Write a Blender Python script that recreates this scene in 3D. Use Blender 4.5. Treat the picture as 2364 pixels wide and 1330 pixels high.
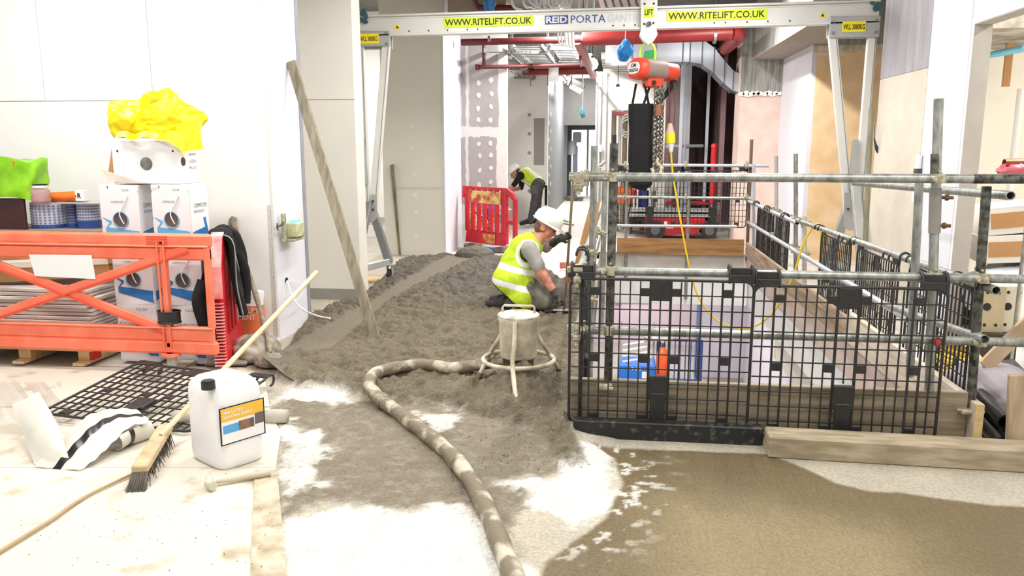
import bpy, math, random
import numpy as np
from mathutils import Vector, Matrix

random.seed(7)
for o in list(bpy.data.objects):
    bpy.data.objects.remove(o, do_unlink=True)
SC = bpy.context.scene
COL = SC.collection

# ------------------------------------------------------------------ camera
F, CX, CY, H = 1850.0, 1182.0, 665.0, 1.65          # focal length in px of the 2364x1330 frame
TH = math.atan((CY - 333.0) / F)                      # pitch down
YAW = math.atan((1420.0 - CX) * math.cos(TH) / F)     # camera turned left of the corridor axis (+Y)
cam = bpy.data.cameras.new('camera')
cam.sensor_width = 36.0
cam.lens = 36.0 * F / 2364.0
cam.clip_start = 0.05
camo = bpy.data.objects.new('camera', cam)
COL.objects.link(camo)
camo.location = (0, 0, H)
camo.rotation_euler = (math.pi / 2 - TH, 0, YAW)
SC.camera = camo

# ------------------------------------------------------------------ world, light, exposure
W = bpy.data.worlds.new('world')
SC.world = W
W.use_nodes = True
W.node_tree.nodes['Background'].inputs[0].default_value = (1.0, 0.985, 0.96, 1)
W.node_tree.nodes['Background'].inputs[1].default_value = 0.55
SC.view_settings.view_transform = 'Standard'
SC.view_settings.look = 'None'
SC.view_settings.gamma = 1.0
SC.view_settings.use_curve_mapping = False
SC.view_settings.exposure = 0.35
FILL_W = 46.0       # watts of one added ceiling batten


def area_light(name, loc, size, power, rot=(0, 0, 0), col=(1, 0.97, 0.92)):
    l = bpy.data.lights.new(name, 'AREA')
    l.shape = 'RECTANGLE'
    l.size, l.size_y = size
    l.energy = power
    l.color = col
    o = bpy.data.objects.new(name, l)
    o.location = loc
    o.rotation_euler = rot
    COL.objects.link(o)
    return o


# ------------------------------------------------------------------ pixel -> place
def _ray(x, y):
    f = Vector((-math.sin(YAW) * math.cos(TH), math.cos(YAW) * math.cos(TH), -math.sin(TH)))
    r = Vector((math.cos(YAW), math.sin(YAW), 0))
    u = r.cross(f)
    return r * ((x - CX) / F) + u * ((CY - y) / F) + f


EYE = Vector((0, 0, H))


def onz(x, y, z=0.0):
    d = _ray(x, y)
    return EYE + d * ((z - H) / d.z)


def ony(x, y, Y):
    d = _ray(x, y)
    return EYE + d * (Y / d.y)


def onx(x, y, X):
    d = _ray(x, y)
    return EYE + d * (X / d.x)


# ------------------------------------------------------------------ noise (numpy)
def _hash(ix, iy, iz):
    n = (ix * 374761393 + iy * 668265263 + iz * 2147483647 + 1013904223) & 0xffffffff
    n = ((n ^ (n >> 13)) * 1274126177) & 0xffffffff
    n = (n ^ (n >> 16)) & 0xffffffff
    return n.astype(np.float64) / 4294967295.0


def vnoise(p):
    p = np.asarray(p, float)
    i = np.floor(p).astype(np.int64)
    f = p - i
    f = f * f * (3 - 2 * f)
    r = 0
    for dx in (0, 1):
        for dy in (0, 1):
            for dz in (0, 1):
                w = (f[..., 0] if dx else 1 - f[..., 0]) * (f[..., 1] if dy else 1 - f[..., 1]) * (f[..., 2] if dz else 1 - f[..., 2])
                r = r + w * _hash(i[..., 0] + dx, i[..., 1] + dy, i[..., 2] + dz)
    return r


def fbm(p, o=4):
    p = np.asarray(p, float)
    a, s, r = 0.5, 1.0, 0
    for k in range(o):
        r = r + a * vnoise(p * s + 17.3 * k)
        a *= 0.5
        s *= 2.03
    return r / (1 - 0.5 ** o)


# ------------------------------------------------------------------ materials
def srgb(r, g, b):
    def c(v):
        v /= 255.0
        return v / 12.92 if v <= 0.04045 else ((v + 0.055) / 1.055) ** 2.4
    return (c(r), c(g), c(b))


_M = {}


def mat(name, col, rough=0.6, metal=0.0, var=0.12, scale=6.0, bump=0.0, bscale=60.0, col2=None, stretch=(1, 1, 1),
        emit=0.0, trans=0.0, alpha=1.0, spec=0.5, lo=0.35, hi=0.65, attr=None, coat=0.0):
    if name in _M:
        return _M[name]
    m = bpy.data.materials.new(name)
    m.use_nodes = True
    nt = m.node_tree
    b = nt.nodes['Principled BSDF']
    b.inputs['Roughness'].default_value = rough
    b.inputs['Metallic'].default_value = metal
    b.inputs['Specular IOR Level'].default_value = spec
    b.inputs['Alpha'].default_value = alpha
    b.inputs['Coat Weight'].default_value = coat
    b.inputs['Transmission Weight'].default_value = trans
    tc = nt.nodes.new('ShaderNodeTexCoord')
    mp = nt.nodes.new('ShaderNodeMapping')
    mp.inputs['Scale'].default_value = stretch
    nt.links.new(tc.outputs['Object'], mp.inputs['Vector'])
    c1 = tuple(col) + (1,)
    c2 = tuple(col2) + (1,) if col2 else tuple(x * (1 - var) for x in col) + (1,)
    if attr:
        at = nt.nodes.new('ShaderNodeAttribute')
        at.attribute_name = attr
        src = at.outputs['Color']
        nz = nt.nodes.new('ShaderNodeTexNoise')
        nz.inputs['Scale'].default_value = scale
        nz.inputs['Detail'].default_value = 6
        nt.links.new(mp.outputs[0], nz.inputs['Vector'])
        mr = nt.nodes.new('ShaderNodeMapRange')
        mr.inputs[1].default_value = 0.3
        mr.inputs[2].default_value = 0.7
        mr.inputs[3].default_value = 1 - var
        mr.inputs[4].default_value = 1 + var
        nt.links.new(nz.outputs[0], mr.inputs[0])
        mx = nt.nodes.new('ShaderNodeVectorMath')
        mx.operation = 'SCALE'
        nt.links.new(src, mx.inputs[0])
        nt.links.new(mr.outputs[0], mx.inputs['Scale'])
        nt.links.new(mx.outputs[0], b.inputs['Base Color'])
        rm = nt.nodes.new('ShaderNodeMapRange')      # alpha of the attribute = wetness
        rm.inputs[3].default_value = rough
        rm.inputs[4].default_value = 0.16
        nt.links.new(at.outputs['Alpha'], rm.inputs[0])
        nt.links.new(rm.outputs[0], b.inputs['Roughness'])
    elif var > 0 or col2:
        nz = nt.nodes.new('ShaderNodeTexNoise')
        nz.inputs['Scale'].default_value = scale
        nz.inputs['Detail'].default_value = 5
        nt.links.new(mp.outputs[0], nz.inputs['Vector'])
        cr = nt.nodes.new('ShaderNodeValToRGB')
        cr.color_ramp.elements[0].position = lo
        cr.color_ramp.elements[1].position = hi
        cr.color_ramp.elements[0].color = c2
        cr.color_ramp.elements[1].color = c1
        nt.links.new(nz.outputs[0], cr.inputs[0])
        nt.links.new(cr.outputs[0], b.inputs['Base Color'])
    else:
        b.inputs['Base Color'].default_value = c1
    if bump > 0:
        n2 = nt.nodes.new('ShaderNodeTexNoise')
        n2.inputs['Scale'].default_value = bscale
        n2.inputs['Detail'].default_value = 6
        nt.links.new(mp.outputs[0], n2.inputs['Vector'])
        bp = nt.nodes.new('ShaderNodeBump')
        bp.inputs['Strength'].default_value = bump
        bp.inputs['Distance'].default_value = 0.02
        nt.links.new(n2.outputs[0], bp.inputs['Height'])
        nt.links.new(bp.outputs[0], b.inputs['Normal'])
    if emit > 0:
        b.inputs['Emission Color'].default_value = c1
        b.inputs['Emission Strength'].default_value = emit
    _M[name] = m
    return m


def S(*a):
    return srgb(*a)


WHITE = mat('white_board', S(246, 245, 243), 0.75, var=0.03, scale=2.2, bump=0.02)
LILAC = mat('primed_board', S(226, 225, 234), 0.75, var=0.03, scale=2.0)
CREAM = mat('cream_board', S(226, 223, 214), 0.8, var=0.04, scale=2.0)
GREYB = mat('grey_plasterboard', S(164, 160, 160), 0.85, var=0.06, scale=3)
FILLER = mat('joint_filler', S(216, 211, 208), 0.85, var=0.06, scale=9)
CONC = mat('concrete', S(112, 110, 105), 0.85, var=0.25, scale=5, bump=0.15, bscale=40)
CONCL = mat('board_marked_concrete', S(172, 170, 165), 0.85, col2=S(132, 131, 127), scale=9, stretch=(4, 4, .3), bump=0.1)
PINKP = mat('pink_plaster', S(232, 212, 202), 0.85, col2=S(220, 192, 178), scale=3, bump=0.05)
ORANGEP = mat('orange_plaster', S(242, 214, 176), 0.85, col2=S(228, 190, 144), scale=3.2, bump=0.05)
MAROON = mat('maroon_board', S(164, 132, 136), 0.85, var=0.12, scale=3)
GALV = mat('galvanised_steel', S(176, 178, 174), 0.42, 0.75, col2=S(132, 134, 128), scale=30, stretch=(1, 1, .4))
GALVD = mat('scuffed_steel', S(120, 120, 112), 0.5, 0.7, col2=S(52, 54, 48), scale=26)
STUD = mat('steel_stud', S(190, 194, 204), 0.4, 0.5, var=0.1)
DUCT = mat('sheet_duct', S(186, 192, 202), 0.35, 0.55, var=0.15, scale=4)
DUCTE = mat('duct_seam', S(110, 114, 122), 0.45, 0.5, var=0.1)
REDPIPE = mat('red_pipe', S(150, 44, 44), 0.45, var=0.25, scale=6)
DREDPIPE = mat('dark_red_pipe', S(96, 30, 32), 0.5, var=0.25, scale=6)
BLACKP = mat('black_plastic', S(46, 45, 44), 0.5, col2=S(30, 30, 30), scale=14)
BLACKD = mat('black_membrane', S(30, 30, 30), 0.5, col2=S(92, 90, 86), scale=22, lo=0.28, hi=0.45)
TIMBER = mat('weathered_timber', S(166, 153, 130), 0.85, col2=S(132, 119, 97), scale=7, stretch=(.35, 4, 4), bump=0.1, bscale=30)
TIMBERY = mat('weathered_timber_y', S(168, 148, 128), 0.85, col2=S(126, 106, 84), scale=7, stretch=(4, .35, 4), bump=0.1, bscale=30)
TIMBERB = mat('brown_timber', S(168, 126, 80), 0.8, col2=S(132, 94, 56), scale=6, stretch=(.3, 3, 3))
PINE = mat('fresh_pine', S(226, 200, 150), 0.75, col2=S(206, 172, 116), scale=6, stretch=(.4, 4, 4))
DUSTW = mat('dusty_plank', S(156, 148, 128), 0.85, col2=S(120, 113, 96), scale=10, stretch=(3, 3, .3), bump=0.1)
CARD = mat('brown_card', S(186, 140, 92), 0.85, var=0.12, scale=5)
PAPER = mat('white_paper', S(238, 238, 238), 0.7, var=0.02)
BOXW = mat('white_carton', S(232, 233, 236), 0.6, var=0.03, scale=4)
BLUEL = mat('light_blue_print', S(96, 184, 226), 0.55, var=0.06)
BLUED = mat('blue_print', S(40, 120, 190), 0.55, var=0.06)
INK = mat('dark_ink', S(28, 28, 30), 0.6, var=0.0)
INKG = mat('grey_ink', S(120, 124, 132), 0.6, var=0.0)
ORANGE = mat('orange_plastic', S(246, 134, 104), 0.45, col2=S(240, 112, 80), scale=5)
ORANGED = mat('orange_plastic_shade', S(232, 84, 58), 0.45, var=0.1)
RED = mat('red_plastic', S(214, 30, 44), 0.4, col2=S(186, 20, 32), scale=5)
REDW = mat('faded_red_plastic', S(246, 196, 194), 0.5, col2=S(236, 116, 120), scale=8)
BLACKF = mat('black_fabric', S(22, 22, 24), 0.9, var=0.3, scale=30, bump=0.1)
ALU = mat('white_aluminium', S(226, 226, 222), 0.45, 0.15, var=0.05, scale=3)
ALUG = mat('grey_aluminium', S(188, 190, 190), 0.4, 0.35, var=0.1, scale=5)
ALUD = mat('dark_aluminium', S(140, 142, 146), 0.45, 0.4, var=0.1, scale=5)
YELLAB = mat('yellow_green_label', S(216, 236, 40), 0.5, var=0.03)
YELLOW = mat('yellow_label', S(250, 230, 30), 0.5, var=0.03)
NAVY = mat('navy_print', S(58, 74, 150), 0.5, var=0.0)
PALEP = mat('worn_print', S(206, 208, 214), 0.5, var=0.0)
HIVIS = mat('hi_vis_fabric', S(196, 222, 44), 0.7, col2=S(170, 196, 30), scale=14, bump=0.25, bscale=22)
REFLECT = mat('reflective_tape', S(236, 238, 240), 0.35, var=0.04)
SKIN = mat('skin', S(214, 152, 128), 0.55, col2=S(186, 116, 92), scale=22)
HELMET = mat('white_helmet', S(238, 236, 230), 0.35, var=0.03, coat=0.3)
TSHIRT = mat('grey_cotton', S(168, 166, 160), 0.85, var=0.15, scale=20, bump=0.2, bscale=25)
TROUSER = mat('dusty_trousers', S(124, 118, 106), 0.9, col2=S(84, 80, 72), scale=14, bump=0.25, bscale=25)
TROUSERD = mat('charcoal_trousers', S(78, 78, 82), 0.9, var=0.25, scale=14, bump=0.2, bscale=25)
GLOVE = mat('grey_glove', S(92, 88, 80), 0.8, col2=S(56, 54, 50), scale=24)
BOOT = mat('dark_boot', S(46, 44, 42), 0.7, var=0.3, scale=12)
MORTAR = mat('mortar_crusted_steel', S(226, 218, 200), 0.75, col2=S(178, 164, 138), scale=8, bump=0.25, bscale=45)
MORTARL = mat('mortar_spattered_lid', S(220, 214, 200), 0.7, col2=S(150, 132, 104), scale=9, lo=0.3, hi=0.5, bump=0.2)
HOSE = mat('cement_crusted_hose', S(122, 112, 93), 0.7, col2=S(196, 188, 170), scale=8, lo=0.38, hi=0.52, bump=0.35, bscale=30)
JERRY = mat('white_polythene', S(240, 240, 240), 0.4, var=0.02)
BLUEP = mat('blue_plastic', S(40, 110, 200), 0.45, var=0.12)
SHEET = mat('clear_sheet', S(222, 222, 214), 0.25, var=0.1, scale=8, alpha=0.45, spec=0.7)
SHEETW = mat('milky_sheet', S(224, 220, 208), 0.3, var=0.1, scale=7, alpha=0.9, spec=0.6)
GREENBAG = mat('lime_plastic_bag', S(150, 214, 34), 0.4, col2=S(118, 186, 18), scale=7, bump=0.2, bscale=14)
YELBAG = mat('yellow_plastic_bag', S(250, 232, 10), 0.35, col2=S(240, 208, 0), scale=5, bump=0.15, bscale=12)
RUBBER = mat('rubber', S(44, 43, 42), 0.7, var=0.2, scale=12)
LAMPG = mat('added_lamp_diffuser', (1, 0.97, 0.92), 0.5, var=0, emit=9.0)


# ------------------------------------------------------------------ mesh builder
class MB:
    def __init__(s):
        s.v, s.f, s.sm, s.mi = [], [], [], []

    def add(s, verts, faces, smooth=False, m=0):
        n = len(s.v)
        s.v.extend([tuple(p) for p in verts])
        for fc in faces:
            s.f.append(tuple(i + n for i in fc))
            s.sm.append(smooth)
            s.mi.append(m)
        return s

    def box(s, c, d, R=None, m=0, bev=0.0):
        c = Vector(c)
        hx, hy, hz = d[0] / 2, d[1] / 2, d[2] / 2
        b = min(bev, hx * .9, hy * .9, hz * .9)
        if b <= 0:
            V = [Vector((x, y, z)) for x in (-hx, hx) for y in (-hy, hy) for z in (-hz, hz)]
            Fc = [(0, 1, 3, 2), (4, 6, 7, 5), (0, 4, 5, 1), (2, 3, 7, 6), (0, 2, 6, 4), (1, 5, 7, 3)]
        else:
            V, idx = [], {}
            for sx in (-1, 1):
                for sy in (-1, 1):
                    for sz in (-1, 1):
                        for a in range(3):
                            p = [sx * (hx - b), sy * (hy - b), sz * (hz - b)]
                            p[a] = (sx, sy, sz)[a] * (hx, hy, hz)[a]
                            idx[(sx, sy, sz, a)] = len(V)
                            V.append(Vector(p))
            Fc = []
            for a in range(3):
                o1, o2 = [k for k in range(3) if k != a]
                for sg in (-1, 1):
                    q = []
                    for s1, s2 in ((-1, -1), (1, -1), (1, 1), (-1, 1)):
                        t = [0, 0, 0]
                        t[a], t[o1], t[o2] = sg, s1, s2
                        q.append(idx[(t[0], t[1], t[2], a)])
                    Fc.append(q)
            for a in range(3):            # edges parallel to axis a
                o1, o2 = [k for k in range(3) if k != a]
                for s1 in (-1, 1):
                    for s2 in (-1, 1):
                        q = []
                        for sg, w in ((-1, o1), (-1, o2), (1, o2), (1, o1)):
                            t = [0, 0, 0]
                            t[a], t[o1], t[o2] = sg, s1, s2
                            q.append(idx[(t[0], t[1], t[2], w)])
                        Fc.append(q)
            for sx in (-1, 1):
                for sy in (-1, 1):
                    for sz in (-1, 1):
                        Fc.append([idx[(sx, sy, sz, a)] for a in range(3)])
            # orient outward
            F2 = []
            for q in Fc:
                n = (V[q[1]] - V[q[0]]).cross(V[q[2]] - V[q[0]])
                ctr = sum((V[i] for i in q), Vector()) / len(q)
                F2.append(q if n.dot(ctr) > 0 else q[::-1])
            Fc = F2
        if R is not None:
            V = [R @ p for p in V]
        s.add([p + c for p in V], Fc, False, m)
        return s

    def beam(s, p0, p1, w, h, up=(0, 0, 1), m=0, bev=0.0):
        p0, p1 = Vector(p0), Vector(p1)
        d = (p1 - p0)
        L = d.length
        d.normalize()
        up = Vector(up)
        x = d
        y = up.cross(x)
        if y.length < 1e-5:
            y = Vector((1, 0, 0)).cross(x)
        y.normalize()
        z = x.cross(y)
        R = Matrix((x, y, z)).transposed()
        return s.box((p0 + p1) / 2, (L, w, h), R, m, bev)

    def cyl(s, p0, p1, r0, r1=None, n=12, caps=True, m=0):
        p0, p1 = Vector(p0), Vector(p1)
        r1 = r0 if r1 is None else r1
        a = (p1 - p0).normalized()
        b = a.orthogonal().normalized()
        c = a.cross(b)
        ring = [b * math.cos(2 * math.pi * k / n) + c * math.sin(2 * math.pi * k / n) for k in range(n)]
        A = [p0 + q * r0 for q in ring]
        B = [p1 + q * r1 for q in ring]
        s.add(A + B, [(k, (k + 1) % n, n + (k + 1) % n, n + k) for k in range(n)], True, m)
        if caps:
            s.add(A, [tuple(reversed(range(n)))], False, m)
            s.add(B, [tuple(range(n))], False, m)
        return s

    def pipe(s, p0, p1, ro, ri, n=16, m=0):
        p0, p1 = Vector(p0), Vector(p1)
        s.cyl(p0, p1, ro, n=n, caps=False, m=m)
        a = (p1 - p0).normalized()
        b = a.orthogonal().normalized()
        c = a.cross(b)
        ring = [b * math.cos(2 * math.pi * k / n) + c * math.sin(2 * math.pi * k / n) for k in range(n)]
        for p, fl in ((p0, True), (p1, False)):
            V = [p + q * ro for q in ring] + [p + q * ri for q in ring]
            Fc = [(k, (k + 1) % n, n + (k + 1) % n, n + k) for k in range(n)]
            s.add(V, [f if not fl else f[::-1] for f in Fc], False, m)
        V = [p0 + q * ri for q in ring] + [p1 + q * ri for q in ring]
        s.add(V, [(n + k, n + (k + 1) % n, (k + 1) % n, k) for k in range(n)], True, m)
        return s

    def tube(s, pts, r, n=8, closed=False, caps=True, m=0, flat=None):
        P = [Vector(p) for p in pts]
        N = len(P)
        rr = [r] * N if not hasattr(r, '__len__') else list(r)
        T = []
        for i in range(N):
            a = P[(i - 1) % N] if (closed or i > 0) else P[i]
            b = P[(i + 1) % N] if (closed or i < N - 1) else P[i]
            t = (b - a)
            T.append(t.normalized() if t.length > 1e-9 else Vector((0, 0, 1)))
        u = T[0].orthogonal().normalized()
        if flat is not None:
            fl = Vector(flat)
            u = (fl - T[0] * fl.dot(T[0])).normalized()
        V = []
        for i in range(N):
            u = (u - T[i] * u.dot(T[i])).normalized()
            w = T[i].cross(u)
            for k in range(n):
                a = 2 * math.pi * k / n
                V.append(P[i] + (u * math.cos(a) + w * math.sin(a)) * rr[i])
        Fc = []
        for i in range(N if closed else N - 1):
            j = (i + 1) % N
            for k in range(n):
                Fc.append((i * n + k, i * n + (k + 1) % n, j * n + (k + 1) % n, j * n + k))
        s.add(V, Fc, True, m)
        if caps and not closed:
            s.add(V[:n], [tuple(reversed(range(n)))], False, m)
            s.add(V[-n:], [tuple(range(n))], False, m)
        return s

    def prism(s, poly, o, ux, uy, depth, m=0):
        """polygon (2-d, counter-clockwise seen against uz) extruded from plane by depth along ux x uy"""
        o, ux, uy = Vector(o), Vector(ux), Vector(uy)
        uz = ux.cross(uy).normalized()
        A = [o + ux * a + uy * b for a, b in poly]
        B = [p + uz * depth for p in A]
        n = len(A)
        s.add(A + B, [tuple(reversed(range(n))), tuple(range(n, 2 * n))] + [(k, (k + 1) % n, n + (k + 1) % n, n + k) for k in range(n)], False, m)
        return s

    def lathe(s, prof, o, n=20, M=None, m=0):
        o = Vector(o)
        V = []
        for r, z in prof:
            for k in range(n):
                a = 2 * math.pi * k / n
                p = Vector((r * math.cos(a), r * math.sin(a), z))
                V.append(o + (M @ p if M else p))
        Fc = []
        for i in range(len(prof) - 1):
            for k in range(n):
                Fc.append((i * n + k, i * n + (k + 1) % n, (i + 1) * n + (k + 1) % n, (i + 1) * n + k))
        s.add(V, Fc, True, m)
        return s

    def grid(s, fn, nu, nv, m=0, smooth=True, closed_u=False):
        V = [fn(i / (nu if closed_u else nu - 1), j / (nv - 1)) for j in range(nv) for i in range(nu)]
        Fc = []
        for j in range(nv - 1):
            for i in range(nu if closed_u else nu - 1):
                i2 = (i + 1) % nu
                Fc.append((j * nu + i, j * nu + i2, (j + 1) * nu + i2, (j + 1) * nu + i))
        s.add(V, Fc, smooth, m)
        return s

    def quad(s, a, b, c, d, m=0):
        return s.add([a, b, c, d], [(0, 1, 2, 3)], False, m)


WORG = {}


def empty(name, loc, label, cat, group=None):
    o = bpy.data.objects.new(name, None)
    o.empty_display_size = 0.05
    COL.objects.link(o)
    o.location = loc
    WORG[o.name] = Vector(loc)
    o['label'] = label
    o['category'] = cat
    if group:
        o['group'] = group
    return o


def build(name, mb, mats, parent=None, label=None, cat=None, group=None, kind=None, loc=None):
    """one mesh object. world coordinates; parts are stored relative to their thing's base"""
    me = bpy.data.meshes.new(name)
    org = Vector((0, 0, 0))
    if parent is not None:
        org = WORG[parent.name]
    elif loc is not None:
        org = Vector(loc)
    elif mb.v:
        a = np.array(mb.v)
        lo, hi = a.min(0), a.max(0)
        org = Vector(((lo[0] + hi[0]) / 2, (lo[1] + hi[1]) / 2, lo[2]))
    me.from_pydata([(p[0] - org.x, p[1] - org.y, p[2] - org.z) for p in mb.v], [], mb.f)
    if not isinstance(mats, (list, tuple)):
        mats = [mats]
    for m in mats:
        me.materials.append(m)
    me.polygons.foreach_set('use_smooth', mb.sm)
    me.polygons.foreach_set('material_index', mb.mi)
    me.update()
    o = bpy.data.objects.new(name, me)
    COL.objects.link(o)
    if parent is not None:
        o.parent = parent
    else:
        o.location = org
    WORG[o.name] = org
    if label:
        o['label'] = label
    if cat:
        o['category'] = cat
    if group:
        o['group'] = group
    if kind:
        o['kind'] = kind
    return o


def copy_thing(src, loc=None, rz=None, label=None, parent=None):
    c = src.copy()
    COL.objects.link(c)
    if parent is not None:
        c.parent = parent
    if loc is not None:
        c.location = loc
    if rz is not None:
        c.rotation_euler = (0, 0, rz)
    if label:
        c['label'] = label
    for ch in src.children:
        copy_thing(ch, parent=c)
    return c


_TX = {}


def text_geo(s, bold=0.0):
    k = (s, bold)
    if k not in _TX:
        cu = bpy.data.curves.new('txt', 'FONT')
        cu.body = s
        cu.offset = bold
        cu.resolution_u = 2
        o = bpy.data.objects.new('txt', cu)
        COL.objects.link(o)
        dg = bpy.context.evaluated_depsgraph_get()
        me = bpy.data.meshes.new_from_object(o.evaluated_get(dg))
        V = np.array([v.co[:] for v in me.vertices])
        Fc = [tuple(p.vertices) for p in me.polygons]
        lo, hi = V.min(0), V.max(0)
        V = (V - lo) / np.maximum(hi - lo, 1e-6)
        _TX[k] = (V, Fc)
        bpy.data.objects.remove(o, do_unlink=True)
        bpy.data.meshes.remove(me)
        bpy.data.curves.remove(cu)
    return _TX[k]


def lettering(mb, s, o, ux, uy, bold=0.0, m=0):
    """text filling the box o, o+ux, o+uy"""
    V, Fc = text_geo(s, bold)
    o, ux, uy = Vector(o), Vector(ux), Vector(uy)
    mb.add([o + ux * v[0] + uy * v[1] for v in V], Fc, False, m)


def struct(name, mb, m, kind='structure', parent=None):
    return build(name, mb, m, parent, kind=kind)


def rotz(a):
    return Matrix.Rotation(a, 3, 'Z')


def catmull(P, n=8):
    P = [Vector(p) for p in P]
    Q = [P[0] * 2 - P[1]] + P + [P[-1] * 2 - P[-2]]
    out = []
    for i in range(1, len(Q) - 2):
        for k in range(n):
            t = k / n
            a, b, c, d = Q[i - 1], Q[i], Q[i + 1], Q[i + 2]
            out.append(0.5 * ((2 * b) + (c - a) * t + (2 * a - 5 * b + 4 * c - d) * t * t + (3 * b - a - 3 * c + d) * t ** 3))
    out.append(P[-1])
    return out

# =================================================================== THE SETTING
VX0, VX1, VY0, VY1 = -0.2, 2.06, 4.62, 12.46       # floor opening


def boxmb(x0, x1, y0, y1, z0, z1, m=0, mb=None, bev=0):
    mb = mb or MB()
    mb.box(((x0 + x1) / 2, (y0 + y1) / 2, (z0 + z1) / 2), (x1 - x0, y1 - y0, z1 - z0), m=m, bev=bev)
    return mb


PALEFLOOR = mat('pale_dusty_concrete', S(206, 202, 194), 0.7, col2=S(184, 178, 166), scale=3, bump=0.05)
mb = MB()
boxmb(-9, VX0, -3, 30, -0.3, 0, mb=mb)
boxmb(VX1, 8, -3, 30, -0.3, 0, mb=mb)
boxmb(VX0, VX1, -3, VY0, -0.3, 0, mb=mb)
boxmb(VX0, VX1, VY1, 30, -0.3, 0, mb=mb)
struct('floor', mb, PALEFLOOR)
struct('ceiling', boxmb(-9, 8, 1.5, 30, 3.9, 4.1), CONC)

# left wall behind the cartons: plasterboard sheets as parts
mb = boxmb(-8.9, -2.8, 6.32, 6.5, 0, 3.9)
wl = struct('wall_left', mb, WHITE)
sheets = [(-8.8, -5.3, 0, 2.0), (-5.3, -3.78, 0, 2.0), (-8.8, -4.72, 2.005, 3.9), (-4.715, -3.76, 2.005, 3.9), (-3.755, -2.794, 0, 3.9)]
for a, b, c, d in sheets:
    build('plasterboard_sheet', boxmb(a + .001, b - .001, 6.3, 6.325, c + .001, d - .001, bev=.0015), WHITE, wl)
# column side (lilac face) with its corner bead
mb = boxmb(-3.5, -2.8, 6.5, 7.05, 0, 3.9)
wc = struct('wall_column', mb, LILAC)
build('plasterboard_sheet', boxmb(-2.815, -2.795, 6.327, 7.0, 0.0, 3.9), LILAC, wc)
BEAD = mat('perforated_bead', S(196, 194, 188), 0.6, 0.1, col2=S(222, 220, 214), scale=90, lo=0.4, hi=0.6)
build('corner_bead', boxmb(-2.797, -2.790, 6.296, 6.335, 0.05, 1.16), BEAD, wc)
build('corner_bead', boxmb(-2.825, -2.80, 6.294, 6.3, 0.05, 1.16), BEAD, wc)
build('corner_bead', boxmb(-2.797, -2.791, 6.296, 6.33, 1.16, 3.9), FILLER, wc)
build('edge_trim', boxmb(-2.80, -2.79, 6.99, 7.06, 0.0, 3.9), mat('dark_edge', S(150, 150, 160), .7), wc)
# wall in the niche behind the column (frontal, cream)
mb = boxmb(-5, -2.67, 8.2, 8.45, 0, 3.9)
wn = struct('wall_niche', mb, CREAM)
build('plasterboard_sheet', boxmb(-3.6, -2.672, 8.185, 8.2, .1, 2.1), CREAM, wn)
build('plasterboard_sheet', boxmb(-3.6, -2.672, 8.185, 8.2, 2.106, 3.9), CREAM, wn)
b0 = build('skirting', boxmb(-3.6, -2.67, 8.165, 8.186, 0, .12), mat('grey_edge_strip', S(150, 148, 142), .8), wn)
struct('wall_niche_side', boxmb(-3.55, -3.5, 7.05, 8.2, 0, 3.9), CREAM)

# recess wall further back, with the lit doorway at its left
mb = MB()
boxmb(-3.42, -2.50, 11.72, 11.95, 0, 3.9, mb=mb)
wr = struct('wall_recess', mb, CREAM)
build('filler_patch', boxmb(-3.25, -2.5, 11.712, 11.72, 1.0, 1.03), FILLER, wr)
dots = [(950, 290), (950, 340), (955, 400), (958, 450), (960, 490), (962, 545)]
for x, y in dots:
    p = ony(x, y, 11.71)
    build('filler_spot', MB().cyl((p.x, 11.712, p.z), (p.x, 11.7205, p.z), .035, n=9), mat('bright_filler', S(240, 238, 232), .8), wr)
struct('wall_recess_side', boxmb(-5.0, -4.9, 8.45, 15, 0, 3.9), CREAM)
mb = MB()
boxmb(-4.9, -3.42, 14.0, 14.1, 0, 3.9, mb=mb)
struct('wall_doorway_end', mb, WHITE)
struct('trim_1', boxmb(-4.9, -3.42, 13.95, 14.0, .3, .36), ALUG)
# first corridor column: lilac return, then the grey taped board wall
struct('wall_corridor_return', boxmb(-2.499, -2.48, 11.71, 13.0, 0, 3.9), LILAC)
mb = boxmb(-2.6, -1.73, 13.0, 13.15, 0, 3.9)
wt = struct('wall_taped', mb, FILLER)
for (x0, x1, y0, y1) in [(1084, 1150, 100, 292), (1084, 1146, 316, 480), (1066, 1074, 105, 290), (1066, 1074, 318, 470)]:
    a, b = ony(x0, y1, 12.99), ony(x1, y0, 12.99)
    gm = MB()
    n = 14
    poly = []
    rnd = random.Random(int(x0))
    for k in range(n):
        poly.append((a.x + (b.x - a.x) * k / n, a.z + rnd.uniform(-.02, .02)))
    for k in range(n):
        poly.append((b.x + rnd.uniform(-.012, .012), a.z + (b.z - a.z) * k / n))
    for k in range(n):
        poly.append((b.x + (a.x - b.x) * k / n, b.z + rnd.uniform(-.02, .02)))
    for k in range(n):
        poly.append((a.x + rnd.uniform(-.012, .012), b.z + (a.z - b.z) * k / n))
    gm.prism(poly, (0, 13.0, 0), (1, 0, 0), (0, 0, 1), 0.006)
    g = build('grey_board', gm, GREYB, wt)
for (x, y) in [(1104, 192), (1134, 185), (1105, 220), (1135, 217), (1104, 250), (1134, 246), (1105, 277), (1133, 277),
               (1106, 332), (1132, 331), (1108, 360), (1134, 358), (1108, 393), (1133, 388), (1106, 426), (1133, 420)]:
    p = ony(x, y, 12.99)
    fm = MB()
    rnd = random.Random(x * 7 + y)
    poly = [(p.x + math.cos(k * .9) * .035 * rnd.uniform(.7, 1.3), p.z + math.sin(k * .9) * .045 * rnd.uniform(.7, 1.2)) for k in range(7)]
    fm.prism(poly, (0, 12.994, 0), (1, 0, 0), (0, 0, 1), 0.005)
    build('filler_spot', fm, FILLER, wt)
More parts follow.
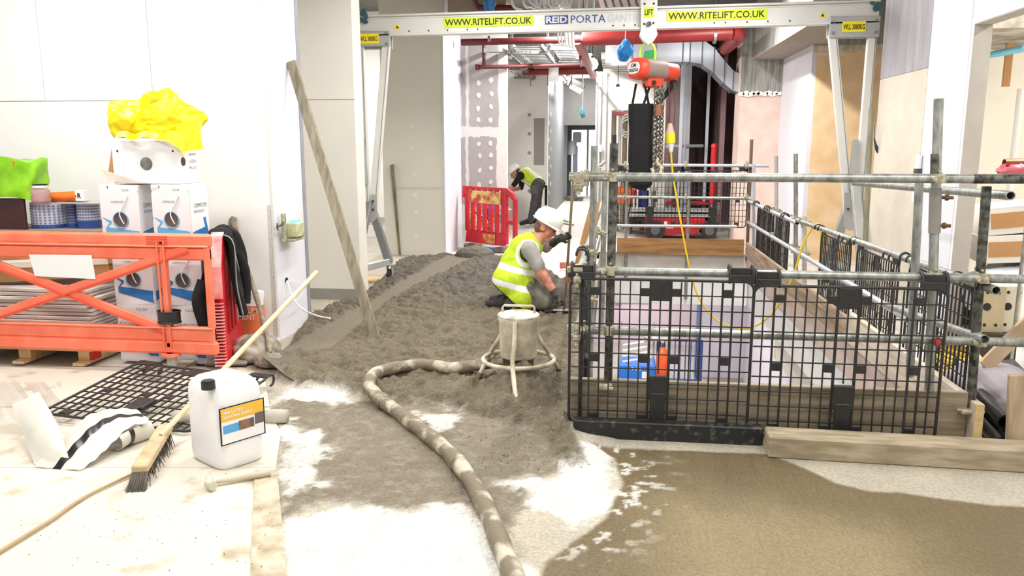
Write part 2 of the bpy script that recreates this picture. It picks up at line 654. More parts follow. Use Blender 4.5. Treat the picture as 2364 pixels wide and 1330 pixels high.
mb = boxmb(-2.9, -1.45, 17.6, 17.75, 0, 3.9)
wf = struct('wall_corridor_mid', mb, WHITE)
for k in range(9):
    p = ony(1222 + (k % 2) * 14, 265 + k * 22, 17.59)
    build('filler_spot', MB().cyl((p.x, 17.592, p.z), (p.x, 17.602, p.z), .04, n=8), GREYB, wf)
build('grey_board', boxmb(-1.75, -1.52, 17.594, 17.602, 1.2, 2.2), GREYB, wf)
struct('wall_corridor_left', boxmb(-2.95, -2.85, 13.15, 17.6, 0, 3.9), WHITE)
mb = boxmb(-1.55, -1.45, 17.75, 25, 0, 3.9)
ws = struct('wall_corridor_far', mb, mat('slate_board', S(120, 121, 126), .85, var=.08))
for k in range(10):
    p = onx(1272 - (k % 2) * 4, 265 + k * 20, -1.44)
    build('filler_spot', MB().cyl((-1.452, p.y, p.z), (-1.44, p.y, p.z), .05, n=8), WHITE, ws)
# end wall with a bright glazed doorway
pz = ony(1300, 300, 25).z
mb = MB()
boxmb(-2.5, -1.36, 25, 25.15, 0, 3.9, mb=mb)
boxmb(-1.36, -.2, 25, 25.15, pz, 3.9, mb=mb)
boxmb(-.2, 6, 25, 25.15, 0, 3.9, mb=mb)
GREYD = mat('grey_end_board', S(96, 96, 95), .85, var=.08)
struct('wall_end', mb, [GREYD])
DAY = mat('daylit_glass', (0.93, 1.0, 0.97), .3, var=0, emit=1.6)
w = struct('window_1', boxmb(-1.36, -.2, 25.1, 25.12, 0.06, pz), DAY)
build('window_frame', boxmb(-1.36, -1.32, 25.02, 25.1, 0, pz), ALUD, w)
build('window_frame', boxmb(-.86, -.8, 25.02, 25.1, 0, pz), ALUD, w)
build('window_sill', boxmb(-1.36, -.2, 24.9, 25.1, 0, .08), ALUG, w)
# dark bulkhead down from the ceiling in front of the end wall
struct('wall_end_upper', boxmb(-1.45, -.3, 23.2, 23.3, pz + .1, 3.9), GREYD)

# right side: near wall with the doorway, column, beam
mb = MB()
boxmb(2.7, 2.82, -2, 5.6, 0, 3.9, mb=mb)
boxmb(2.7, 2.82, 5.6, 6.75, 2.55, 3.9, mb=mb)
boxmb(2.7, 2.82, 6.75, 8.9, 0, 3.9, mb=mb)
wr2 = struct('wall_right', mb, WHITE)
REVEAL = mat('grey_reveal', S(178, 172, 164), .85, var=.08)
build('door_reveal', boxmb(2.695, 2.825, 6.742, 6.752, 0, 2.55), REVEAL, wr2)
build('door_reveal', boxmb(2.695, 2.825, 5.6, 6.75, 2.545, 2.555), REVEAL, wr2)
build('plasterboard_sheet', boxmb(2.69, 2.70, 6.8, 7.6, 0, 3.9), LILAC, wr2)
build('plasterboard_sheet', boxmb(2.69, 2.70, 7.61, 8.9, 0, 2.3), mat('beige_board', S(214, 204, 190), .8, var=.08), wr2)
build('plasterboard_sheet', boxmb(2.69, 2.70, 7.61, 8.9, 2.31, 3.9), mat('greyed_board', S(178, 176, 184), .8, col2=S(150, 146, 150), scale=2, stretch=(1, 3, .4)), wr2)
# side room behind the doorway
YELW = mat('warm_painted_wall', S(248, 244, 234), .8, var=.03)
struct('wall_side_room_back', boxmb(5.4, 5.5, 3, 11, 0, 3.9), YELW)
struct('wall_side_room_end', boxmb(2.82, 5.5, 8.8, 8.9, 0, 3.9), YELW)
# plastered columns
mb = boxmb(2.76, 3.75, 12.0, 12.7, 0, 3.9)
c1 = struct('wall_orange_column', mb, ORANGEP)
build('bare_concrete_head', boxmb(2.72, 3.78, 11.985, 12.0, 2.98, 3.9), CONCL, c1)
build('filler_patch', boxmb(2.72, 3.78, 11.982, 12.0, 2.90, 3.0), mat('torn_plaster', S(226, 220, 206), .8, col2=S(196, 172, 140), scale=14), c1)
struct('wall_white_return', boxmb(2.70, 2.76, 12.0, 14.0, 0, 3.9), LILAC)
mb = boxmb(2.04, 2.76, 14.0, 14.6, 0, 3.9)
c2 = struct('wall_pink_column', mb, PINKP)
a = ony(1715, 217, 13.98).z
build('bare_concrete_head', boxmb(2.035, 2.76, 13.98, 14.0, a, 3.9), CONCL, c2)
tm = MB()
rnd = random.Random(4)
for k in range(9):
    x0 = 2.06 + k * .075
    tm.prism([(x0 + math.cos(q * 1.05) * .06 * rnd.uniform(.6, 1.2), a + math.sin(q * 1.05) * .05 * rnd.uniform(.5, 1.3)) for q in range(6)], (0, 13.975, 0), (1, 0, 0), (0, 0, 1), .008)
build('torn_filler', tm, WHITE, c2)
# downstand concrete beam over the right of the opening
zb = 3.02
SOFF = mat('beam_soffit', S(170, 158, 146), .85, var=.12)
mb = boxmb(2.2, 2.9, 9.9, 14.0, zb, 3.9)
bmo = struct('trim_2', mb, CONCL)
build('soffit_board', boxmb(2.2, 2.9, 9.9, 14.0, zb - .006, zb), SOFF, bmo)
# far right: dark maroon plant room behind steel studs
struct('wall_plant_room', boxmb(1.1, 2.9, 18.5, 18.6, 0, 3.9), MAROON)
struct('wall_plant_side', boxmb(1.95, 2.04, 15.7, 18.5, 0, 3.9), MAROON)
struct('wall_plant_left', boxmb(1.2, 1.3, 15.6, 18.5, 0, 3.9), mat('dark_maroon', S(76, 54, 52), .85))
struct('wall_far_right', boxmb(2.9, 3.0, 14.6, 25, 0, 3.9), WHITE)
# corrugated roof deck over the far corridor: each rib is a part
DECK = mat('ribbed_deck', S(176, 172, 168), .5, .3, var=.15)
dk = struct('ceiling_deck', boxmb(-.3, 1.25, 15.8, 24.5, 3.34, 3.36), DECK)
for k in range(16):
    build('deck_rib', boxmb(-.3, 1.25, 15.9 + k * .5, 16.06 + k * .5, 3.25, 3.345), mat('deck_rib_pale', S(196, 192, 186), .5, .2), dk)  # ribs are a paler grey than the deck sheet

# storey below, seen through the opening
LZ = -3.45
struct('floor_lower', boxmb(-6, 8, 2, 26, LZ - .2, LZ), mat('lower_floor', S(176, 170, 166), .6, var=.1))
LPINK = mat('pale_pink_board', S(214, 196, 206), .8, var=.06, scale=2)
LW = mat('lower_white', S(228, 222, 232), .8, var=.04)
struct('wall_lower_back', boxmb(-6, 8, 20.5, 20.6, LZ, -.3), LPINK)
struct('wall_lower_partition', boxmb(1.95, 3.4, 17.6, 17.7, LZ, -.3), LW)
struct('wall_lower_right', boxmb(2.9, 3.0, 4.2, 17.6, LZ, -.3), LW)
struct('wall_lower_left', boxmb(-3.2, -3.1, 4, 20.5, LZ, -.3), LW)
struct('wall_lower_front', boxmb(-3.1, 2.9, 4.0, 4.1, LZ, -.3), LW)
struct('trim_3', boxmb(1.86, 1.95, 17.55, 17.75, LZ, -.3), mat('blue_grey_stud', S(130, 146, 176), .5, .2))
# edges of the opening: fascia boards
struct('trim_4', boxmb(VX0, VX1, VY1, VY1 + .05, -.8, -.34), PAPER)
struct('trim_5', boxmb(VX0, VX1, VY1 - .04, VY1, -.34, -.3), PAPER)
struct('trim_6', boxmb(VX1 - .03, VX1, VY0, VY1, -.32, -.02), mat('pinkish_board', S(206, 190, 180), .8, col2=S(186, 166, 154), scale=3))
struct('trim_7', boxmb(VX1 + .02, VX1 + .08, VY0, VY1, -.78, -.3), PAPER)
struct('trim_8', boxmb(VX1 + .45, VX1 + .5, VY0, VY1, -1.6, -.78), mat('stained_white_board', S(234, 230, 222), .8, col2=S(216, 190, 140), scale=2.2, stretch=(1, 1, .5), lo=.3, hi=.42))
struct('trim_9', boxmb(VX0 - .04, VX0, VY0, VY1, -.6, -.0), CONC)

# =================================================================== SCREED (stuff) over the slab
def inpoly(x, y, poly):
    r = np.zeros(x.shape, bool)
    n = len(poly)
    for i in range(n):
        x0, y0 = poly[i]
        x1, y1 = poly[(i + 1) % n]
        c = ((y0 > y) != (y1 > y)) & (x < (x1 - x0) * (y - y0) / (y1 - y0 + 1e-12) + x0)
        r ^= c
    return r


def pxpoly(pts):
    return [tuple(onz(x, y)[:2]) for x, y in pts]


def sdist(x, y, poly):
    """signed distance to a polygon, negative inside"""
    d = np.full(x.shape, 1e9)
    n = len(poly)
    for i in range(n):
        a, b = np.array(poly[i]), np.array(poly[(i + 1) % n])
        e = b - a
        t = np.clip(((x - a[0]) * e[0] + (y - a[1]) * e[1]) / (e @ e + 1e-12), 0, 1)
        d = np.minimum(d, np.hypot(x - a[0] - t * e[0], y - a[1] - t * e[1]))
    return np.where(inpoly(x, y, poly), -d, d)


def smst(a, b, v):
    t = np.clip((v - a) / (b - a), 0, 1)
    return t * t * (3 - 2 * t)


P_SCREED = pxpoly([(640, 840), (712, 735), (835, 690), (930, 600), (1035, 592), (1160, 600), (1240, 602), (1290, 650), (1420, 665), (1420, 720), (1400, 900), (1330, 1010), (1350, 1075), (1290, 1075),
                   (1230, 990), (1080, 960), (1000, 940), (860, 930), (760, 900), (700, 905), (640, 880)])
P_DAMP = pxpoly([(640, 905), (760, 925), (1080, 950), (1230, 960), (1330, 1010), (1350, 1085), (1240, 1120), (1180, 1240), (1080, 1170), (900, 1180), (760, 1160), (640, 1210)])
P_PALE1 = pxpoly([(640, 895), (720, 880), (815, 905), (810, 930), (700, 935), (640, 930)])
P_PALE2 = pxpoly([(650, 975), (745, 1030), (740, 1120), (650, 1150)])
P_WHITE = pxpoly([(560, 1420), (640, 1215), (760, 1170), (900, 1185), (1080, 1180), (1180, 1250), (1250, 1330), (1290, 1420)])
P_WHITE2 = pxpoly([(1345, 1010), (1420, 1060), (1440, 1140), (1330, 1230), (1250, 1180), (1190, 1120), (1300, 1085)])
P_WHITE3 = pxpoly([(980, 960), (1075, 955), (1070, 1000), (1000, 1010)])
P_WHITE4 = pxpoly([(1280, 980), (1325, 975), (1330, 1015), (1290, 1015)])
P_WET = pxpoly([(1370, 1035), (1770, 1050), (1850, 1080), (1930, 1118), (2010, 1138), (2080, 1140), (2180, 1155), (2290, 1170), (2364, 1172), (2700, 1200), (2800, 1500), (1200, 1500), (1260, 1300), (1400, 1200), (1440, 1120), (1420, 1060)])
P_WETL = pxpoly([(1540, 1160), (1800, 1180), (2100, 1240), (2150, 1330), (2100, 1500), (1500, 1500), (1530, 1300)])
P_STRIP = [(-2.62, 5.55), (-2.18, 5.9), (-2.28, 8.0), (-1.95, 11.2), (-2.4, 11.4), (-2.45, 10.7), (-2.5, 7.7)]


def ground(x0, x1, y0, y1, st):
    xs = np.arange(x0, x1 + st / 2, st)
    ys = np.arange(y0, y1 + st / 2, st)
    X, Y = np.meshgrid(xs, ys)
    z0 = np.zeros_like(X)
    p = np.stack([X, Y, z0], -1)
    w1 = (fbm(p * 4.0, 4) - .5)
    w2 = (fbm(p * 9.0 + 31, 3) - .5)
    w3 = (fbm(p * 27.0 + 7, 3) - .5)
    w4 = (fbm(p * 62.0 + 3, 2) - .5)
    wob = .35 * w1 + .2 * w2 + .16 * w3 + .10 * w4
    scr = smst(.03, -.05, sdist(X, Y, P_SCREED) + .18 * wob)
    strip = smst(.02, -.05, sdist(X, Y, P_STRIP) + .06 * wob)
    damp = smst(.03, -.03, sdist(X, Y, P_DAMP) + .5 * wob) * .95
    wet = smst(.02, -.01, sdist(X, Y, P_WET) + .04 * wob)
    wetl = smst(.25, -.25, sdist(X, Y, P_WETL) + .5 * wob)
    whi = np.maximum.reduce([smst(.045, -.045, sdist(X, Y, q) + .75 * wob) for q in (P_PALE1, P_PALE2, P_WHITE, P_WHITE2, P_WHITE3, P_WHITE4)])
    clod = fbm(p * 15 + 5, 5)
    lump = fbm(p * 3.1 + 9, 3)
    ridge = 1 - np.abs(fbm(p * np.array([7.0, 16.0, 1]) + 3, 3) * 2 - 1)
    h = .004 * w1
    h = h + scr * (.035 + .075 * (lump - .3) + .11 * (clod - .5) + .055 * (ridge - .6) + .045 * w3 + .022 * w4)
    h = h * (1 - strip) + strip * (.055 + .003 * w2)
    h = h + damp * (1 - scr) * np.clip(.006 + .03 * (clod - .40) + .014 * w3 + .008 * w4, 0, None)
    d = np.hypot(X + .58, (Y - 4.97) * .9)
    cone = np.clip(.28 * (1 - d / .38), 0, None)
    h = np.maximum(h, cone * (1 + .35 * (clod - .5)) + (.03 * (clod - .5) + .035 * w3 + .02 * w4) * (cone > 0))
    d = np.hypot((X + .2), (Y - 4.25) * .8)
    h = np.maximum(h, np.clip(.06 * (1 - d / .28), 0, None) * (1 + .9 * (clod - .5)) * (1 - 0 * wet))
    h = h * (1 - .97 * wet * (scr < .2))
    c = np.empty(X.shape + (4,))
    base = np.array(S(182, 174, 158))
    c[..., :3] = base * (.85 + .3 * fbm(p * 5, 3))[..., None]
    c[..., 3] = .1

    def mix(col, k, a=None):
        c[..., :3] = c[..., :3] * (1 - k[..., None]) + np.array(col) * k[..., None]
        if a is not None:
            c[..., 3] = c[..., 3] * (1 - k) + a * k
    mix(S(118, 108, 90), damp * np.clip(.95 + .5 * (clod - .5) + .6 * w3, 0, 1), .12)
    mix(S(224, 222, 216), np.clip(whi * (1.0 - damp * .15 + .7 * (clod - .5) + .9 * w4 + .5 * w3) * (1 - wet * .7), 0, 1), .25)  # ragged white patches mixed into the floor colour
    mix(S(108, 92, 60), wet * .97, .66)
    mix(S(150, 134, 100), wet * wetl * .85, .5)
    spk = smst(.62, .68, fbm(p * 22 + 4, 3)) * smst(.4, .0, sdist(X, Y, P_WHITE2)) * wet
    mix(S(240, 238, 230), spk * .8, .8)
    sc = np.clip(np.maximum(scr, (cone > .01) * 1.0), 0, 1)
    tone = (.72 + .42 * lump + .5 * w3 + .3 * w4 + .25 * (clod - .5))[..., None]
    k = sc[..., None]
    far = smst(6.5, 9.5, Y)[..., None]
    c[..., :3] = c[..., :3] * (1 - k) + (np.array(S(112, 102, 83)) * (1 - far) + np.array(S(98, 92, 81)) * far) * tone * k
    mix(S(122, 113, 97), strip * .9, .05)
    h += .0025
    return X, Y, h, c


def ground_obj(name, x0, x1, y0, y1, st, label):
    X, Y, h, c = ground(x0, x1, y0, y1, st)
    ny, nx = X.shape
    V = np.stack([X, Y, h], -1).reshape(-1, 3)
    idx = np.arange(nx * ny).reshape(ny, nx)
    q = np.stack([idx[:-1, :-1], idx[:-1, 1:], idx[1:, 1:], idx[1:, :-1]], -1).reshape(-1, 4)
    cx, cy = X[:-1, :-1].reshape(-1) + st / 2, Y[:-1, :-1].reshape(-1) + st / 2
    ok = ~((cx > VX0) & (cx < VX1) & (cy > VY0) & (cy < VY1))
    ok &= ~((cx < -2.8) & (cy > 6.3) & (cy < 7.05)) & ~((cx < -2.67) & (cy > 8.19) & (cy < 8.45)) & ~((cx < -3.5) & (cy > 6.3))
    q = q[ok]
    me = bpy.data.meshes.new(name)
    me.from_pydata(V.tolist(), [], q.tolist())
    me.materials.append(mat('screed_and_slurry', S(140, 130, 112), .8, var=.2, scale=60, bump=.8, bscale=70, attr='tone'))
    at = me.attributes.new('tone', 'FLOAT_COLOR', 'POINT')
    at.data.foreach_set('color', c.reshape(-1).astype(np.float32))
    me.polygons.foreach_set('use_smooth', [True] * len(me.polygons))
    o = bpy.data.objects.new(name, me)
    COL.objects.link(o)
    o['label'] = label
    o['category'] = 'screed'
    o['kind'] = 'stuff'
    return o


_gx = None
ground_obj('wet_slurry', -2.6, 3.2, 1.8, 4.6, .0125, 'brown wet slurry and white patches on the near floor')
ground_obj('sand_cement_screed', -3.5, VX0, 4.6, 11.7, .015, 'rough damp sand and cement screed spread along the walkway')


def gh(x, y):
    X, Y, h, c = ground(x, x + .001, y, y + .001, .01)
    return float(h[0, 0])


# =================================================================== ADDED LIGHT FITTINGS, invented battens put in to brighten the rooms
def batten(x, y, z, L=1.5, power=None, along='x', label='added white ceiling batten light', w=.22):
    power = FILL_W if power is None else power
    r = empty('added_light', (x, y, z), label, 'light', 'added batten lights')
    dx, dy = (L, w * .5) if along == 'x' else (w * .5, L)
    build('housing', boxmb(x - dx / 2, x + dx / 2, y - dy / 2, y + dy / 2, z, z + .06, bev=.01), PAPER, r)
    build('diffuser', boxmb(x - dx / 2 + .02, x + dx / 2 - .02, y - dy / 2 + .015, y + dy / 2 - .015, z - .02, z), LAMPG, r)
    for sx in (-.4, .4):
        build('hanger', MB().cyl((x + dx * sx, y + dy * sx * 0, z + .06), (x + dx * sx, y, 3.9), .004, n=5), GALV, r)
    l = area_light('lamp', (0, 0, -.03), (dx, dy), power)
    l.parent = r
    return r


bi = 0
NEARL = ['left of the camera', 'just ahead of the camera', 'right of the camera', 'above the cartons', 'above the tripod and hose', 'above the near end of the opening', 'above the kneeling worker', 'above the middle of the opening']
FARL = ['nearest the gantry', 'above the far clutter', 'above the far worker', 'nearest the bright doorway']
LOWL = ['beside the near fascia', 'before the blue lift', 'above the cage trolley']
for (x, y, al) in [(-3.8, 3.0, 'x'), (-1.2, 2.4, 'x'), (1.5, 3.0, 'x'), (-3.9, 4.9, 'x'), (-1.4, 5.2, 'y'), (.9, 5.6, 'y'), (-1.5, 7.6, 'y'), (1.0, 7.8, 'y')]:
    batten(x, y, 3.55, 1.5, FILL_W, al, 'added white batten light overhead, ' + NEARL[bi])
    bi += 1
for (x, y) in [(-.8, 12.6), (.5, 16.6), (-.9, 18.5), (-.7, 21.5)]:  # strong added lamps to brighten the far corridor
    batten(x, y, 3.6, 1.2, 200, 'y', 'added white batten light over the far corridor, ' + FARL.pop(0))
batten(1.5, 10.9, 3.6, 1.2, 110, 'y', 'added white batten light above the far right of the opening')  # added to brighten the orange column and the right side
batten(-4.2, 12.2, 3.5, 1.0, 60, 'x', 'added white batten light in the recess behind the doorway')
batten(4.2, 6.6, 3.5, 1.2, 170, 'y', 'added white batten light in the side room')  # added lamps to brighten the side room
batten(4.0, 7.9, 3.5, .8, 60, 'y', 'added white batten light at the back of the side room')
for (x, y) in [(1.0, 7.5), (.6, 14.5), (.6, 18.6)]:  # added lamps so the storey below isn't dark through the opening
    r = empty('added_light', (x, y, -.42), 'added white batten light on the ceiling of the storey below, ' + LOWL.pop(0), 'light', 'added batten lights below')
    if VY0 < y < VY1:
        r.location = (VX1 + .35, y, -.42)
        x = VX1 + .35
        WORG[r.name] = Vector((x, y, -.42))
    build('housing', boxmb(x - .05, x + .05, y - .7, y + .7, -.42, -.34), PAPER, r)
    build('diffuser', boxmb(x - .04, x + .04, y - .68, y + .68, -.44, -.42), LAMPG, r)
    l = area_light('lamp', (0, 0, -.05), (.1, 1.4), 90)
    l.parent = r

# =================================================================== SCAFFOLD GUARDRAIL around the opening
TR = 0.0242


def coupler(mb, p, axA, axB):
    """double coupler: two ring bands, a saddle and two eye bolts"""
    p, axA, axB = Vector(p), Vector(axA).normalized(), Vector(axB).normalized()
    n = axA.cross(axB).normalized()
    pa, pb = p - n * TR, p + n * TR
    for q, ax, sg in ((pa, axA, -1), (pb, axB, 1)):
        mb.cyl(q - ax * .024, q + ax * .024, TR + .008, n=14)
        s = n.cross(ax)
        for t in (-1, 1):
            c = q + s * t * (TR + .014)
            mb.box(c, (.034, .034, .034), Matrix((ax, s, n)).transposed(), bev=.006)
        c = q + s * (TR + .016)
        mb.cyl(c - n * .035, c + n * .035, .007, n=8)
        mb.cyl(c + n * sg * .030, c + n * sg * .044, .014, n=6)
    return mb


def tube_part(root, name, p0, p1, m=GALV, r=TR):
    return build(name, MB().pipe(p0, p1, r, r - .0045, 16), m, root)


COUP = mat('zinc_coupler', S(206, 200, 178), .4, .55, col2=S(150, 142, 116), scale=40)

YF = 4.5
fr = empty('front_guardrail', (.9, YF, 0), 'near scaffold tube guardrail with three long horizontal rails across the opening', 'guardrail')
for z, x0 in ((1.472, -.25), (.945, -.255), (.60, -.222)):
    tube_part(fr, 'rail', (x0, YF, z), (2.62, YF, z))
build('rail_sleeve', MB().cyl((1.86, YF, 1.472), (2.62, YF, 1.472), TR + .001, n=16, caps=False), GALVD, fr)
YP = YF + 2 * TR
tube_part(fr, 'post', (-.01, YP, .27), (-.005, YP, 1.655), GALVD)
build('post_spigot', MB().cyl((-.005, YP, 1.655), (-.005, YP, 1.70), .012, n=8), RUBBER, fr)
tube_part(fr, 'post', (1.765, YP, .30), (1.675, YP, 1.885), GALV)
build('post_sleeve', MB().cyl((1.715, YP, 1.18), (1.70, YP, 1.42), TR + .007, n=14), mat('grey_sleeve', S(150, 148, 140), .6, .4, var=.2), fr)
for z in (1.22, 1.37):
    build('sleeve_bolt', MB().cyl((1.72, YP, z), (1.79, YP - .01, z), .01, n=7).cyl((1.755, YP, z), (1.768, YP, z), .018, n=6), mat('rusty_bolt', S(112, 84, 60), .7, .3, var=.3), fr)
build('post_band', MB().cyl((1.694, YP, 1.47), (1.685, YP, 1.60), TR + .0012, n=16, caps=False), GALVD, fr)
tube_part(fr, 'post', (1.99, YP, .20), (1.955, YP, 1.43), GALVD)
for x, z in ((-.01, 1.472), (-.01, .945), (-.01, .60), (1.70, 1.472), (1.73, .945), (1.965, .945), (1.985, .60)):
    build('coupler', coupler(MB(), (x, YF + TR, z), (1, 0, 0), (0, 0, 1)), COUP, fr)
build('swivel_end', MB().cyl((1.75, YF - .03, .6), (1.75, YF - .045, .6), .026, n=12).cyl((1.75, YF - .045, .6), (1.75, YF - .055, .6), .016, n=8), mat('red_bolt', S(150, 70, 60), .6, .2), fr)
build('base_clamp', MB().box((-.03, YF + .02, .27), (.09, .07, .03), bev=.008).cyl((-.06, YF - .02, .26), (.02, YF - .02, .26), .012, n=8), COUP, fr)
build('base_clamp', MB().box((1.98, YF + .03, .2), (.13, .08, .025), rotz(.15), bev=.006).cyl((1.90, YF, .21), (1.99, YF, .205), .008, n=8), COUP, fr)

lf = empty('left_guardrail', (-.19, 8.4, 0), 'scaffold rails running back along the walkway side of the opening', 'guardrail')
for z in (1.42, .905, .57):
    tube_part(lf, 'rail', (-.195, 4.42, z), (-.15, 12.3, z - .03))
tube_part(lf, 'post', (-.145, 5.6, .0), (-.14, 5.6, 1.64))
tube_part(lf, 'post', (-.085, 7.0, .0), (-.08, 7.0, 1.40))
for z in (1.42, .905, .57):
    build('coupler', coupler(MB(), (-.195, 4.47, z + TR * 1.02), (0, 1, 0), (1, 0, 0)), COUP, lf)
    build('coupler', coupler(MB(), (-.165, 5.6, z), (0, 1, 0), (0, 0, 1)), COUP, lf)
    build('coupler', coupler(MB(), (-.12, 7.0, z - .01), (0, 1, 0), (0, 0, 1)), COUP, lf)

rg = empty('right_guardrail', (2.0, 8.4, 0), 'scaffold rails running back along the right edge of the opening', 'guardrail')
tube_part(rg, 'rail', (2.02, 4.42, 1.39), (2.0, 7.1, 1.33))
tube_part(rg, 'rail', (2.0, 4.42, .895), (2.0, 9.1, .83), GALV)
tube_part(rg, 'rail', (2.0, 9.1, .80), (2.0, 12.35, .81), STUD)
tube_part(rg, 'rail', (1.97, 4.42, .63), (2.0, 6.1, .485))
tube_part(rg, 'rail', (2.0, 5.6, .48), (2.0, 12.3, .50), STUD)
tube_part(rg, 'post', (1.82, 5.0, .25), (1.775, 5.0, 1.45), GALV)
DUSTYT = mat('dusty_tube', S(206, 206, 200), .5, .4, var=.15, scale=20)
for (xa, ya, yb, Y, m) in ((1837, 355, 690, 9.35, GALV), (1857, 500, 690, 8.9, DUSTYT), (1792, 360, 620, 10.5, DUSTYT), (1740, 380, 600, 12.1, STUD)):
    a, b = ony(xa, ya, Y), ony(xa, yb, Y)
    tube_part(rg, 'post', (b.x, Y, max(b.z, -.3)), (a.x, Y, a.z), m)
    for z in (.82, .49):
        build('coupler', coupler(MB(), ((b.x + 2.0) / 2, Y, z), (0, 1, 0), (0, 0, 1)), COUP, rg)
a = ony(1985, 420, 8.0)
tube_part(rg, 'post', (2.42, 8.0, 0), (2.36, 8.0, 1.98), mat('olive_tube', S(150, 146, 124), .6, .3, var=.2))

fg = empty('far_guardrail', (1.0, 12.4, 0), 'scaffold tube guardrail across the far end of the opening', 'guardrail')
for ya, yb, x0, x1, m in ((381, 383, 1440, 1775, STUD), (455, 458, 1425, 1735, GALV), (521, 523, 1425, 1700, ALUG)):
    a, b = ony(x0, ya, 12.4), ony(x1, yb, 12.4)
    tube_part(fg, 'rail', a, b, m)
for x, y0, y1, m in ((1444, 400, 640, GALV), (1583, 395, 690, GALV), (1724, 322, 600, mat('rusty_tube', S(110, 92, 84), .7, .3, var=.25))):
    a, b = ony(x, y0, 12.45), ony(x, y1, 12.45)
    tube_part(fg, 'post', (b.x, 12.45, b.z), (b.x - .02, 12.45, a.z), m)
    for yy in (381, 456):
        p = ony(x, yy, 12.42)
        build('coupler', coupler(MB(), (p.x, 12.425, p.z), (1, 0, 0), (0, 0, 1)), COUP, fg)

# =================================================================== BLACK MESH GUARD PANELS
def make_guard(w=1.0, h=.87, label='', grp='black mesh guard panels'):
    r = empty('mesh_guard', (0, 0, 0), label, 'guard panel', grp)
    f = MB()
    t = .014
    fr_pts = [(-w / 2 + .05, h), (w / 2 - .05, h)]
    pts = []
    R = .05
    for cx, cz, a0 in ((w / 2 - R, h - R, 0), (-w / 2 + R, h - R, 90), (-w / 2 + R, R, 180), (w / 2 - R, R, 270)):
        for k in range(5):
            a = math.radians(a0 + k * 22.5)
            pts.append((cx + R * math.cos(a), 0, cz + R * math.sin(a)))
    f.tube(pts, t * .6, 8, closed=True)
    build('frame', f, BLACKP, r)
    g = MB()
    n = 17
    dx = w / (n + 1)
    for k in range(1, n + 1):
        x = -w / 2 + k * dx
        if k in (8, 10):
            g.box((x, 0, h / 2), (.014, .012, h - .02))
        elif k in (2, 3, n - 1, n - 2):
            g.box((x, 0, h / 2), (.011, .01, h - .02))
        elif k != 9:
            g.box((x, 0, h / 2), (.0075, .008, h - .02))
        else:
            g.box((x, 0, h * .62), (.0075, .008, h * .5))
    for k in range(1, 10):
        g.box((0, 0, k * h / 10), (w - .02, .007, .0065))
    build('grid', g, BLACKP, r)
    for x in (-w / 2 + dx * 2.5, w / 2 - dx * 2.5, -dx * 1.5, dx * 1.5):
        for z in (h - .07, h * .47, .05):
            build('web_plate', MB().box((x, 0, z), (dx * .95, .014, .05 if z < h - .1 else .045), bev=.004), BLACKP, r)
    build('centre_plate', MB().box((0, -.004, h - .06), (dx * 2, .012, .115), bev=.003), BLACKP, r)
    build('toe_clip', MB().box((0, -.012, .24), (dx * 2.05, .03, .14), bev=.006).box((0, -.02, .10), (dx * 1.5, .022, .22), bev=.006), BLACKP, r)
    for x in (-w / 2 + .07, w / 2 - .07):
        hm = MB()
        for sx in (-.062, .062):
            arc = []
            for k in range(9):
                a = math.radians(-70 + k * 40)
                arc.append((x + sx, .038 + .034 * math.sin(a) * -1 * -1, h + .055 + .034 * math.cos(a) * 1))
            arc = [(x + sx, -.0, h - .01), (x + sx, -.004, h + .03)] + [(x + sx, .04 + .036 * math.cos(math.radians(180 - k * 25)), h + .05 + .036 * math.sin(math.radians(180 - k * 25))) for k in range(9)]
            hm.tube(arc, .0085, 6)
        hm.box((x, .0, h + .015), (.135, .014, .045), bev=.004)
        hm.box((x, .01, h + .055), (.11, .01, .04), bev=.003)
        build('hook', hm, BLACKP, r)
    return r


g0 = make_guard(1.005, .855, 'black plastic mesh guard hooked on the near rail, left one beside the kneeling worker')
g0.location = (.27, 4.452, .055)
g0.rotation_euler = (.012, 0, 0)
copy_thing(g0, (1.275, 4.448, .035), .004, 'black plastic mesh guard hooked on the near rail, right one above the timber sleeper')
# one turned along the left rails, seen edge on
copy_thing(g0, (-.165, 4.96, .02), math.pi / 2 * 1.0, 'black plastic mesh guard seen edge-on under the left scaffold rails')
for y, x, z, lb in ((5.3, 2.05, -.03, 'black mesh guard along the right edge, nearest the loose toe board'), (6.5, 2.045, -.06, 'black mesh guard along the right edge, second from the camera'),
                    (7.7, 2.045, -.07, 'black mesh guard along the right edge, third from the camera under the yellow cable'),
                    (10.2, 2.045, -.09, 'black mesh guard along the right edge, just beyond the two standing tubes'), (11.3, 2.045, -.09, 'black mesh guard along the right edge, farthest from the camera')):
    copy_thing(g0, (x, y, z), math.pi / 2, lb)
for x, lb in ((.55, 'black mesh guard on the far rails behind the hanging chain bag'), (1.5, 'black mesh guard on the far rails in front of the maroon room')):
    copy_thing(g0, (x, 12.54, .40), 0.0, lb)

# spare guard lying on the boards at the left
gl = copy_thing(g0, tuple(onz(285, 925, .09)), math.radians(-14), 'dusty black mesh guard lying on the floor boards behind the broom')
gl.rotation_euler = (math.radians(-85), math.radians(2), math.radians(-6))
gl.location = onz(262, 975, .06)

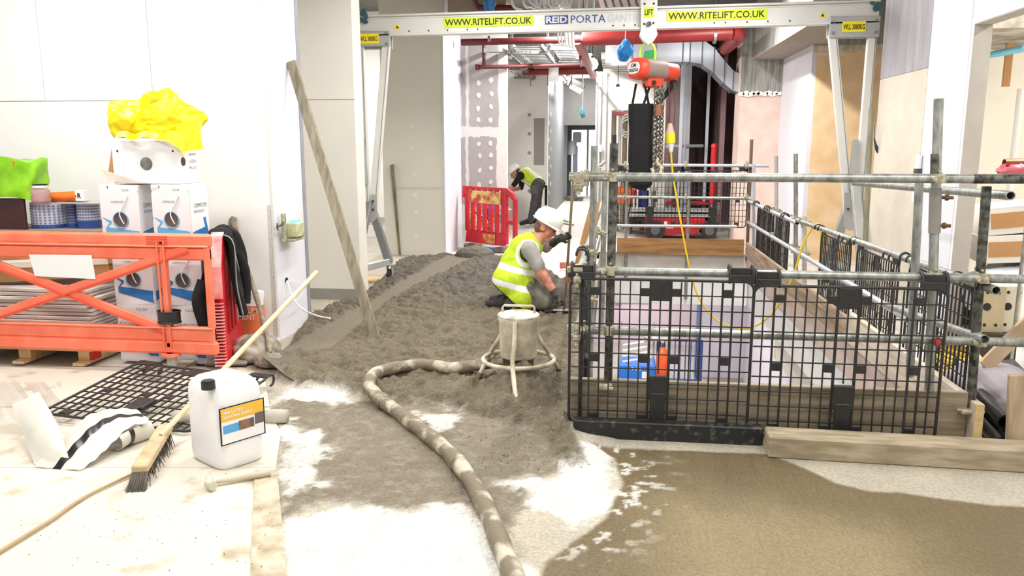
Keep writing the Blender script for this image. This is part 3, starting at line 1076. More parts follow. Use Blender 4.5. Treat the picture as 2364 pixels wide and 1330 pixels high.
# =================================================================== TIMBERS round the opening
tb = build('toe_board', boxmb(-.245, 1.97, 4.535, 4.575, .005, .30, bev=.004), TIMBER, label='long weathered toe board behind the near mesh guards', cat='board')
build('membrane_upstand', boxmb(-.2, .85, 4.36, 4.44, .0, .105, bev=.006), BLACKD, label='black membrane upstand along the foot of the left mesh guard', cat='membrane')
a, b = onz(1775, 1060), onz(2364, 1095)
build('timber_sleeper', MB().beam((.85, 4.27, .062), (2.3, 4.22, .062), .17, .12, bev=.008), mat('sleeper_wood', S(182, 169, 146), .85, col2=S(148, 133, 107), scale=9, stretch=(.6, 3, 3), bump=.1), label='heavy worn timber sleeper lying on the floor under the right mesh guard', cat='timber')
eb = build('end_board', MB().beam((2.0, 4.46, .13), (2.0, 6.9, .13), .045, .26, bev=.004), mat('pale_grey_board', S(206, 194, 180), .8, col2=S(180, 164, 146), scale=6, stretch=(4, .35, 4)), label='toe board with a pale cut end at the right corner of the opening', cat='board')
build('cut_end', MB().box((2.0, 4.458, .13), (.043, .006, .255)), PINE, eb)
build('side_board', boxmb(1.98, 2.02, 6.92, 12.3, .0, .2), TIMBERY, label='pale toe board along the far right edge of the opening', cat='board')
a, b = ony(1425, 549, 12.4), ony(1716, 590, 12.4)
build('far_toe_board', boxmb(a.x, b.x, 12.38, 12.42, b.z + .0, a.z), TIMBERB, label='brown knotty toe board across the far end of the opening', cat='board')
a, b = ony(2345, 770, 4.36), ony(2345, 1090, 4.36)
build('standing_plank', MB().beam((2.16, 4.36, 0.0), (2.13, 4.36, .46), .10, .035, up=(0, 1, 0), bev=.003), mat('pale_plank', S(196, 176, 150), .8, col2=S(168, 146, 120), scale=6, stretch=(4, 4, .4)), label='pale upright plank at the right edge beside the black pipes', cat='plank')
pA, pB = ony(2364, 755, 5.2), ony(2275, 845, 5.2)
build('leaning_batten', MB().beam(pB - (pA - pB) * .02, pA + (pA - pB) * .9, .03, .09, bev=.003), mat('tan_batten', S(214, 186, 152), .8, var=.15), label='tan timber batten propped across the doorway above the yellow hose', cat='timber')

# =================================================================== LIFTING GANTRY over the opening
GY = 9.4
ga = empty('portable_gantry', (-.1, GY, 0), 'white aluminium lifting gantry with a long printed beam spanning the opening', 'gantry')
BL, BR = Vector((-3.0, GY, 2.875)), Vector((2.77, GY, 2.925))
bdir = (BR - BL).normalized()
bup = Vector((-bdir.z, 0, bdir.x))


def bp(t, h, y=0.0):
    """point on the beam: t metres from its left end, h metres above its lower edge, y towards the back"""
    return BL + bdir * t + bup * h + Vector((0, y, 0))


BLEN = (BR - BL).length
mb = MB()
R3 = Matrix((bdir, (0, 1, 0), bup)).transposed()
mb.box(bp(BLEN / 2, .12), (BLEN, .05, .20), R3)
for h in (.012, .228):
    mb.box(bp(BLEN / 2, h), (BLEN, .13, .024), R3, bev=.005)
mb.box(bp(BLEN / 2, .20, -.03), (BLEN, .012, .012), R3)
build('beam', mb, ALU, ga)
for t in (.62, .85, 1.07, 1.30, 1.42, 2.95, 3.07, 3.19, 4.05, 4.17, 4.40, 4.62, 4.85):
    build('beam_bolt', MB().cyl(bp(t, .05, -.026), bp(t, .05, -.034), .009, n=7), INK, ga)


def px_t(x):
    p = ony(x, 60, GY)
    return (p.x - BL.x)


def label_plate(x0, x1, h0, h1, m, texts, y=-.034):
    t0, t1 = px_t(x0), px_t(x1)
    mb = MB()
    mb.box((bp((t0 + t1) / 2, (h0 + h1) / 2, y + .004)), (t1 - t0, .006, h1 - h0), R3)
    o = build('label_plate', mb, m, ga)
    for s, a, b, c, d, mt, bold in texts:
        tm = MB()
        lettering(tm, s, bp(t0 + (t1 - t0) * a, h0 + (h1 - h0) * c, y - .003), bdir * (t1 - t0) * (b - a), bup * (h1 - h0) * (d - c), bold)
        build('lettering', tm, mt, o)
    return o


label_plate(1025, 1232, .075, .185, YELLAB, [('WWW.RITELIFT.CO.UK', .02, .98, .18, .84, INK, .012)])
label_plate(1538, 1768, .075, .185, YELLAB, [('WWW.RITELIFT.CO.UK', .02, .98, .18, .84, INK, .012)])
t0, t1 = px_t(1259), px_t(1312)
o = build('label_plate', MB().box(bp((t0 + t1) / 2, .13, -.029), (t1 - t0, .006, .095), R3), NAVY, ga)
tm = MB()
lettering(tm, 'REID', bp(t0 + .012, .095, -.034), bdir * (t1 - t0 - .024), bup * .07, .03)
build('lettering', tm, ALU, o)
for s, x0, x1, m in (('PORTA', 1318, 1398, NAVY), ('GANTRY', 1403, 1486, PALEP)):
    tm = MB()
    lettering(tm, s, bp(px_t(x0), .088, -.030), bdir * (px_t(x1) - px_t(x0)), bup * .085, .0)
    build('lettering', tm, m, ga)
for x in (919, 1896):
    t = px_t(x)
    tm = MB()
    tm.add([bp(t - .04, .075, -.03), bp(t + .04, .075, -.03), bp(t, .145, -.03)], [(0, 1, 2)])
    o = build('warning_triangle', tm, YELLOW, ga)
    tm = MB()
    tm.add([bp(t - .018, .085, -.033), bp(t + .018, .085, -.033), bp(t, .117, -.033)], [(0, 1, 2)])
    build('warning_mark', tm, INK, o)
build('worn_sticker', MB().box(bp(px_t(1780), .205, -.034), (.11, .003, .012), R3), mat('orange_sticker', S(230, 180, 60), .6), ga)

# end brackets, V legs, lower splayed legs with castors
for sd, xa, xb, zb_, vbot in ((-1, -3.02, -2.60, 2.76, (-2.93, .86)), (1, 2.26, 2.78, 2.80, (2.66, .84))):
    mb = MB()
    mb.box(((xa + xb) / 2, GY - .055, zb_ + .09), (xb - xa, .02, .22 if sd > 0 else .17), bev=.006)
    mb.box(((xa + xb) / 2, GY + .055, zb_ + .09), (xb - xa, .02, .22), bev=.006)
    br = build('end_bracket', mb, ALUG, ga)
    for bx in (xa + .04, xb - .04):
        for bz in (zb_ + .03, zb_ + .15):
            build('bracket_bolt', MB().cyl((bx, GY - .065, bz), (bx, GY - .08, bz), .018, n=6), GALV, br)
    lp = boxmb(xa + .06 if sd < 0 else xa + .13, xa + .29 if sd < 0 else xa + .37, GY - .072, GY - .066, zb_ + .035, zb_ + .145)
    o = build('load_label', lp, YELLOW, br)
    tm = MB()
    x0_ = xa + .075 if sd < 0 else xa + .14
    lettering(tm, 'WLL 3000KG', (x0_, GY - .0745, zb_ + .06), (.2 if sd < 0 else .22, 0, 0), (0, 0, .055), .02)
    build('lettering', tm, INK, o)
    legs = ((xa + .05, vbot[0] - .035), (xb - .06, vbot[0] + .05))
    for xt, xb2 in legs:
        mb = MB()
        mb.beam((xt, GY, zb_ + .02), (xb2, GY, vbot[1] - .02), .07, .09, up=(1, 0, 0), bev=.006)
        lg = build('leg', mb, ALU, ga)
        e = MB()
        for dy in (-.037,):
            e.beam((xt + .03, GY + dy, zb_), (xb2 + .03, GY + dy, vbot[1]), .004, .006, up=(1, 0, 0))
        build('leg_groove', e, ALUD, lg)
    # U bracket at the knee
    kb = MB()
    kx, kz = vbot
    kb.prism([(kx - .12, kz + .28), (kx - .10, kz - .1), (kx - .04, kz - .14), (kx + .06, kz - .14), (kx + .11, kz - .08), (kx + .12, kz + .2), (kx + .05, kz + .2), (kx + .02, kz - .02), (kx - .03, kz - .02), (kx - .05, kz + .28)],
             (0, GY - .045, 0), (1, 0, 0), (0, 0, 1), .012)
    k = build('knee_bracket', kb, ALUG, ga)
    for bx, bz in ((kx + .07, kz + .12), (kx + .07, kz + .02), (kx - .07, kz + .1)):
        build('knee_bolt', MB().cyl((bx, GY - .055, bz), (bx, GY - .075, bz), .014, n=8), GALVD, k)
    cp = MB()
    cp.prism([(kx - .09, kz + .32), (kx + .02, kz + .32), (kx - .01, kz + .86), (kx - .075, kz + .86)], (0, GY - .05, 0), (1, 0, 0), (0, 0, 1), .03)
    build('jack_cover', cp, ALUG, ga)
    feet = (((-2.70, 9.42), (-2.90, 8.72)) if sd < 0 else ((2.58, 8.55), (2.58, 10.0)))
    for fx, fy in feet:
        mb = MB()
        top = Vector((kx + (.02 if sd < 0 else -.04), GY + (fy - GY) * .12 - .02, kz + .1 + (.35 if sd > 0 and fy < GY else 0)))
        mb.beam(top, (fx, fy, .22), .08, .09, up=(1, 0, 0), bev=.006)
        build('foot_leg', mb, ALUD if sd < 0 else ALUG, ga)
        mb = MB()
        mb.box((fx, fy, .205), (.13, .13, .02), bev=.004)
        for s in (-.03, .03):
            mb.prism([(-.05, .2), (-.01, .06), (.035, .06), (.055, .2)], (fx + s, fy, 0), (0, 1, 0), (0, 0, 1), .006)
        c = build('castor', mb, ALUG, ga)
        build('wheel', MB().cyl((fx - .022, fy, .075), (fx + .022, fy, .075), .072, n=18), RUBBER, c)
        build('wheel_hub', MB().cyl((fx - .028, fy, .075), (fx + .028, fy, .075), .028, n=10), GALV, c)
    mb = MB()
    mb.beam((feet[0][0], feet[0][1], .24), (feet[1][0], feet[1][1], .24), .06, .08, bev=.005)
    build('base_bar', mb, ALUG, ga)
# leg lettering, reading upwards
a, b = ony(2008, 560, 8.95), ony(2015, 455, 9.15)
tm = MB()
up_ = Vector((2.58, 8.55, .22)) - Vector((2.62, GY - .1, 1.28))
pb = Vector((2.58, 8.55, .22))
d = -up_.normalized()
o_ = pb + d * .38 + Vector((.02, -.05, 0))
lettering(tm, 'PORTA-GANTRY', o_, d * .62, Vector((-.055, 0, 0)), .0)
build('lettering', tm, INK, ga)
# timber packing under the left castor
build('castor_packing', boxmb(-3.0, -2.45, 9.25, 9.55, .002, .03, bev=.003), PINE, label='pine packing boards under the left gantry castor', cat='board')
# tape rags on the beam ends
for x, y, lb in ((840, 38, 'scrap of blue-green tape stuck on the left end of the gantry beam'), (2022, 12, 'blue tie on the right end of the gantry beam')):
    p = ony(x, y, GY - .06)
    mb = MB()
    rnd = random.Random(x)
    for k in range(5):
        q = p + Vector((rnd.uniform(-.06, .06), rnd.uniform(-.02, .01), rnd.uniform(-.04, .04)))
        mb.prism([(0, 0), (.06, -.01), (.07, .03), (.02, .05), (-.02, .03)], q, Vector((math.cos(k), 0, math.sin(k))), Vector((-math.sin(k), 0, math.cos(k))), .004)
    build('tape_scrap', mb, mat('teal_tape', S(60, 104, 120), .6, var=.3), label=lb, cat='tape')
mb = MB()
p = ony(2025, 345, 8.8)
mb.tube([p + Vector((-.04, 0, .12)), p + Vector((-.02, 0, .05)), p, p + Vector((.035, 0, -.05)), p + Vector((.07, 0, -.07))], [.006, .012, .02, .022, .01], 7)
mb.tube([p + Vector((-.045, .0, .25)), p + Vector((-.04, 0, .12))], .004, 5)
build('cam_lever', mb, mat('teal_lever', S(30, 60, 84), .5), label='dark blue strap end hanging beside the right gantry leg', cat='strap')

# =================================================================== TROLLEY, HOIST, CHAIN BAG
HX = px_t(1497) + BL.x
ht = px_t(1497)
tr = empty('beam_trolley', (HX, GY, 2.8), 'white plate trolley with a yellow-green label riding on the gantry beam', 'trolley')
mb = MB()
for y in (-.085, .085):
    mb.prism([(-.09, .33), (-.085, -.02), (-.09, -.06), (-.06, -.11), (-.02, -.16), (.02, -.16), (.06, -.11), (.09, -.06), (.085, -.02), (.09, .33)][::-1] if False else
             [(-.09, .33), (-.085, -.02), (-.1, -.06), (-.06, -.12), (0, -.17), (.06, -.12), (.1, -.06), (.085, -.02), (.09, .33)], bp(ht, 0, y), bdir, bup, .014)
build('side_plate', mb, ALU, tr)
for dx, dz in ((-.05, .26), (.05, .26), (-.05, .05), (.05, .055)):
    build('bolt', MB().cyl(bp(ht + dx, dz, -.085), bp(ht + dx, dz, -.105), .012, n=8), INK, tr)
build('axle_nut', MB().cyl(bp(ht, .045, -.085), bp(ht, .045, -.125), .03, n=6), GALVD, tr)
build('wheel', MB().cyl(bp(ht - .05, .045, -.07), bp(ht - .05, .045, .07), .03, n=12), GALV, tr)
o = build('label_plate', MB().box(bp(ht, .17, -.102), (.11, .004, .11), R3), YELLAB, tr)
tm = MB()
lettering(tm, 'LIFT', bp(ht - .045, .14, -.106), bdir * .09, bup * .06, .02)
build('lettering', tm, INK, o)
for dx, dz in ((-.03, -.07), (.03, -.07), (0, -.11)):
    build('rivet', MB().cyl(bp(ht + dx, dz, -.085), bp(ht + dx, dz, -.092), .013, n=10), ALUG, tr)

hz = bp(ht, -.17).z
ho = empty('chain_hoist', (HX, GY, hz - .6), 'orange and grey electric chain hoist hanging from the gantry trolley', 'hoist')
HG = mat('bright_green_hook', S(20, 150, 70), .45, var=.1)
HY = mat('lime_shackle', S(196, 226, 90), .45, var=.1)
mb = MB()
arc = [Vector((HX + .085 * math.sin(a), GY, hz - .10 + .13 * math.cos(a))) for a in [k * 2 * math.pi / 20 for k in range(20)]]
mb.tube(arc, .017, 8, closed=True)
build('shackle', mb, HY, ho)
mb = MB()
mb.prism([(-.05, .04), (.05, .05), (.06, -.08), (.02, -.13), (-.03, -.11), (-.06, -.04)][::-1], (HX + .01, GY + .02, hz - .10), (1, 0, 0), (0, 0, 1), .04)
build('safety_hook', mb, HG, ho)
build('hook_neck', MB().cyl((HX + .01, GY, hz - .2), (HX + .02, GY, hz - .31), .028, n=10), INK, ho)
HC = Vector(ony(1508, 163, GY))
ax = Vector((.80, .58, -.06)).normalized()
up = Vector((0, 0, 1))
sx = up.cross(ax).normalized()
up = ax.cross(sx)


def stadium(w, h, n=8):
    r = h / 2
    pts = []
    for k in range(n + 1):
        a = -math.pi / 2 + math.pi * k / n
        pts.append((w / 2 - r + r * math.cos(a), r * math.sin(a)))
    for k in range(n + 1):
        a = math.pi / 2 + math.pi * k / n
        pts.append((-w / 2 + r + r * math.cos(a), r * math.sin(a)))
    return pts


HO = mat('hoist_orange', S(232, 74, 44), .45, var=.12)
HGY = mat('hoist_grey', S(150, 132, 124), .5, .1, var=.12)


def loft(mb, rings):
    n = len(rings[0])
    V = [p for r in rings for p in r]
    Fc = []
    for i in range(len(rings) - 1):
        for k in range(n):
            Fc.append((i * n + k, i * n + (k + 1) % n, (i + 1) * n + (k + 1) % n, (i + 1) * n + k))
    mb.add(V, Fc, True)
    mb.add(rings[0], [tuple(reversed(range(n)))])
    mb.add(rings[-1], [tuple(range(n))])


def sect(t, w, h):
    # +sx is to the camera's left when looking along ax
    return [HC + ax * t + sx * a + up * b for a, b in stadium(w, h)]


mb = MB()
loft(mb, [sect(-.27, .26, .17), sect(-.25, .31, .22), sect(-.17, .32, .24)])
build('end_cover', mb, HO, ho)
mb = MB()
loft(mb, [sect(-.17, .31, .23), sect(.10, .31, .23)])
build('body', mb, HGY, ho)
mb = MB()
loft(mb, [sect(.10, .29, .21), sect(.28, .27, .20), sect(.31, .2, .15)])
build('motor_cover', mb, HO, ho)
mb = MB()
loft(mb, [sect(-.277, .22, .125), sect(-.272, .22, .125)])
o = build('name_plate', mb, PAPER, ho)
fl = -sx     # camera-right direction on the front cover
# the face looks towards -ax: its right-hand direction is up x (-ax)
rt = (Vector((0, 0, 1)).cross(-ax)).normalized()
tm = MB()
lettering(tm, 'CM', HC - ax * .281 - rt * .045 + up * .008, rt * .09, up * .04, .02)
lettering(tm, 'LODESTAR', HC - ax * .281 - rt * .09 - up * .042, rt * .18, up * .035, .02)
build('lettering', tm, INK, o)
mb = MB()
mb.box(HC + Vector((.0, -.05, -.14)), (.2, .16, .10), rotz(.5), bev=.015)
lb_ = build('lower_block', mb, HO, ho)
q = HC + Vector((-.0, -.13, -.14))
build('block_eye', MB().cyl(q, q + Vector((.01, -.03, 0)), .025, n=10), INK, lb_)


def chain(mb, p0, p1, L=.06, r=.0085, w=.02):
    p0, p1 = Vector(p0), Vector(p1)
    d = (p1 - p0)
    n = max(2, int(d.length / (L * .72)))
    t = d.normalized()
    a = t.orthogonal().normalized()
    b = t.cross(a)
    for k in range(n):
        c = p0 + d * ((k + .5) / n)
        u = a if k % 2 else b
        pts = [c + t * (L / 2 - w) * sg + (u * math.cos(th) + t * sg * math.sin(th)) * w for sg, ths in ((1, (0, math.pi / 2, math.pi)), (-1, (math.pi, math.pi / 2, 0))) for th in ths]
        mb.tube(pts, r, 5, closed=True)


STEELD = mat('dark_chain', S(120, 114, 104), .4, .6, var=.3)
for dx, y0, y1 in ((1514, 205, 400), (1522, 200, 405), (1530, 198, 395)):
    a, b = ony(dx, y0, GY - .24), ony(dx - 5, y1, GY - .24)
    mb = MB()
    chain(mb, a, b)
    build('chain', mb, STEELD, ho)
a, b = ony(1521, 242, GY - .24), ony(1520, 268, GY - .24)
build('chain_stop', MB().cyl(a, b, .045, n=10), mat('brown_stop', S(150, 92, 70), .6, var=.2), ho)
p = ony(1518, 375, GY - .24)
build('bottom_hook', MB().tube([p + Vector((0, 0, .05)), p, p + Vector((.05, 0, -.06)), p + Vector((.03, 0, -.13)), p + Vector((-.04, 0, -.12)), p + Vector((-.06, 0, -.06))], .022, 8), mat('cream_hook', S(220, 206, 180), .5), ho)
# chain bag
mb = MB()
bt, bb = ony(1480, 240, GY - .1), ony(1481, 440, GY - .1)


def bagf(u, v):
    a = 2 * math.pi * u
    z = bt.z + (bb.z - bt.z) * v
    rx, ry = .135, .11
    k = 1.0
    if v > .9:
        k = math.sqrt(max(0, 1 - ((v - .9) / .1) ** 2)) * .98 + .02
    ca, sa = math.cos(a), math.sin(a)
    e = .65
    x = math.copysign(abs(ca) ** e, ca) * rx
    y = math.copysign(abs(sa) ** e, sa) * ry
    wr = 1 + .05 * math.sin(9 * a + 6 * v) * (1 - v) + .03 * math.sin(14 * v)
    return Vector((bt.x + x * k * wr + .02 * v, bt.y + y * k * wr, z))


mb.grid(bagf, 40, 26, closed_u=True)
bg = empty('chain_bag', (bb.x, bb.y, bb.z), 'tall black fabric chain bag hanging under the hoist', 'bag')
build('bag_body', mb, BLACKF, bg)
for dx, tx in ((-.10, -.06), (.09, .03), (.02, .10)):
    build('strap', MB().tube([bt + Vector((dx, 0, -.03)), bt + Vector(((dx + tx) / 2, 0, .10)), bt + Vector((tx, .02, .22))], .014, 6), BLACKF, bg)
# control pendant, its leads and the long yellow cable
pe = empty('pendant_plug', tuple(ony(1548, 350, GY - .1)), 'cream and yellow plug hanging on red leads beside the hoist', 'plug')
a, b, c, d = ony(1547, 285, GY - .1), ony(1547, 308, GY - .1), ony(1548, 330, GY - .1), ony(1549, 352, GY - .1)
build('plug_top', MB().cyl(b, a, .05, .02, n=12), mat('cream_plug', S(226, 196, 170), .5), pe)
build('plug_collar', MB().cyl(b, c, .055, n=12), YELLOW, pe)
build('plug_tail', MB().cyl(c, d, .045, .018, n=12), PAPER, pe)
for x in (1544, 1556):
    build('lead', MB().tube([ony(x, 190, GY), ony(x + 2, 240, GY - .05), ony(x, 290, GY - .1)], .007, 5), DREDPIPE, pe)
mb = MB()
pth = [ony(1549, 352, GY - .1), ony(1553, 400, GY - .1), ony(1566, 480, GY - .1), ony(1590, 610, GY - .1), ony(1612, 685, GY - .1), ony(1650, 735, GY - .1), ony(1700, 757, GY - .1), ony(1745, 752, 9.2), ony(1790, 715, 8.9),
       ony(1830, 640, 8.6), ony(1852, 570, 8.5), ony(1876, 526, 8.4), ony(1895, 524, 8.35), ony(1893, 600, 8.3), ony(1888, 650, 8.3)]
mb.tube(catmull(pth, 8), .011, 6)
build('yellow_cable', mb, mat('yellow_cable', S(240, 206, 40), .5, var=.08), label='long yellow cable drooping from the plug into the opening and over the right rail', cat='cable')
a, b = ony(1540, 205, GY + .1), ony(1555, 190, GY + .1)
build('black_conduit', MB().tube([ony(1526, 230, GY), ony(1540, 215, GY + .05), ony(1556, 185, GY + .1)], .03, 8), BLACKF, label='black flexible sleeve looped beside the hoist', cat='sleeve')

# =================================================================== CEILING SERVICES
sp = empty('sprinkler_main', (0, 12.5, 3.2), 'thick red sprinkler main running across under the ceiling', 'pipe')
A, B, C2 = ony(1065, 98, 12.5), ony(1345, 91, 12.5), ony(1690, 77, 12.5)
build('pipe_run', MB().cyl(A, B, .05, n=12), DREDPIPE, sp)
build('pipe_run', MB().cyl(B, C2, .10, n=16), REDPIPE, sp)
build('pipe_elbow', MB().tube(catmull([C2, C2 + Vector((.10, .04, .0)), C2 + Vector((.13, .2, -.02)), C2 + Vector((.13, .6, -.03))], 5), .10, 14), REDPIPE, sp)
build('pipe_run', MB().cyl(C2 + Vector((.13, .6, -.03)), C2 + Vector((.13, 3.6, -.05)), .095, n=14), REDPIPE, sp)
for x in (1130, 1345, 1490, 1650):
    p = ony(x, 85, 12.5)
    build('hanger', MB().cyl((p.x, 12.5, 3.25), (p.x, 12.5, 3.9), .008, n=6).cyl((p.x - .02, 12.5, 3.21), (p.x + .02, 12.5, 3.21), .112 if x > 1345 else .06, n=14), GALV, sp)
sb = empty('sprinkler_branch', (-1.2, 13.4, 2.9), 'thin dark red sprinkler branch pipe with a short upstand', 'pipe')
a, b = ony(1106, 155, 12.8), ony(1338, 150, 13.4)
build('pipe_run', MB().tube([a, b, b + Vector((.02, 0, .3))], .032, 10), DREDPIPE, sb)
c = ony(1117, 152, 12.83)
build('upstand', MB().cyl(c, c + Vector((0, 0, .36)), .028, n=10), DREDPIPE, sb)
build('pipe_cap', MB().cyl(a, a + Vector((-.06, 0, 0)), .045, n=10), DREDPIPE, sb)
s3_ = empty('sprinkler_pipework', (-1, 16.5, 2.9), 'red sprinkler main further back with a branch running away down the corridor', 'pipe')
a, b = ony(1212, 165, 16.5), ony(1375, 163, 16.5)
build('pipe_run', MB().cyl(a, b, .075, n=14), REDPIPE, s3_)
build('pipe_run', MB().tube([a, a + Vector((.05, .5, -.02)), ony(1262, 213, 22)], .07, 12), REDPIPE, s3_)
for x in (1225, 1265, 1320, 1345):
    p = ony(x, 160, 16.5)
    build('hanger', MB().cyl((p.x, 16.5, 2.8), (p.x, 16.5, 3.9), .012, n=6), GALV, s3_)
dsc = empty('pipe_diagonal', (-.6, 13, 3.0), 'pinkish red pipe sloping away above the corridor', 'pipe')
build('pipe_run', MB().tube([ony(1332, 92, 12.6), ony(1345, 120, 13.4), ony(1370, 175, 17)], .075, 12), mat('dusty_red_pipe', S(180, 110, 110), .5, var=.2), dsc)

TRAYM = mat('galv_tray', S(150, 152, 152), .4, .6, var=.15)
for i, (x0, x1, z, lb) in enumerate(((-2.05, -1.75, 3.05, 'galvanised cable tray nearest the taped wall'), (-1.6, -1.15, 3.12, 'middle galvanised cable tray with ladder rungs'), (-1.05, -.6, 3.18, 'wide galvanised cable tray nearest the red diagonal pipe'))):
    t = empty('cable_tray', ((x0 + x1) / 2, 13, z), lb, 'cable tray', 'ceiling cable trays')
    m1 = MB()
    for x in (x0, x1):
        m1.box((x, 16.2, z + .03), (.012, 7.0, .07))
    build('side_rail', m1, TRAYM, t)
    for k in range(28):
        build('rung', MB().box(((x0 + x1) / 2, 12.8 + k * .25, z + .01), (x1 - x0, .11 if i else .05, .012)), TRAYM, t)
    for y in (13.2, 15.2, 17.2):
        build('support', MB().box(((x0 + x1) / 2, y, z - .03), (x1 - x0 + .16, .04, .04)).cyl((x0 - .06, y, z - .03), (x0 - .06, y, 3.9), .006, n=5).cyl((x1 + .06, y, z - .03), (x1 + .06, y, 3.9), .006, n=5), GALV, t)
for (x, y, Y, s, lb) in ((1278, 172, 15, 1, 'white notice hanging under the cable trays'),):
    p = ony(x, y, Y)
    build('hanging_notice', boxmb(p.x - .09, p.x + .09, Y, Y + .006, p.z - .13, p.z + .13, mb=MB().cyl((p.x, Y + .003, p.z), (p.x, Y + .003, 3.9), .003, n=5)), PAPER, label=lb, cat='notice')

du = empty('air_duct', (.8, 14.3, 3.0), 'galvanised rectangular air duct with a sloping offset down to the right', 'duct')
ys0, ys1 = 14.25, 14.75
path = [(-.2, 3.42, 3.02), (.25, 3.42, 3.02), (.65, 3.415, 3.02), (1.1, 3.40, 3.02), (1.22, 3.40, 3.02), (1.42, 3.38, 2.98), (1.62, 3.24, 2.84), (1.80, 3.02, 2.66), (1.95, 2.86, 2.54), (2.1, 2.80, 2.50)]
for k in range(len(path) - 1):
    (xa, ta, ba), (xb, tb_, bb_) = path[k], path[k + 1]
    mb = MB()
    mb.prism([(xa, ba), (xb, bb_), (xb, tb_), (xa, ta)], (0, ys0, 0), (1, 0, 0), (0, 0, 1), -(ys1 - ys0))
    build('duct_section', mb, DUCT, du)
    if k:
        mb = MB()
        dx_, dz_ = .012, 0
        mb.box((xa, (ys0 + ys1) / 2, (ta + ba) / 2), (.02, ys1 - ys0 + .03, (ta - ba) + .03))
        build('duct_flange', mb, DUCTE, du)
for x in (.9, 1.3):
    build('hanger', MB().cyl((x, 14.24, 3.4), (x, 14.24, 3.9), .008, n=6), GALV, du)

FILM = [(1443, 116, 12.0, .12, .13, 'crumpled blue plastic film tied near the duct end'), (1130, 8, 10.5, .08, .13, 'blue plastic film hanging at the top left of the corridor'), (1345, 262, 19, .06, .10, 'teal plastic scrap hanging by the far lamp')]

# white data cables looping over the beam
cb = empty('cable_bundle', (-.9, 10.2, 3.2), 'bundle of white data cables drooping from the ceiling behind the beam', 'cables')
for k in range(12):
    x0 = 1178 + k * 12
    rnd = random.Random(k)
    pts = [ony(x0 - 6, -60, 10.3), ony(x0 + rnd.uniform(-10, 10), 5 + rnd.uniform(-8, 8), 10.2), ony(x0 + 26, 22 + rnd.uniform(-6, 10), 10.1), ony(x0 + 48 + rnd.uniform(0, 20), 40, 10.2), ony(x0 + 60, -40, 10.6)]
    build('cable', MB().tube(catmull(pts, 5), .013, 6), PAPER, cb)
for k in range(5):
    rnd = random.Random(k + 50)
    pts = [ony(1285 + k * 8, 40, 12), ony(1290 + k * 8, 95 + k * 3, 12), ony(1305 + k * 5, 100, 12.05), ony(1306 + k * 4, 40, 12.1)]
    build('cable', MB().tube(catmull(pts, 5), .013, 6), PAPER, cb)
for k in range(7):
    p0, p1 = ony(1380 + k * 18, -30, 11), ony(1398 + k * 18, 30, 12.5)
    build('ceiling_batten', MB().beam(p0, p1, .07, .07), ALUG, label='grey ceiling channel above the beam, number %s from the cable bundle' % ('one two three four five six seven'.split()[k]), cat='channel', group='ceiling channels above the beam')
# panel of ceiling board and pipe at top left of the corridor
p = ony(1075, 10, 11.0)
build('bulkhead_box', boxmb(-2.3, -1.5, 11.2, 11.9, 3.42, 3.895), mat('tan_ceiling_board', S(170, 154, 136), .8, var=.12), label='tan ceiling box at the top left of the corridor', cat='box')
build('drop_pipe', MB().tube([ony(1085, -30, 11.0), ony(1103, 18, 11.1), ony(1190, 20, 11.2)], .045, 10), DREDPIPE, label='dark red pipe dropping from the ceiling above the left of the beam', cat='pipe')

# =================================================================== LEFT: FLOOR BOARDS
PLY = mat('dusty_plywood', S(212, 204, 190), .75, col2=S(172, 158, 134), scale=4.5, lo=.3, hi=.44, bump=.1, bscale=30)


def floorpoly(pts, z=.022):
    return [tuple(onz(x, y, z)[:2]) for x, y in pts]


def slab(poly, z0, z1):
    mb = MB()
    a = sum(poly[i][0] * poly[(i + 1) % len(poly)][1] - poly[(i + 1) % len(poly)][0] * poly[i][1] for i in range(len(poly)))
    if a < 0:
        poly = poly[::-1]
    mb.prism(poly, (0, 0, z0), (1, 0, 0), (0, 1, 0), z1 - z0)
    return mb


BZ = .022
build('floor_sheet', slab(floorpoly([(-700, 1420), (668, 1420), (652, 1260), (636, 1080), (-420, 1080)]), .004, BZ), PLY, label='large dusty plywood sheet on the floor at the bottom left', cat='plywood')
build('floor_sheet', slab(floorpoly([(-420, 1078), (636, 1078), (648, 1000), (622, 940), (-300, 940)]), .004, BZ - .003), PLY, label='plywood sheet under the white jerrycan', cat='plywood')
build('floor_sheet', slab(floorpoly([(-300, 938), (622, 938), (610, 866), (560, 848), (-180, 846)]), .004, BZ - .001), PLY, label='plywood sheet under the lying mesh guard', cat='plywood')
build('edge_strip', slab(floorpoly([(575, 1400), (668, 1400), (640, 1085), (588, 1085)], .027), BZ, BZ + .006), mat('crusted_board', S(206, 196, 176), .85, col2=S(160, 146, 118), scale=9, bump=.3, bscale=35), label='crusted edge strip on the plywood beside the slurry', cat='board')

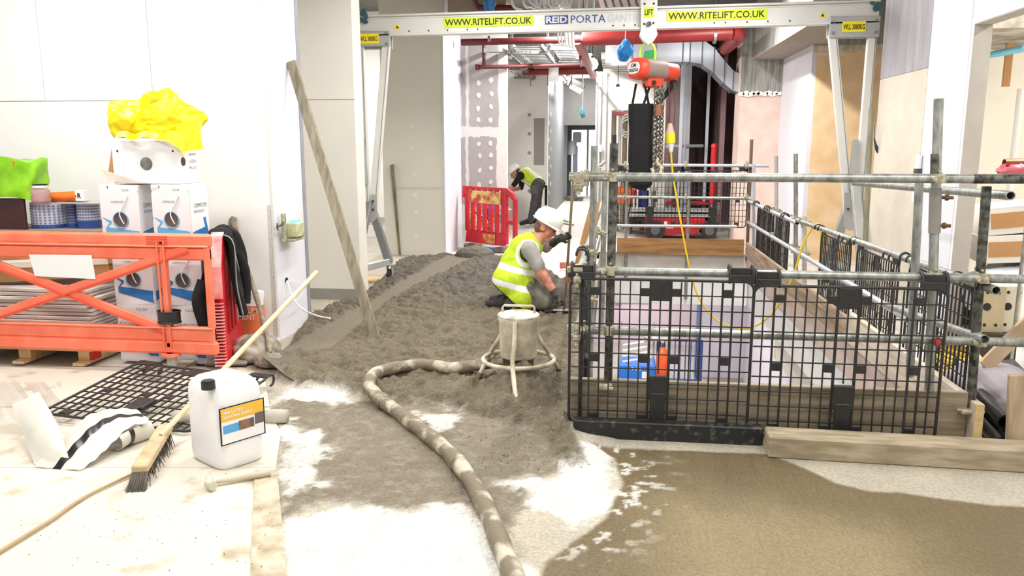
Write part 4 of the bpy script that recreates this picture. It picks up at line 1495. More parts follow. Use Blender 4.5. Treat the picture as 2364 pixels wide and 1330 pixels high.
# =================================================================== ORANGE BARRIER
OY = 5.25
ob = empty('orange_barrier', (-3.7, OY, 0), 'bright orange plastic barrier with crossed braces in front of the cartons', 'barrier')
X0, X1 = -4.95, -2.775
mb = MB()
mb.box(((X0 + X1) / 2, OY, .985), (X1 - X0, .05, .10), bev=.018)
mb.box(((X0 + X1) / 2, OY, .892), (X1 - X0 - .03, .035, .09), bev=.01)
build('top_rail', mb, ORANGE, ob)
mb = MB()
mb.box(((X0 + X1) / 2, OY, .315), (X1 - X0 - .03, .04, .11), bev=.012)
mb.box(((X0 + X1) / 2, OY, .215), (X1 - X0, .05, .10), bev=.018)
build('bottom_rail', mb, ORANGE, ob)
for x in (X0 + .03, X1 - .04):
    build('end_post', MB().box((x, OY, .6), (.05, .045, .80), bev=.012), ORANGE, ob)
build('upright', MB().box((-3.14, OY, .6), (.045, .05, .78), bev=.01).box((-3.17, OY - .028, .6), (.012, .012, .76)).box((-3.12, OY - .028, .6), (.012, .012, .76)), ORANGE, ob)
cx_, cz_ = -3.86, .615
for (a, b) in (((-4.75, .98 - .08), (-3.15, .33)), ((-4.75, .32), (-2.95, .93))):
    oy_ = OY - (.004 if a[1] > .5 else .007)
    p0, p1 = Vector((a[0], oy_, a[1])), Vector((b[0], oy_, b[1]))
    br = build('brace', MB().beam(p0, p1, .03, .07, up=(0, 0, 1), bev=.006), ORANGE, ob)
    d = (p1 - p0).normalized()
    nn = Vector((-d.z, 0, d.x))
    build('brace_rib', MB().beam(p0 - nn * .02 - Vector((0, .02, 0)), p1 - nn * .02 - Vector((0, .02, 0)), .012, .012), ORANGED, br)
for z in (.947, .36):
    build('rib', MB().box(((X0 + X1) / 2, OY - .026, z), (X1 - X0 - .04, .012, .012), bev=.003), mat('orange_highlight', S(246, 150, 120), .4), ob)
for k in range(4):
    build('grip_rib', MB().box((-3.17, OY - .027, 1.015 - k * .018), (.16, .008, .006)), ORANGED, ob)
for x in (-3.75, -4.2):
    build('panel_recess', MB().box((x, OY - .026, .987), (.34, .006, .045), bev=.003), ORANGE, ob)
cl = MB()
arc = [Vector((-3.14 + .082 * math.cos(a), OY + .01 + .06 * math.sin(a), .435)) for a in [2 * math.pi * k / 22 for k in range(22)]]
n = len(arc)
for dz, r in ((.04, 1), (-.04, 1)):
    cl.tube([p + Vector((0, 0, dz)) for p in arc], .006, 6, closed=True)
V = []
for p in arc:
    V += [p + Vector((0, 0, .045)), p + Vector((0, 0, -.045))]
cl.add(V, [(2 * k, 2 * k + 1, (2 * k + 3) % (2 * n), (2 * k + 2) % (2 * n)) for k in range(n)], True)
build('black_collar', cl, BLACKP, ob)
build('foot_socket', MB().cyl((-3.14, OY, .15), (-3.14, OY, .17), .07, n=12), ORANGE, ob)
FOOT = mat('dusty_foot', S(190, 184, 170), .85, var=.2, scale=12)
mb = MB()
mb.cyl((-3.14, OY, .03), (-3.14, OY, .17), .035, n=10)
mb.prism([(-.05, -.24), (.05, -.24), (.07, 0), (.05, .24), (-.05, .24), (-.07, 0)], (-3.14, OY, BZ), (1, 0, 0), (0, 1, 0), .03)
mb.prism([(-.24, -.04), (.2, -.04), (.2, .04), (-.24, .04)], (-3.14, OY, BZ), (1, 0, 0), (0, 1, 0), .022)
build('foot', mb, FOOT, ob)
p0, p1 = ony(65, 588, OY - .04), ony(218, 645, OY - .045)
build('notice_sheet', MB().prism([(p0.x, p0.z), (p0.x + .03, p1.z + .012), (p1.x, p1.z), (p1.x - .015, p0.z + .005)], (0, OY - .03, 0), (1, 0, 0), (0, 0, 1), .004), PAPER, label='blank white sheet fixed to the orange barrier', cat='paper')

# =================================================================== RED BARRIER seen end-on, black hooded top over it
rb = empty('red_barrier', (-2.9, 5.7, 0), 'red plastic barrier seen from its narrow end beside the orange barrier', 'barrier')
e0 = Vector((-2.80, 5.32, 0))
e1 = Vector((-2.985, 5.98, 0))
d = (e1 - e0).normalized()
nn = Vector((d.y, -d.x, 0))


def rbp(t, s, z):
    return e0 + d * t + nn * s + Vector((0, 0, z))


L = (e1 - e0).length
pr = [(0, .05), (0, .78), (.10, .99), (.16, 1.01), (L, 1.01), (L, .05)]
mb = MB()
inner = [(.12, .2), (.12, .80), (.2, .9), (L - .1, .9), (L - .1, .2)]
mb.prism([(0, .06), (.11, .06), (.11, .80), (.19, .91), (L, .91), (L, 1.01), (.16, 1.01), (.10, .99), (0, .78)], rbp(0, .035, 0), d, (0, 0, 1), -.07)
mb.prism([(.11, .06), (L, .06), (L, .26), (.11, .26)], rbp(0, .03, 0), d, (0, 0, 1), -.06)
for t in (.26, .38, .5):
    mb.prism([(t, .26), (t + .05, .26), (t + .05, .91), (t, .91)], rbp(0, .025, 0), d, (0, 0, 1), -.05)
build('panel', mb, RED, rb)
build('end_cap', MB().prism([(-.012, .56), (0, .56), (0, .785), (.095, .985), (.16, 1.012), (.16, 1.024), (.09, 1.0), (-.012, .79)], rbp(0, .042, 0), d, (0, 0, 1), -.084), REDW, rb)
for k in range(20):
    z = .07 + k * .024
    build('comb_tooth', MB().box(rbp(-.006, 0, z), (.085, .03, .007), Matrix((nn, d, (0, 0, 1))).transposed()), REDW, rb)
build('spine', MB().prism([(.0, .05), (.03, .05), (.03, .57), (0, .57)], rbp(0, .02, 0), d, (0, 0, 1), -.04), RED, rb)
build('foot', MB().box(rbp(.2, 0, .035), (.30, .12, .03), Matrix((nn, d, (0, 0, 1))).transposed(), bev=.01), mat('grey_rubber_foot', S(150, 144, 132), .8, var=.2), rb)

hd = empty('black_hooded_top', tuple(rbp(.3, 0, .5)), 'black zipped hooded top slung over the end of the red barrier', 'clothing')


def drape(u, v):
    """u along the barrier, v from the hem on the camera side over the top to the far hem"""
    t = .15 + u * .32
    s = v * 2 - 1
    w = .065 + .02 * math.sin(u * 9) + .02 * math.sin(v * 13 + u * 5)
    zt = 1.05 - .05 * max(0, .25 - u) * 4 + .012 * math.sin(u * 12)
    if abs(s) < .25:
        a = s / .25 * math.pi / 2
        return rbp(t, math.sin(a) * w, zt - (1 - math.cos(a)) * .05)
    k = (abs(s) - .25) / .75
    L_ = (.42 + .10 * math.sin(u * 5 + 1)) if s < 0 else (.55 + .06 * math.sin(u * 6))
    off = w + .045 * k + .02 * math.sin(u * 14 + k * 3) + .008 * math.sin(30 * u)
    return rbp(t + (.05 * k if s > 0 else -.04 * k), math.copysign(off, s), zt - .05 - k * L_)


mb = MB()
mb.grid(drape, 26, 40)
mb.grid(lambda u, v: drape(u, v) + Vector((0, 0, -.012)) - nn * math.copysign(.012, v - .5), 26, 40)
build('fabric', mb, BLACKF, hd)
mb = MB()
slv = [drape(.7, .75), drape(.75, .85) + nn * .01, drape(.75, .95) + nn * .015, drape(.7, 1.0) + nn * .01 + Vector((0, 0, -.07))]
mb.tube(catmull(slv, 6), [.045] * 8 + [.04] * 6 + [.036] * 5, 12)
build('sleeve', mb, BLACKF, hd)
mb = MB()
slv = [drape(.1, .15), drape(.0, .06) - nn * .03, drape(-.05, .0) - nn * .02 + Vector((0, 0, -.08)), drape(-.05, .0) + Vector((0, 0, -.2))]
mb.tube(catmull(slv, 6), [.045] * 19, 12)
build('sleeve', mb, BLACKF, hd)
zp = [drape(.02, .45 + .55 * k / 14) + nn * .012 + Vector((0, -.006, 0)) for k in range(15)]
build('zip', MB().tube(zp, .0045, 5), ALUG, hd)
zp = [drape(.55, .70 + .3 * k / 8) + nn * .014 for k in range(9)]
build('zip', MB().tube(zp, .004, 5), ALUG, hd)

# =================================================================== CABLE CARTONS
def make_carton(w=.38, dp=.34, h=.425, label='', dark=False, big=True):
    """front at y=0, base at z=0, centred in x"""
    r = empty('cable_carton', (0, 0, 0), label, 'carton', 'white cable cartons')
    b = MB()
    b.box((0, dp / 2 + .004, h / 2), (w, dp - .008, h), bev=.004)
    # front sheet with a round hole
    hx, hz_, R = .0, h * .42, .055
    n = 28
    Vc = [(hx + R * math.cos(2 * math.pi * k / n), 0, hz_ + R * math.sin(2 * math.pi * k / n)) for k in range(n)]
    Vo = []
    for k in range(n):
        a = 2 * math.pi * k / n
        c, s = math.cos(a), math.sin(a)
        tx = ((w / 2 - hx) / c if c > 0 else (-w / 2 - hx) / c) if abs(c) > 1e-6 else 1e9
        tz = ((h - hz_) / s if s > 0 else (-hz_) / s) if abs(s) > 1e-6 else 1e9
        t = min(tx, tz)
        Vo.append((hx + t * c, 0, hz_ + t * s))
    bd = build('body', b, BOXW, r)
    f = MB()
    f.add(Vc + Vo, [(k, n + k, n + (k + 1) % n, (k + 1) % n) for k in range(n)])
    corners = [(w / 2, 0, h), (-w / 2, 0, h), (-w / 2, 0, 0), (w / 2, 0, 0)]
    f.add([(-w / 2, .0002, h), (-w / 2, .0002, h * .9), (w / 2, .0002, h * .9), (w / 2, .0002, h)], [(0, 1, 2, 3)])
    build('front_sheet', f, BOXW, r)
    hl = MB()
    hl.cyl((hx, .003, hz_), (hx, .0036, hz_), R * .98, n=n)
    build('hole_dark', hl, mat('carton_inside', S(110, 100, 96), .8, var=.3, scale=8), r)
    rg_ = MB()
    rg_.tube([(hx + (R + .004) * math.cos(2 * math.pi * k / n), -.002, hz_ + (R + .004) * math.sin(2 * math.pi * k / n)) for k in range(n)], .005, 6, closed=True)
    build('hole_rim', rg_, mat('pale_blue_rim', S(140, 176, 206), .5), r)
    band = [(-w / 2 + .005, h * .47), (-w / 2 + .08, h * .40), (-w / 2 + .075, h * .36), (-w / 2 + .045, h * .30), (w / 2 - .01, h * .235), (w / 2 - .01, h * .03), (-w / 2 + .03, h * .195), (-w / 2 + .03, h * .29), (-w / 2 + .06, h * .37)]
    bm = MB()
    bm.prism(band[::-1] if False else band[::-1], (0, -.001, 0), (1, 0, 0), (0, 0, 1), .0008)
    build('printed_band', bm, BLUED if dark else BLUEL, r)
    sb_ = MB()
    sb_.prism([(0.02, h * .06), (dp - .02, h * .17), (dp - .05, h * .45), (dp - .08, h * .43), (dp - .06, h * .28), (.02, h * .22)], (w / 2 + .001, 0, 0), (0, 1, 0), (0, 0, 1), .0008)
    build('printed_band', sb_, BLUED, r)
    t = MB()
    lettering(t, 'COMMSCOPE', (w / 2 + .0022, .05, h * .62), (0, dp * .7, 0), (0, 0, .03))
    lettering(t, 'NETCONNECT', (w / 2 + .0022, .05, h * .53), (0, dp * .55, 0), (0, 0, .02))
    build('lettering', t, INKG, r)
    t = MB()
    lettering(t, 'COMMSCOPE', (-w * .22, -.0025, h * .70), (w * .34, 0, 0), (0, 0, .016))
    lettering(t, 'Cat 6A', (w * .08, -.0025, h * .90), (w * .18, 0, 0), (0, 0, .016))
    build('lettering', t, INKG, r)
    cbm = MB()
    cbm.tube(catmull([(.02, .003, hz_ - .03), (.005, -.006, hz_ + .01), (.0, -.01, hz_ + .05), (.03, -.008, h * .66), (.07, -.006, h * .82)], 5), .005, 6)
    build('cable_tail', cbm, PAPER, r)
    build('slot', MB().box((-w * .28, -.001, h - .018), (.006, .002, .014)), INK, r)
    return r


ca = make_carton(.305, .24, .445, 'white cable carton in the left stack, third up below the yellow bag')
xa, xb_ = -3.605, -3.205
zs = [.022, .467, .912]
ca.location = (xa, 5.5, zs[2])
copy_thing(ca, (xb_, 5.5, zs[2] + .005), math.radians(-4), 'white cable carton at the top of the right stack, coil hole in plain view')
cd = make_carton(.315, .24, .445, 'white cable carton in the middle of the left stack behind the orange brace', dark=True)
cd.location = (xa + .06, 5.5, zs[1])
copy_thing(cd, (xb_ + .05, 5.5, zs[1]), math.radians(-3), 'scuffed white cable carton in the middle of the right stack behind the orange upright')
cb0 = empty('cable_carton', (0, 0, 0), 'white cable carton at the floor end of the left stack with large side lettering', 'carton', 'white cable cartons')
b = MB()
b.box((0, .12, .2225), (.315, .24, .445), bev=.004)
build('body', b, BOXW, cb0)
t = MB()
lettering(t, 'COMMSCOPE', (-.14, -.0025, .27), (.27, 0, 0), (0, 0, .038))
lettering(t, 'NETCONNECT', (-.14, -.0025, .225), (.16, 0, 0), (0, 0, .018))
lettering(t, 'Cat 6A', (.0, -.0025, .40), (.09, 0, 0), (0, 0, .018))
build('lettering', t, INKG, cb0)
bm = MB()
bm.prism([(.02, .12), (.155, .12), (.155, .05), (.09, .05)][::-1], (0, -.002, 0), (1, 0, 0), (0, 0, 1), .0015)
build('printed_band', bm, BLUED, cb0)
c2_ = copy_thing(cb0, (xb_ + .05, 5.5, zs[0]), math.radians(-6), 'white cable carton at the floor end of the right stack')
cb0.location = (xa + .06, 5.5, zs[0])

# opened large box on top, with its torn flap
ob2 = empty('open_carton', (-3.32, 5.62, 1.36), 'larger white carton lying on the cable cartons with a torn brown flap', 'carton')
w, h, dp = .60, .31, .40
x0, x1, z0 = -3.645, -3.13, 1.365
mb = MB()
mb.box(((x0 + x1) / 2, 5.655, z0 + h / 2), (x1 - x0, .27, h), rotz(.0), bev=.004)
build('body', mb, BOXW, ob2)
hp = ony(337, 378, 5.515)
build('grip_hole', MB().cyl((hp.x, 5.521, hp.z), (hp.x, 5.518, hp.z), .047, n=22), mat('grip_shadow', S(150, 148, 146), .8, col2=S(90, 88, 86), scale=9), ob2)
hp2 = (x1 + .002, 5.58, z0 + .16)
build('grip_hole', MB().cyl(hp2, (x1 - .004, 5.58, z0 + .16), .032, n=18), mat('grip_dark', S(70, 66, 64), .8), ob2)
for x in (270, 398):
    q = ony(x, 349, 5.515)
    build('punch_hole', MB().cyl((q.x, 5.521, q.z), (q.x, 5.518, q.z), .008, n=8), INK, ob2)
build('flap', MB().prism([(-3.64, 1.66), (-3.70, 1.42), (-3.63, 1.40), (-3.62, 1.5)], (0, 5.53, 0), (1, 0, 0), (0, 0, 1), -.006), CARD, ob2)
build('flap', MB().prism([(-3.72, 1.47), (-3.67, 1.385), (-3.3, 1.366), (-3.45, 1.385)], (0, 5.5, 0), (1, 0, 0), (0, 0, 1), .006), mat('torn_flap', S(226, 214, 200), .8, var=.15), ob2)
t = MB()
for k in range(4):
    lettering(t, ['C6A', '305M', 'LSZH', 'PN 57'][k], (x1 + .003, 5.66, z0 + .25 - k * .05), (0, .1, 0), (0, 0, .022))
build('lettering', t, INKG, ob2)


def crumple(name, c, dims, mt, label, cat, seed, amp=.28, flat=-.45, fr=2.2, n=56, parent=None, sharp=1.0, smooth=True, facets=0):
    c = Vector(c)
    nu, nv = n, n // 2
    U, Vv = np.meshgrid(np.linspace(0, 2 * np.pi, nu, endpoint=False), np.linspace(.02, np.pi - .02, nv))
    P = np.stack([np.cos(U) * np.sin(Vv), np.sin(U) * np.sin(Vv), np.cos(Vv)], -1)
    q = P * fr + seed * 3.7
    rdg = 1 - np.abs(fbm(q, 3) * 2 - 1)
    rd2 = 1 - np.abs(fbm(q * 2.7 + 11, 3) * 2 - 1)
    r = 1 + amp * (rdg - .6) * sharp + amp * .35 * (rd2 - .6) * sharp + amp * .5 * (fbm(P * 1.2 + seed, 2) - .5)
    if facets:
        rs = np.random.RandomState(seed)
        N_ = rs.normal(size=(facets, 3))
        N_ /= np.linalg.norm(N_, axis=1)[:, None]
        dd_ = rs.uniform(.72, 1.0, facets)
        pl_ = dd_ / np.maximum(P @ N_.T, .05)
        r = np.minimum(pl_.min(-1), 1.25) * (1 + amp * .35 * (rdg - .6) + amp * .5 * (fbm(P * 1.2 + seed, 2) - .5)) - .10 * amp * np.clip(rd2 - .8, 0, 1)
    P = P * r[..., None]
    P[..., 2] = np.maximum(P[..., 2], flat)
    P = P * np.array(dims)
    mb = MB()
    V = [tuple(c + Vector(p)) for p in P.reshape(-1, 3)]
    Fc = [(j * nu + i, (j + 1) * nu + i, (j + 1) * nu + (i + 1) % nu, j * nu + (i + 1) % nu) for j in range(nv - 1) for i in range(nu)]
    mb.add(V, Fc, True)
    mb.add([V[i] for i in range(nu)], [tuple(range(nu))], True)
    mb.add([V[(nv - 1) * nu + i] for i in range(nu)], [tuple(reversed(range(nu)))], True)
    return build(name, mb, mt, parent, label=label, cat=cat)


for i_, (x, y, Y, w, h, lb) in enumerate(FILM):
    p = ony(x, y, Y)
    ff = empty('plastic_film', (p.x, Y, p.z), lb, 'plastic film')
    crumple('film', (p.x, Y, p.z), (w, w * .6, h), mat('blue_film', S(30, 120, 190), .35, var=.3) if i_ < 2 else mat('teal_film', S(70, 130, 140), .35, var=.3), None, None, 60 + i_, amp=.6, flat=-1.2, fr=1.6, n=40, parent=ff, facets=16)
    build('tie', MB().cyl((p.x, Y, p.z + h * .5), (p.x, Y, 3.9), .004, n=5), PAPER, ff)
yb = empty('yellow_bag', (-3.3, 5.7, 1.675), 'crumpled bright yellow plastic bag heaped on top of the open carton', 'bag')
crumple('bag_heap', (-3.31, 5.67, 1.81), (.32, .20, .185), YELBAG, None, None, 3, amp=.5, flat=-.62, fr=1.9, n=120, parent=yb, facets=34)
crumple('bag_fold', (-3.56, 5.66, 1.84), (.17, .16, .16), YELBAG, None, None, 5, amp=.5, flat=-.9, fr=1.9, n=90, parent=yb, facets=26)
crumple('bag_peak', (-3.33, 5.67, 1.95), (.14, .12, .09), YELBAG, None, None, 8, amp=.5, flat=-.9, fr=1.9, n=70, parent=yb, facets=18)
mb = MB()
mb.grid(lambda u, v: Vector((-3.58 + u * .52, 5.50 - .03 * v + .02 * math.sin(u * 14), 1.735 - v * (.045 + .11 * max(0, u - .7) * 3) + .012 * math.sin(u * 17))), 30, 6)
mb.grid(lambda u, v: Vector((-3.12 + .12 * u + .02 * v, 5.50 + .1 * u, 1.78 - .20 * v + .05 * u + .012 * math.sin(v * 20 + u * 4))), 8, 16)
build('bag_hem', mb, YELBAG, yb)

# =================================================================== SHELF STACK AT THE FAR LEFT
PURL = mat('wrapped_stack', S(206, 214, 232), .35, col2=S(70, 100, 170), scale=26, lo=.4, hi=.6, coat=.4)
build('support_board', boxmb(-4.95, -3.78, 5.62, 6.1, .98, 1.0), TIMBER, label='shelf board holding the wrapped blue rolls behind the barrier', cat='board')
build('shelf_carton', boxmb(-4.95, -3.8, 5.66, 6.05, .745, .978, bev=.004), CARD, label='brown carton layer under the wrapped blue rolls', cat='carton')
ROLL = mat('roll_mesh', S(214, 220, 236), .4, .0, var=.05)
R1, R2, R3 = ony(105, 510, 5.80).x, ony(161, 510, 5.82).x, ony(199, 510, 5.82).x
for i, (xc, rr, lb) in enumerate(((R1, .135, 'clear wrapped roll pack with a blue dotted pattern under the pink jar'), (R2, .04, 'slim clear wrapped roll pack with a dark blue cap'), (R3, .085, 'clear wrapped roll pack next to the cable cartons'))):
    rl = empty('roll_pack', (xc, 5.86, 1.0), lb, 'roll', 'wrapped roll packs')
    build('roll', MB().cyl((xc, 5.86, 1.0), (xc, 5.86, 1.20 + .0 * i), rr, n=26), ROLL if i != 1 else mat('blue_roll', S(90, 116, 168), .35, col2=S(40, 60, 110), scale=10), rl)
    dm = MB()
    for a in range(14):
        for zz in range(8):
            th = -math.pi + a * math.pi / 13
            ctr = Vector((xc + rr * math.cos(th), 5.86 + rr * math.sin(th), 1.02 + zz * .022))
            nrm = Vector((math.cos(th), math.sin(th), 0))
            tg = Vector((-math.sin(th), math.cos(th), 0))
            o_ = ctr + nrm * .002
            s_ = .008
            dm.add([o_ - tg * s_ - Vector((0, 0, .006)), o_ + tg * s_ - Vector((0, 0, .006)), o_ + tg * s_ + Vector((0, 0, .006)), o_ - tg * s_ + Vector((0, 0, .006))], [(0, 1, 2, 3)])
    build('dots', dm, mat('roll_dot', S(120, 138, 182), .4, var=.1), rl)
    build('blue_band', MB().cyl((xc, 5.86, 1.002), (xc, 5.86, 1.03 if i != 2 else 1.06), rr + .003, n=26, caps=False), mat('royal_band', S(50, 86, 170), .4), rl)
build('dark_panel', MB().box((ony(60, 500, 5.66).x - .33, 5.66, 1.09), (.66, .03, .30), bev=.004), mat('dark_brown_panel', S(66, 34, 36), .5, var=.12), label='dark brown panel standing under the green bag', cat='panel')
GBX = ony(92, 420, 5.70).x - .25
gb = empty('green_bag', (GBX, 5.75, 1.26), 'bulging lime green plastic shopping bag at the far left', 'bag')
mb = MB()


def gbf(u, v):
    a = 2 * math.pi * u
    ca, sa = math.cos(a), math.sin(a)
    e = .55
    w = .24 - .03 * v
    x = math.copysign(abs(ca) ** e, ca) * w
    y = math.copysign(abs(sa) ** e, sa) * .13
    z = 1.24 + .31 * (1 - v) + .012 * math.sin(3 * a)
    wr = 1 + .07 * float(vnoise(np.array([ca * 3, sa * 3, v * 5]))) + .03 * math.sin(10 * v + 5 * a) - .25 * max(0, v - .85) - .10 * max(0, .1 - v)
    return Vector((GBX + x * wr, 5.75 + y * wr, z - .03 * abs(math.sin(a * 2)) * (1 - v)))


mb.grid(gbf, 48, 22, closed_u=True)
V = [gbf(k / 48, 0) for k in range(48)]
mb.add(V, [tuple(range(48))], True)
build('bag_body', mb, GREENBAG, gb)
for x in (-.16, -.02, .10):
    build('print_patch', MB().box((GBX + x, 5.618, 1.50), (.035, .004, .05), Matrix.Rotation(.3, 3, 'Y')), mat('orange_print', S(226, 120, 50), .5), gb)
JX = ony(95, 460, 5.70).x
jr = empty('jar', (JX, 5.69, 1.205), 'clear jar of pink powder with a black-edged white lid', 'jar')
build('contents', MB().lathe([(0, 0), (.062, 0), (.066, .02), (.06, .05), (.066, .095), (.0, .10)], (JX, 5.70, 1.207), 18), mat('pink_powder', S(186, 112, 118), .8, var=.2, scale=20), jr)
build('glass', MB().lathe([(.0, -.002), (.066, 0), (.071, .02), (.064, .05), (.071, .095), (.055, .118), (.05, .125)], (JX, 5.70, 1.206), 18), mat('jar_glass', S(232, 226, 224), .1, var=0, alpha=.25), jr)
build('lid', MB().cyl((JX, 5.70, 1.322), (JX, 5.70, 1.338), .055, n=18), PAPER, jr)
build('lid_rim', MB().cyl((JX, 5.70, 1.338), (JX, 5.70, 1.348), .053, n=18), INK, jr)
OX = ony(150, 462, 5.82).x
og = empty('orange_bag', (OX, 5.85, 1.21), 'orange plastic packet lying on the wrapped rolls', 'packet')
build('packet_body', MB().box((OX, 5.85, 1.245), (.30, .12, .075), Matrix.Rotation(-.05, 3, 'Y'), bev=.03), mat('orange_packet', S(240, 120, 40), .5, var=.15), og)
TX = ony(186, 462, 5.80).x
tl = empty('white_label_box', (TX, 5.82, 1.21), 'small white box marked with a letter next to the orange packet', 'box')
build('box_body', MB().box((TX, 5.82, 1.255), (.075, .06, .085), bev=.004), PAPER, tl)
t = MB()
lettering(t, 'R', (TX - .015, 5.787, 1.235), (.03, 0, 0), (0, 0, .04), .02)
build('lettering', t, INK, tl)
build('cover_sheet', boxmb(-4.3, -3.76, 5.70, 6.0, 1.198, 1.206), ALUG, label='thin grey cover sheet on top of the wrapped rolls', cat='sheet')

# pallet with a stack of boards
pl = empty('pallet', (-4.4, 5.7, 0), 'pale timber pallet under the board stack', 'pallet')
for y in (5.45, 5.65, 5.85, 6.05):
    build('deck_board', boxmb(-5.1, -3.86, y - .06, y + .06, .115, .14, bev=.002), PINE, pl)
for x in (-4.9, -4.42, -3.93):
    build('bearer', boxmb(x - .05, x + .05, 5.40, 6.1, .045, .115), PINE, pl)
for x in (-4.9, -4.42, -3.93):
    build('foot_board', MB().box((x, 5.72, .033), (.09, .8, .022)), PINE, pl)
build('painted_block', boxmb(-3.89, -3.86, 5.40, 5.5, .05, .14), mat('red_paint', S(200, 40, 30), .6), pl)
bs = 0
for k in range(15):
    rnd = random.Random(k + 3)
    dx, dy = rnd.uniform(-.03, .03), rnd.uniform(-.02, .02)
    z = .141 + k * .0295
    bd = MB().box((-4.5 + dx, 5.72 + dy, z + .013), (1.26, .58, .024), rotz(.04 * math.sin(k * 1.7)), bev=.003)
    build('wall_board', bd, mat('board_edge_%d' % (k % 3), (S(222, 216, 206), S(206, 192, 184), S(214, 206, 200))[k % 3], .8, col2=S(150, 126, 122), scale=4, stretch=(.6, .6, 8), lo=.3, hi=.42), label='pale board in the pallet stack, number %s from the pallet' % ['one', 'two', 'three', 'four', 'five', 'six', 'seven', 'eight', 'nine', 'ten', 'eleven', 'twelve', 'thirteen', 'fourteen', 'fifteen'][k], cat='board', group='boards stacked on the pallet')
build('long_carton', MB().beam((-5.1, 5.52, .63), (-3.85, 5.72, .70), .12, .10, bev=.004), CARD, label='long brown carton lying slantwise on the board stack', cat='carton')
build('cream_batten', MB().beam((-5.1, 5.51, .72), (-3.85, 5.71, .765), .12, .05, bev=.004), mat('cream_carton', S(226, 220, 206), .8, var=.1), label='cream strip of board lying on the long brown carton', cat='board')

# cement bag and grey sack by the column
CBX = ony(566, 745, 6.1).x
cbg = empty('cement_bag', (-2.82, 6.1, 0), 'orange and white paper cement bag propped against the wall', 'bag')
for nm, z0, z1, m in (('bag_lower', .02, .12, PAPER), ('bag_middle', .12, .44, mat('orange_paper', S(226, 122, 70), .7, var=.12, scale=9)), ('bag_upper', .44, .58, PAPER)):
    mb = MB()

    def cf(u, v, z0=z0, z1=z1):
        a = 2 * math.pi * u
        ca_, sa_ = math.cos(a), math.sin(a)
        z = z0 + (z1 - z0) * v
        pf = 1 - .25 * (z / .6) ** 3
        x = math.copysign(abs(ca_) ** .6, ca_) * .17 * (1 + .04 * math.sin(z * 25))
        y = math.copysign(abs(sa_) ** .8, sa_) * .075 * pf
        return Vector((CBX + x * .85, 6.13 + y + .1 * z * .3, z * .80))
    mb.grid(cf, 36, 10, closed_u=True)
    if nm != 'bag_middle':
        vv = 1 if nm == 'bag_upper' else 0
        mb.add([cf(k / 36, vv) for k in range(36)], [tuple(range(36))])
    build(nm, mb, m, cbg)
t = MB()
lettering(t, 'PREMIUM', (CBX - .10, 6.044, .30), (.235, .0, 0), (0, .0, .045), .02)
lettering(t, 'CEMENT', (CBX - .10, 6.042, .245), (.22, .0, 0), (0, .0, .045), .02)
build('lettering', t, PAPER, cbg)
t = MB()
lettering(t, 'Rugby', (CBX - .04, 6.048, .385), (.13, 0, 0), (0, 0, .05), .0)
build('lettering', t, INK, cbg)
crumple('grey_sack', (-2.72, 5.72, .08), (.17, .16, .12), mat('dusty_sack', S(186, 180, 166), .8, col2=S(130, 122, 106), scale=8, bump=.3), 'grey dusty sack slumped at the foot of the shovel', 'sack', 11, amp=.3, flat=-.5)
crumple('mortar_lump', (-2.52, 5.55, .05), (.12, .10, .06), mat('mortar_lump', S(150, 142, 126), .9, var=.25, scale=12, bump=.4), 'lump of hardened mortar beside the shovel blade', 'rubble', 12, amp=.4)
for x, y, lb, rz in ((350, 862, 'grey plywood offcut lying at the foot of the orange barrier', .3), (455, 858, 'pale timber offcut on the floor beside the cartons', -.5)):
    p = onz(x, y, .03)
    build('timber_offcut', MB().box((p.x, p.y, .035), (.22, .12, .025), rotz(rz), bev=.003), FOOT, label=lb, cat='offcut')

# =================================================================== SHOVEL, BROOM, PLANKS
sh = empty('shovel', tuple(onz(680, 870)), 'mortar-caked long shovel leaning on the wall corner', 'shovel')
tip = onz(712, 888, .012)
top = ony(537, 510, 6.27)
mid = ony(625, 815, 5.55)
hm = MB()
pts = catmull([top, ony(590, 680, 5.95), ony(612, 760, 5.75), mid], 6)
hm.tube(pts, [.019 + .004 * math.sin(k * 1.3) for k in range(len(pts))], 9)
build('handle', hm, DUSTW, sh)
build('grip', MB().tube([top + Vector((-.02, 0, -.06)), top, top + Vector((.015, 0, .03))], [.026, .032, .022], 10), DUSTW, sh)
bd = (tip - mid).normalized()
side = Vector((0, 0, 1)).cross(bd).normalized()
upn = bd.cross(side)


def blade(u, v):
    w = .11 * (1 if v < .6 else math.sqrt(max(0, 1 - ((v - .6) / .4) ** 2 * .75)))
    if v < .15:
        w *= .35 + .65 * v / .15
    s = (u - .5) * 2
    return mid + bd * (v * (tip - mid).length) + side * s * w + upn * (.03 * s * s - .012) + Vector((0, 0, .02 * math.sin(v * 3)))


bm = MB()
bm.grid(blade, 12, 16)
bm.grid(lambda u, v: blade(1 - u, v) - upn * .004, 12, 16)
build('blade', bm, mat('caked_steel', S(120, 112, 98), .8, .1, var=.3, scale=10, bump=.3), sh)

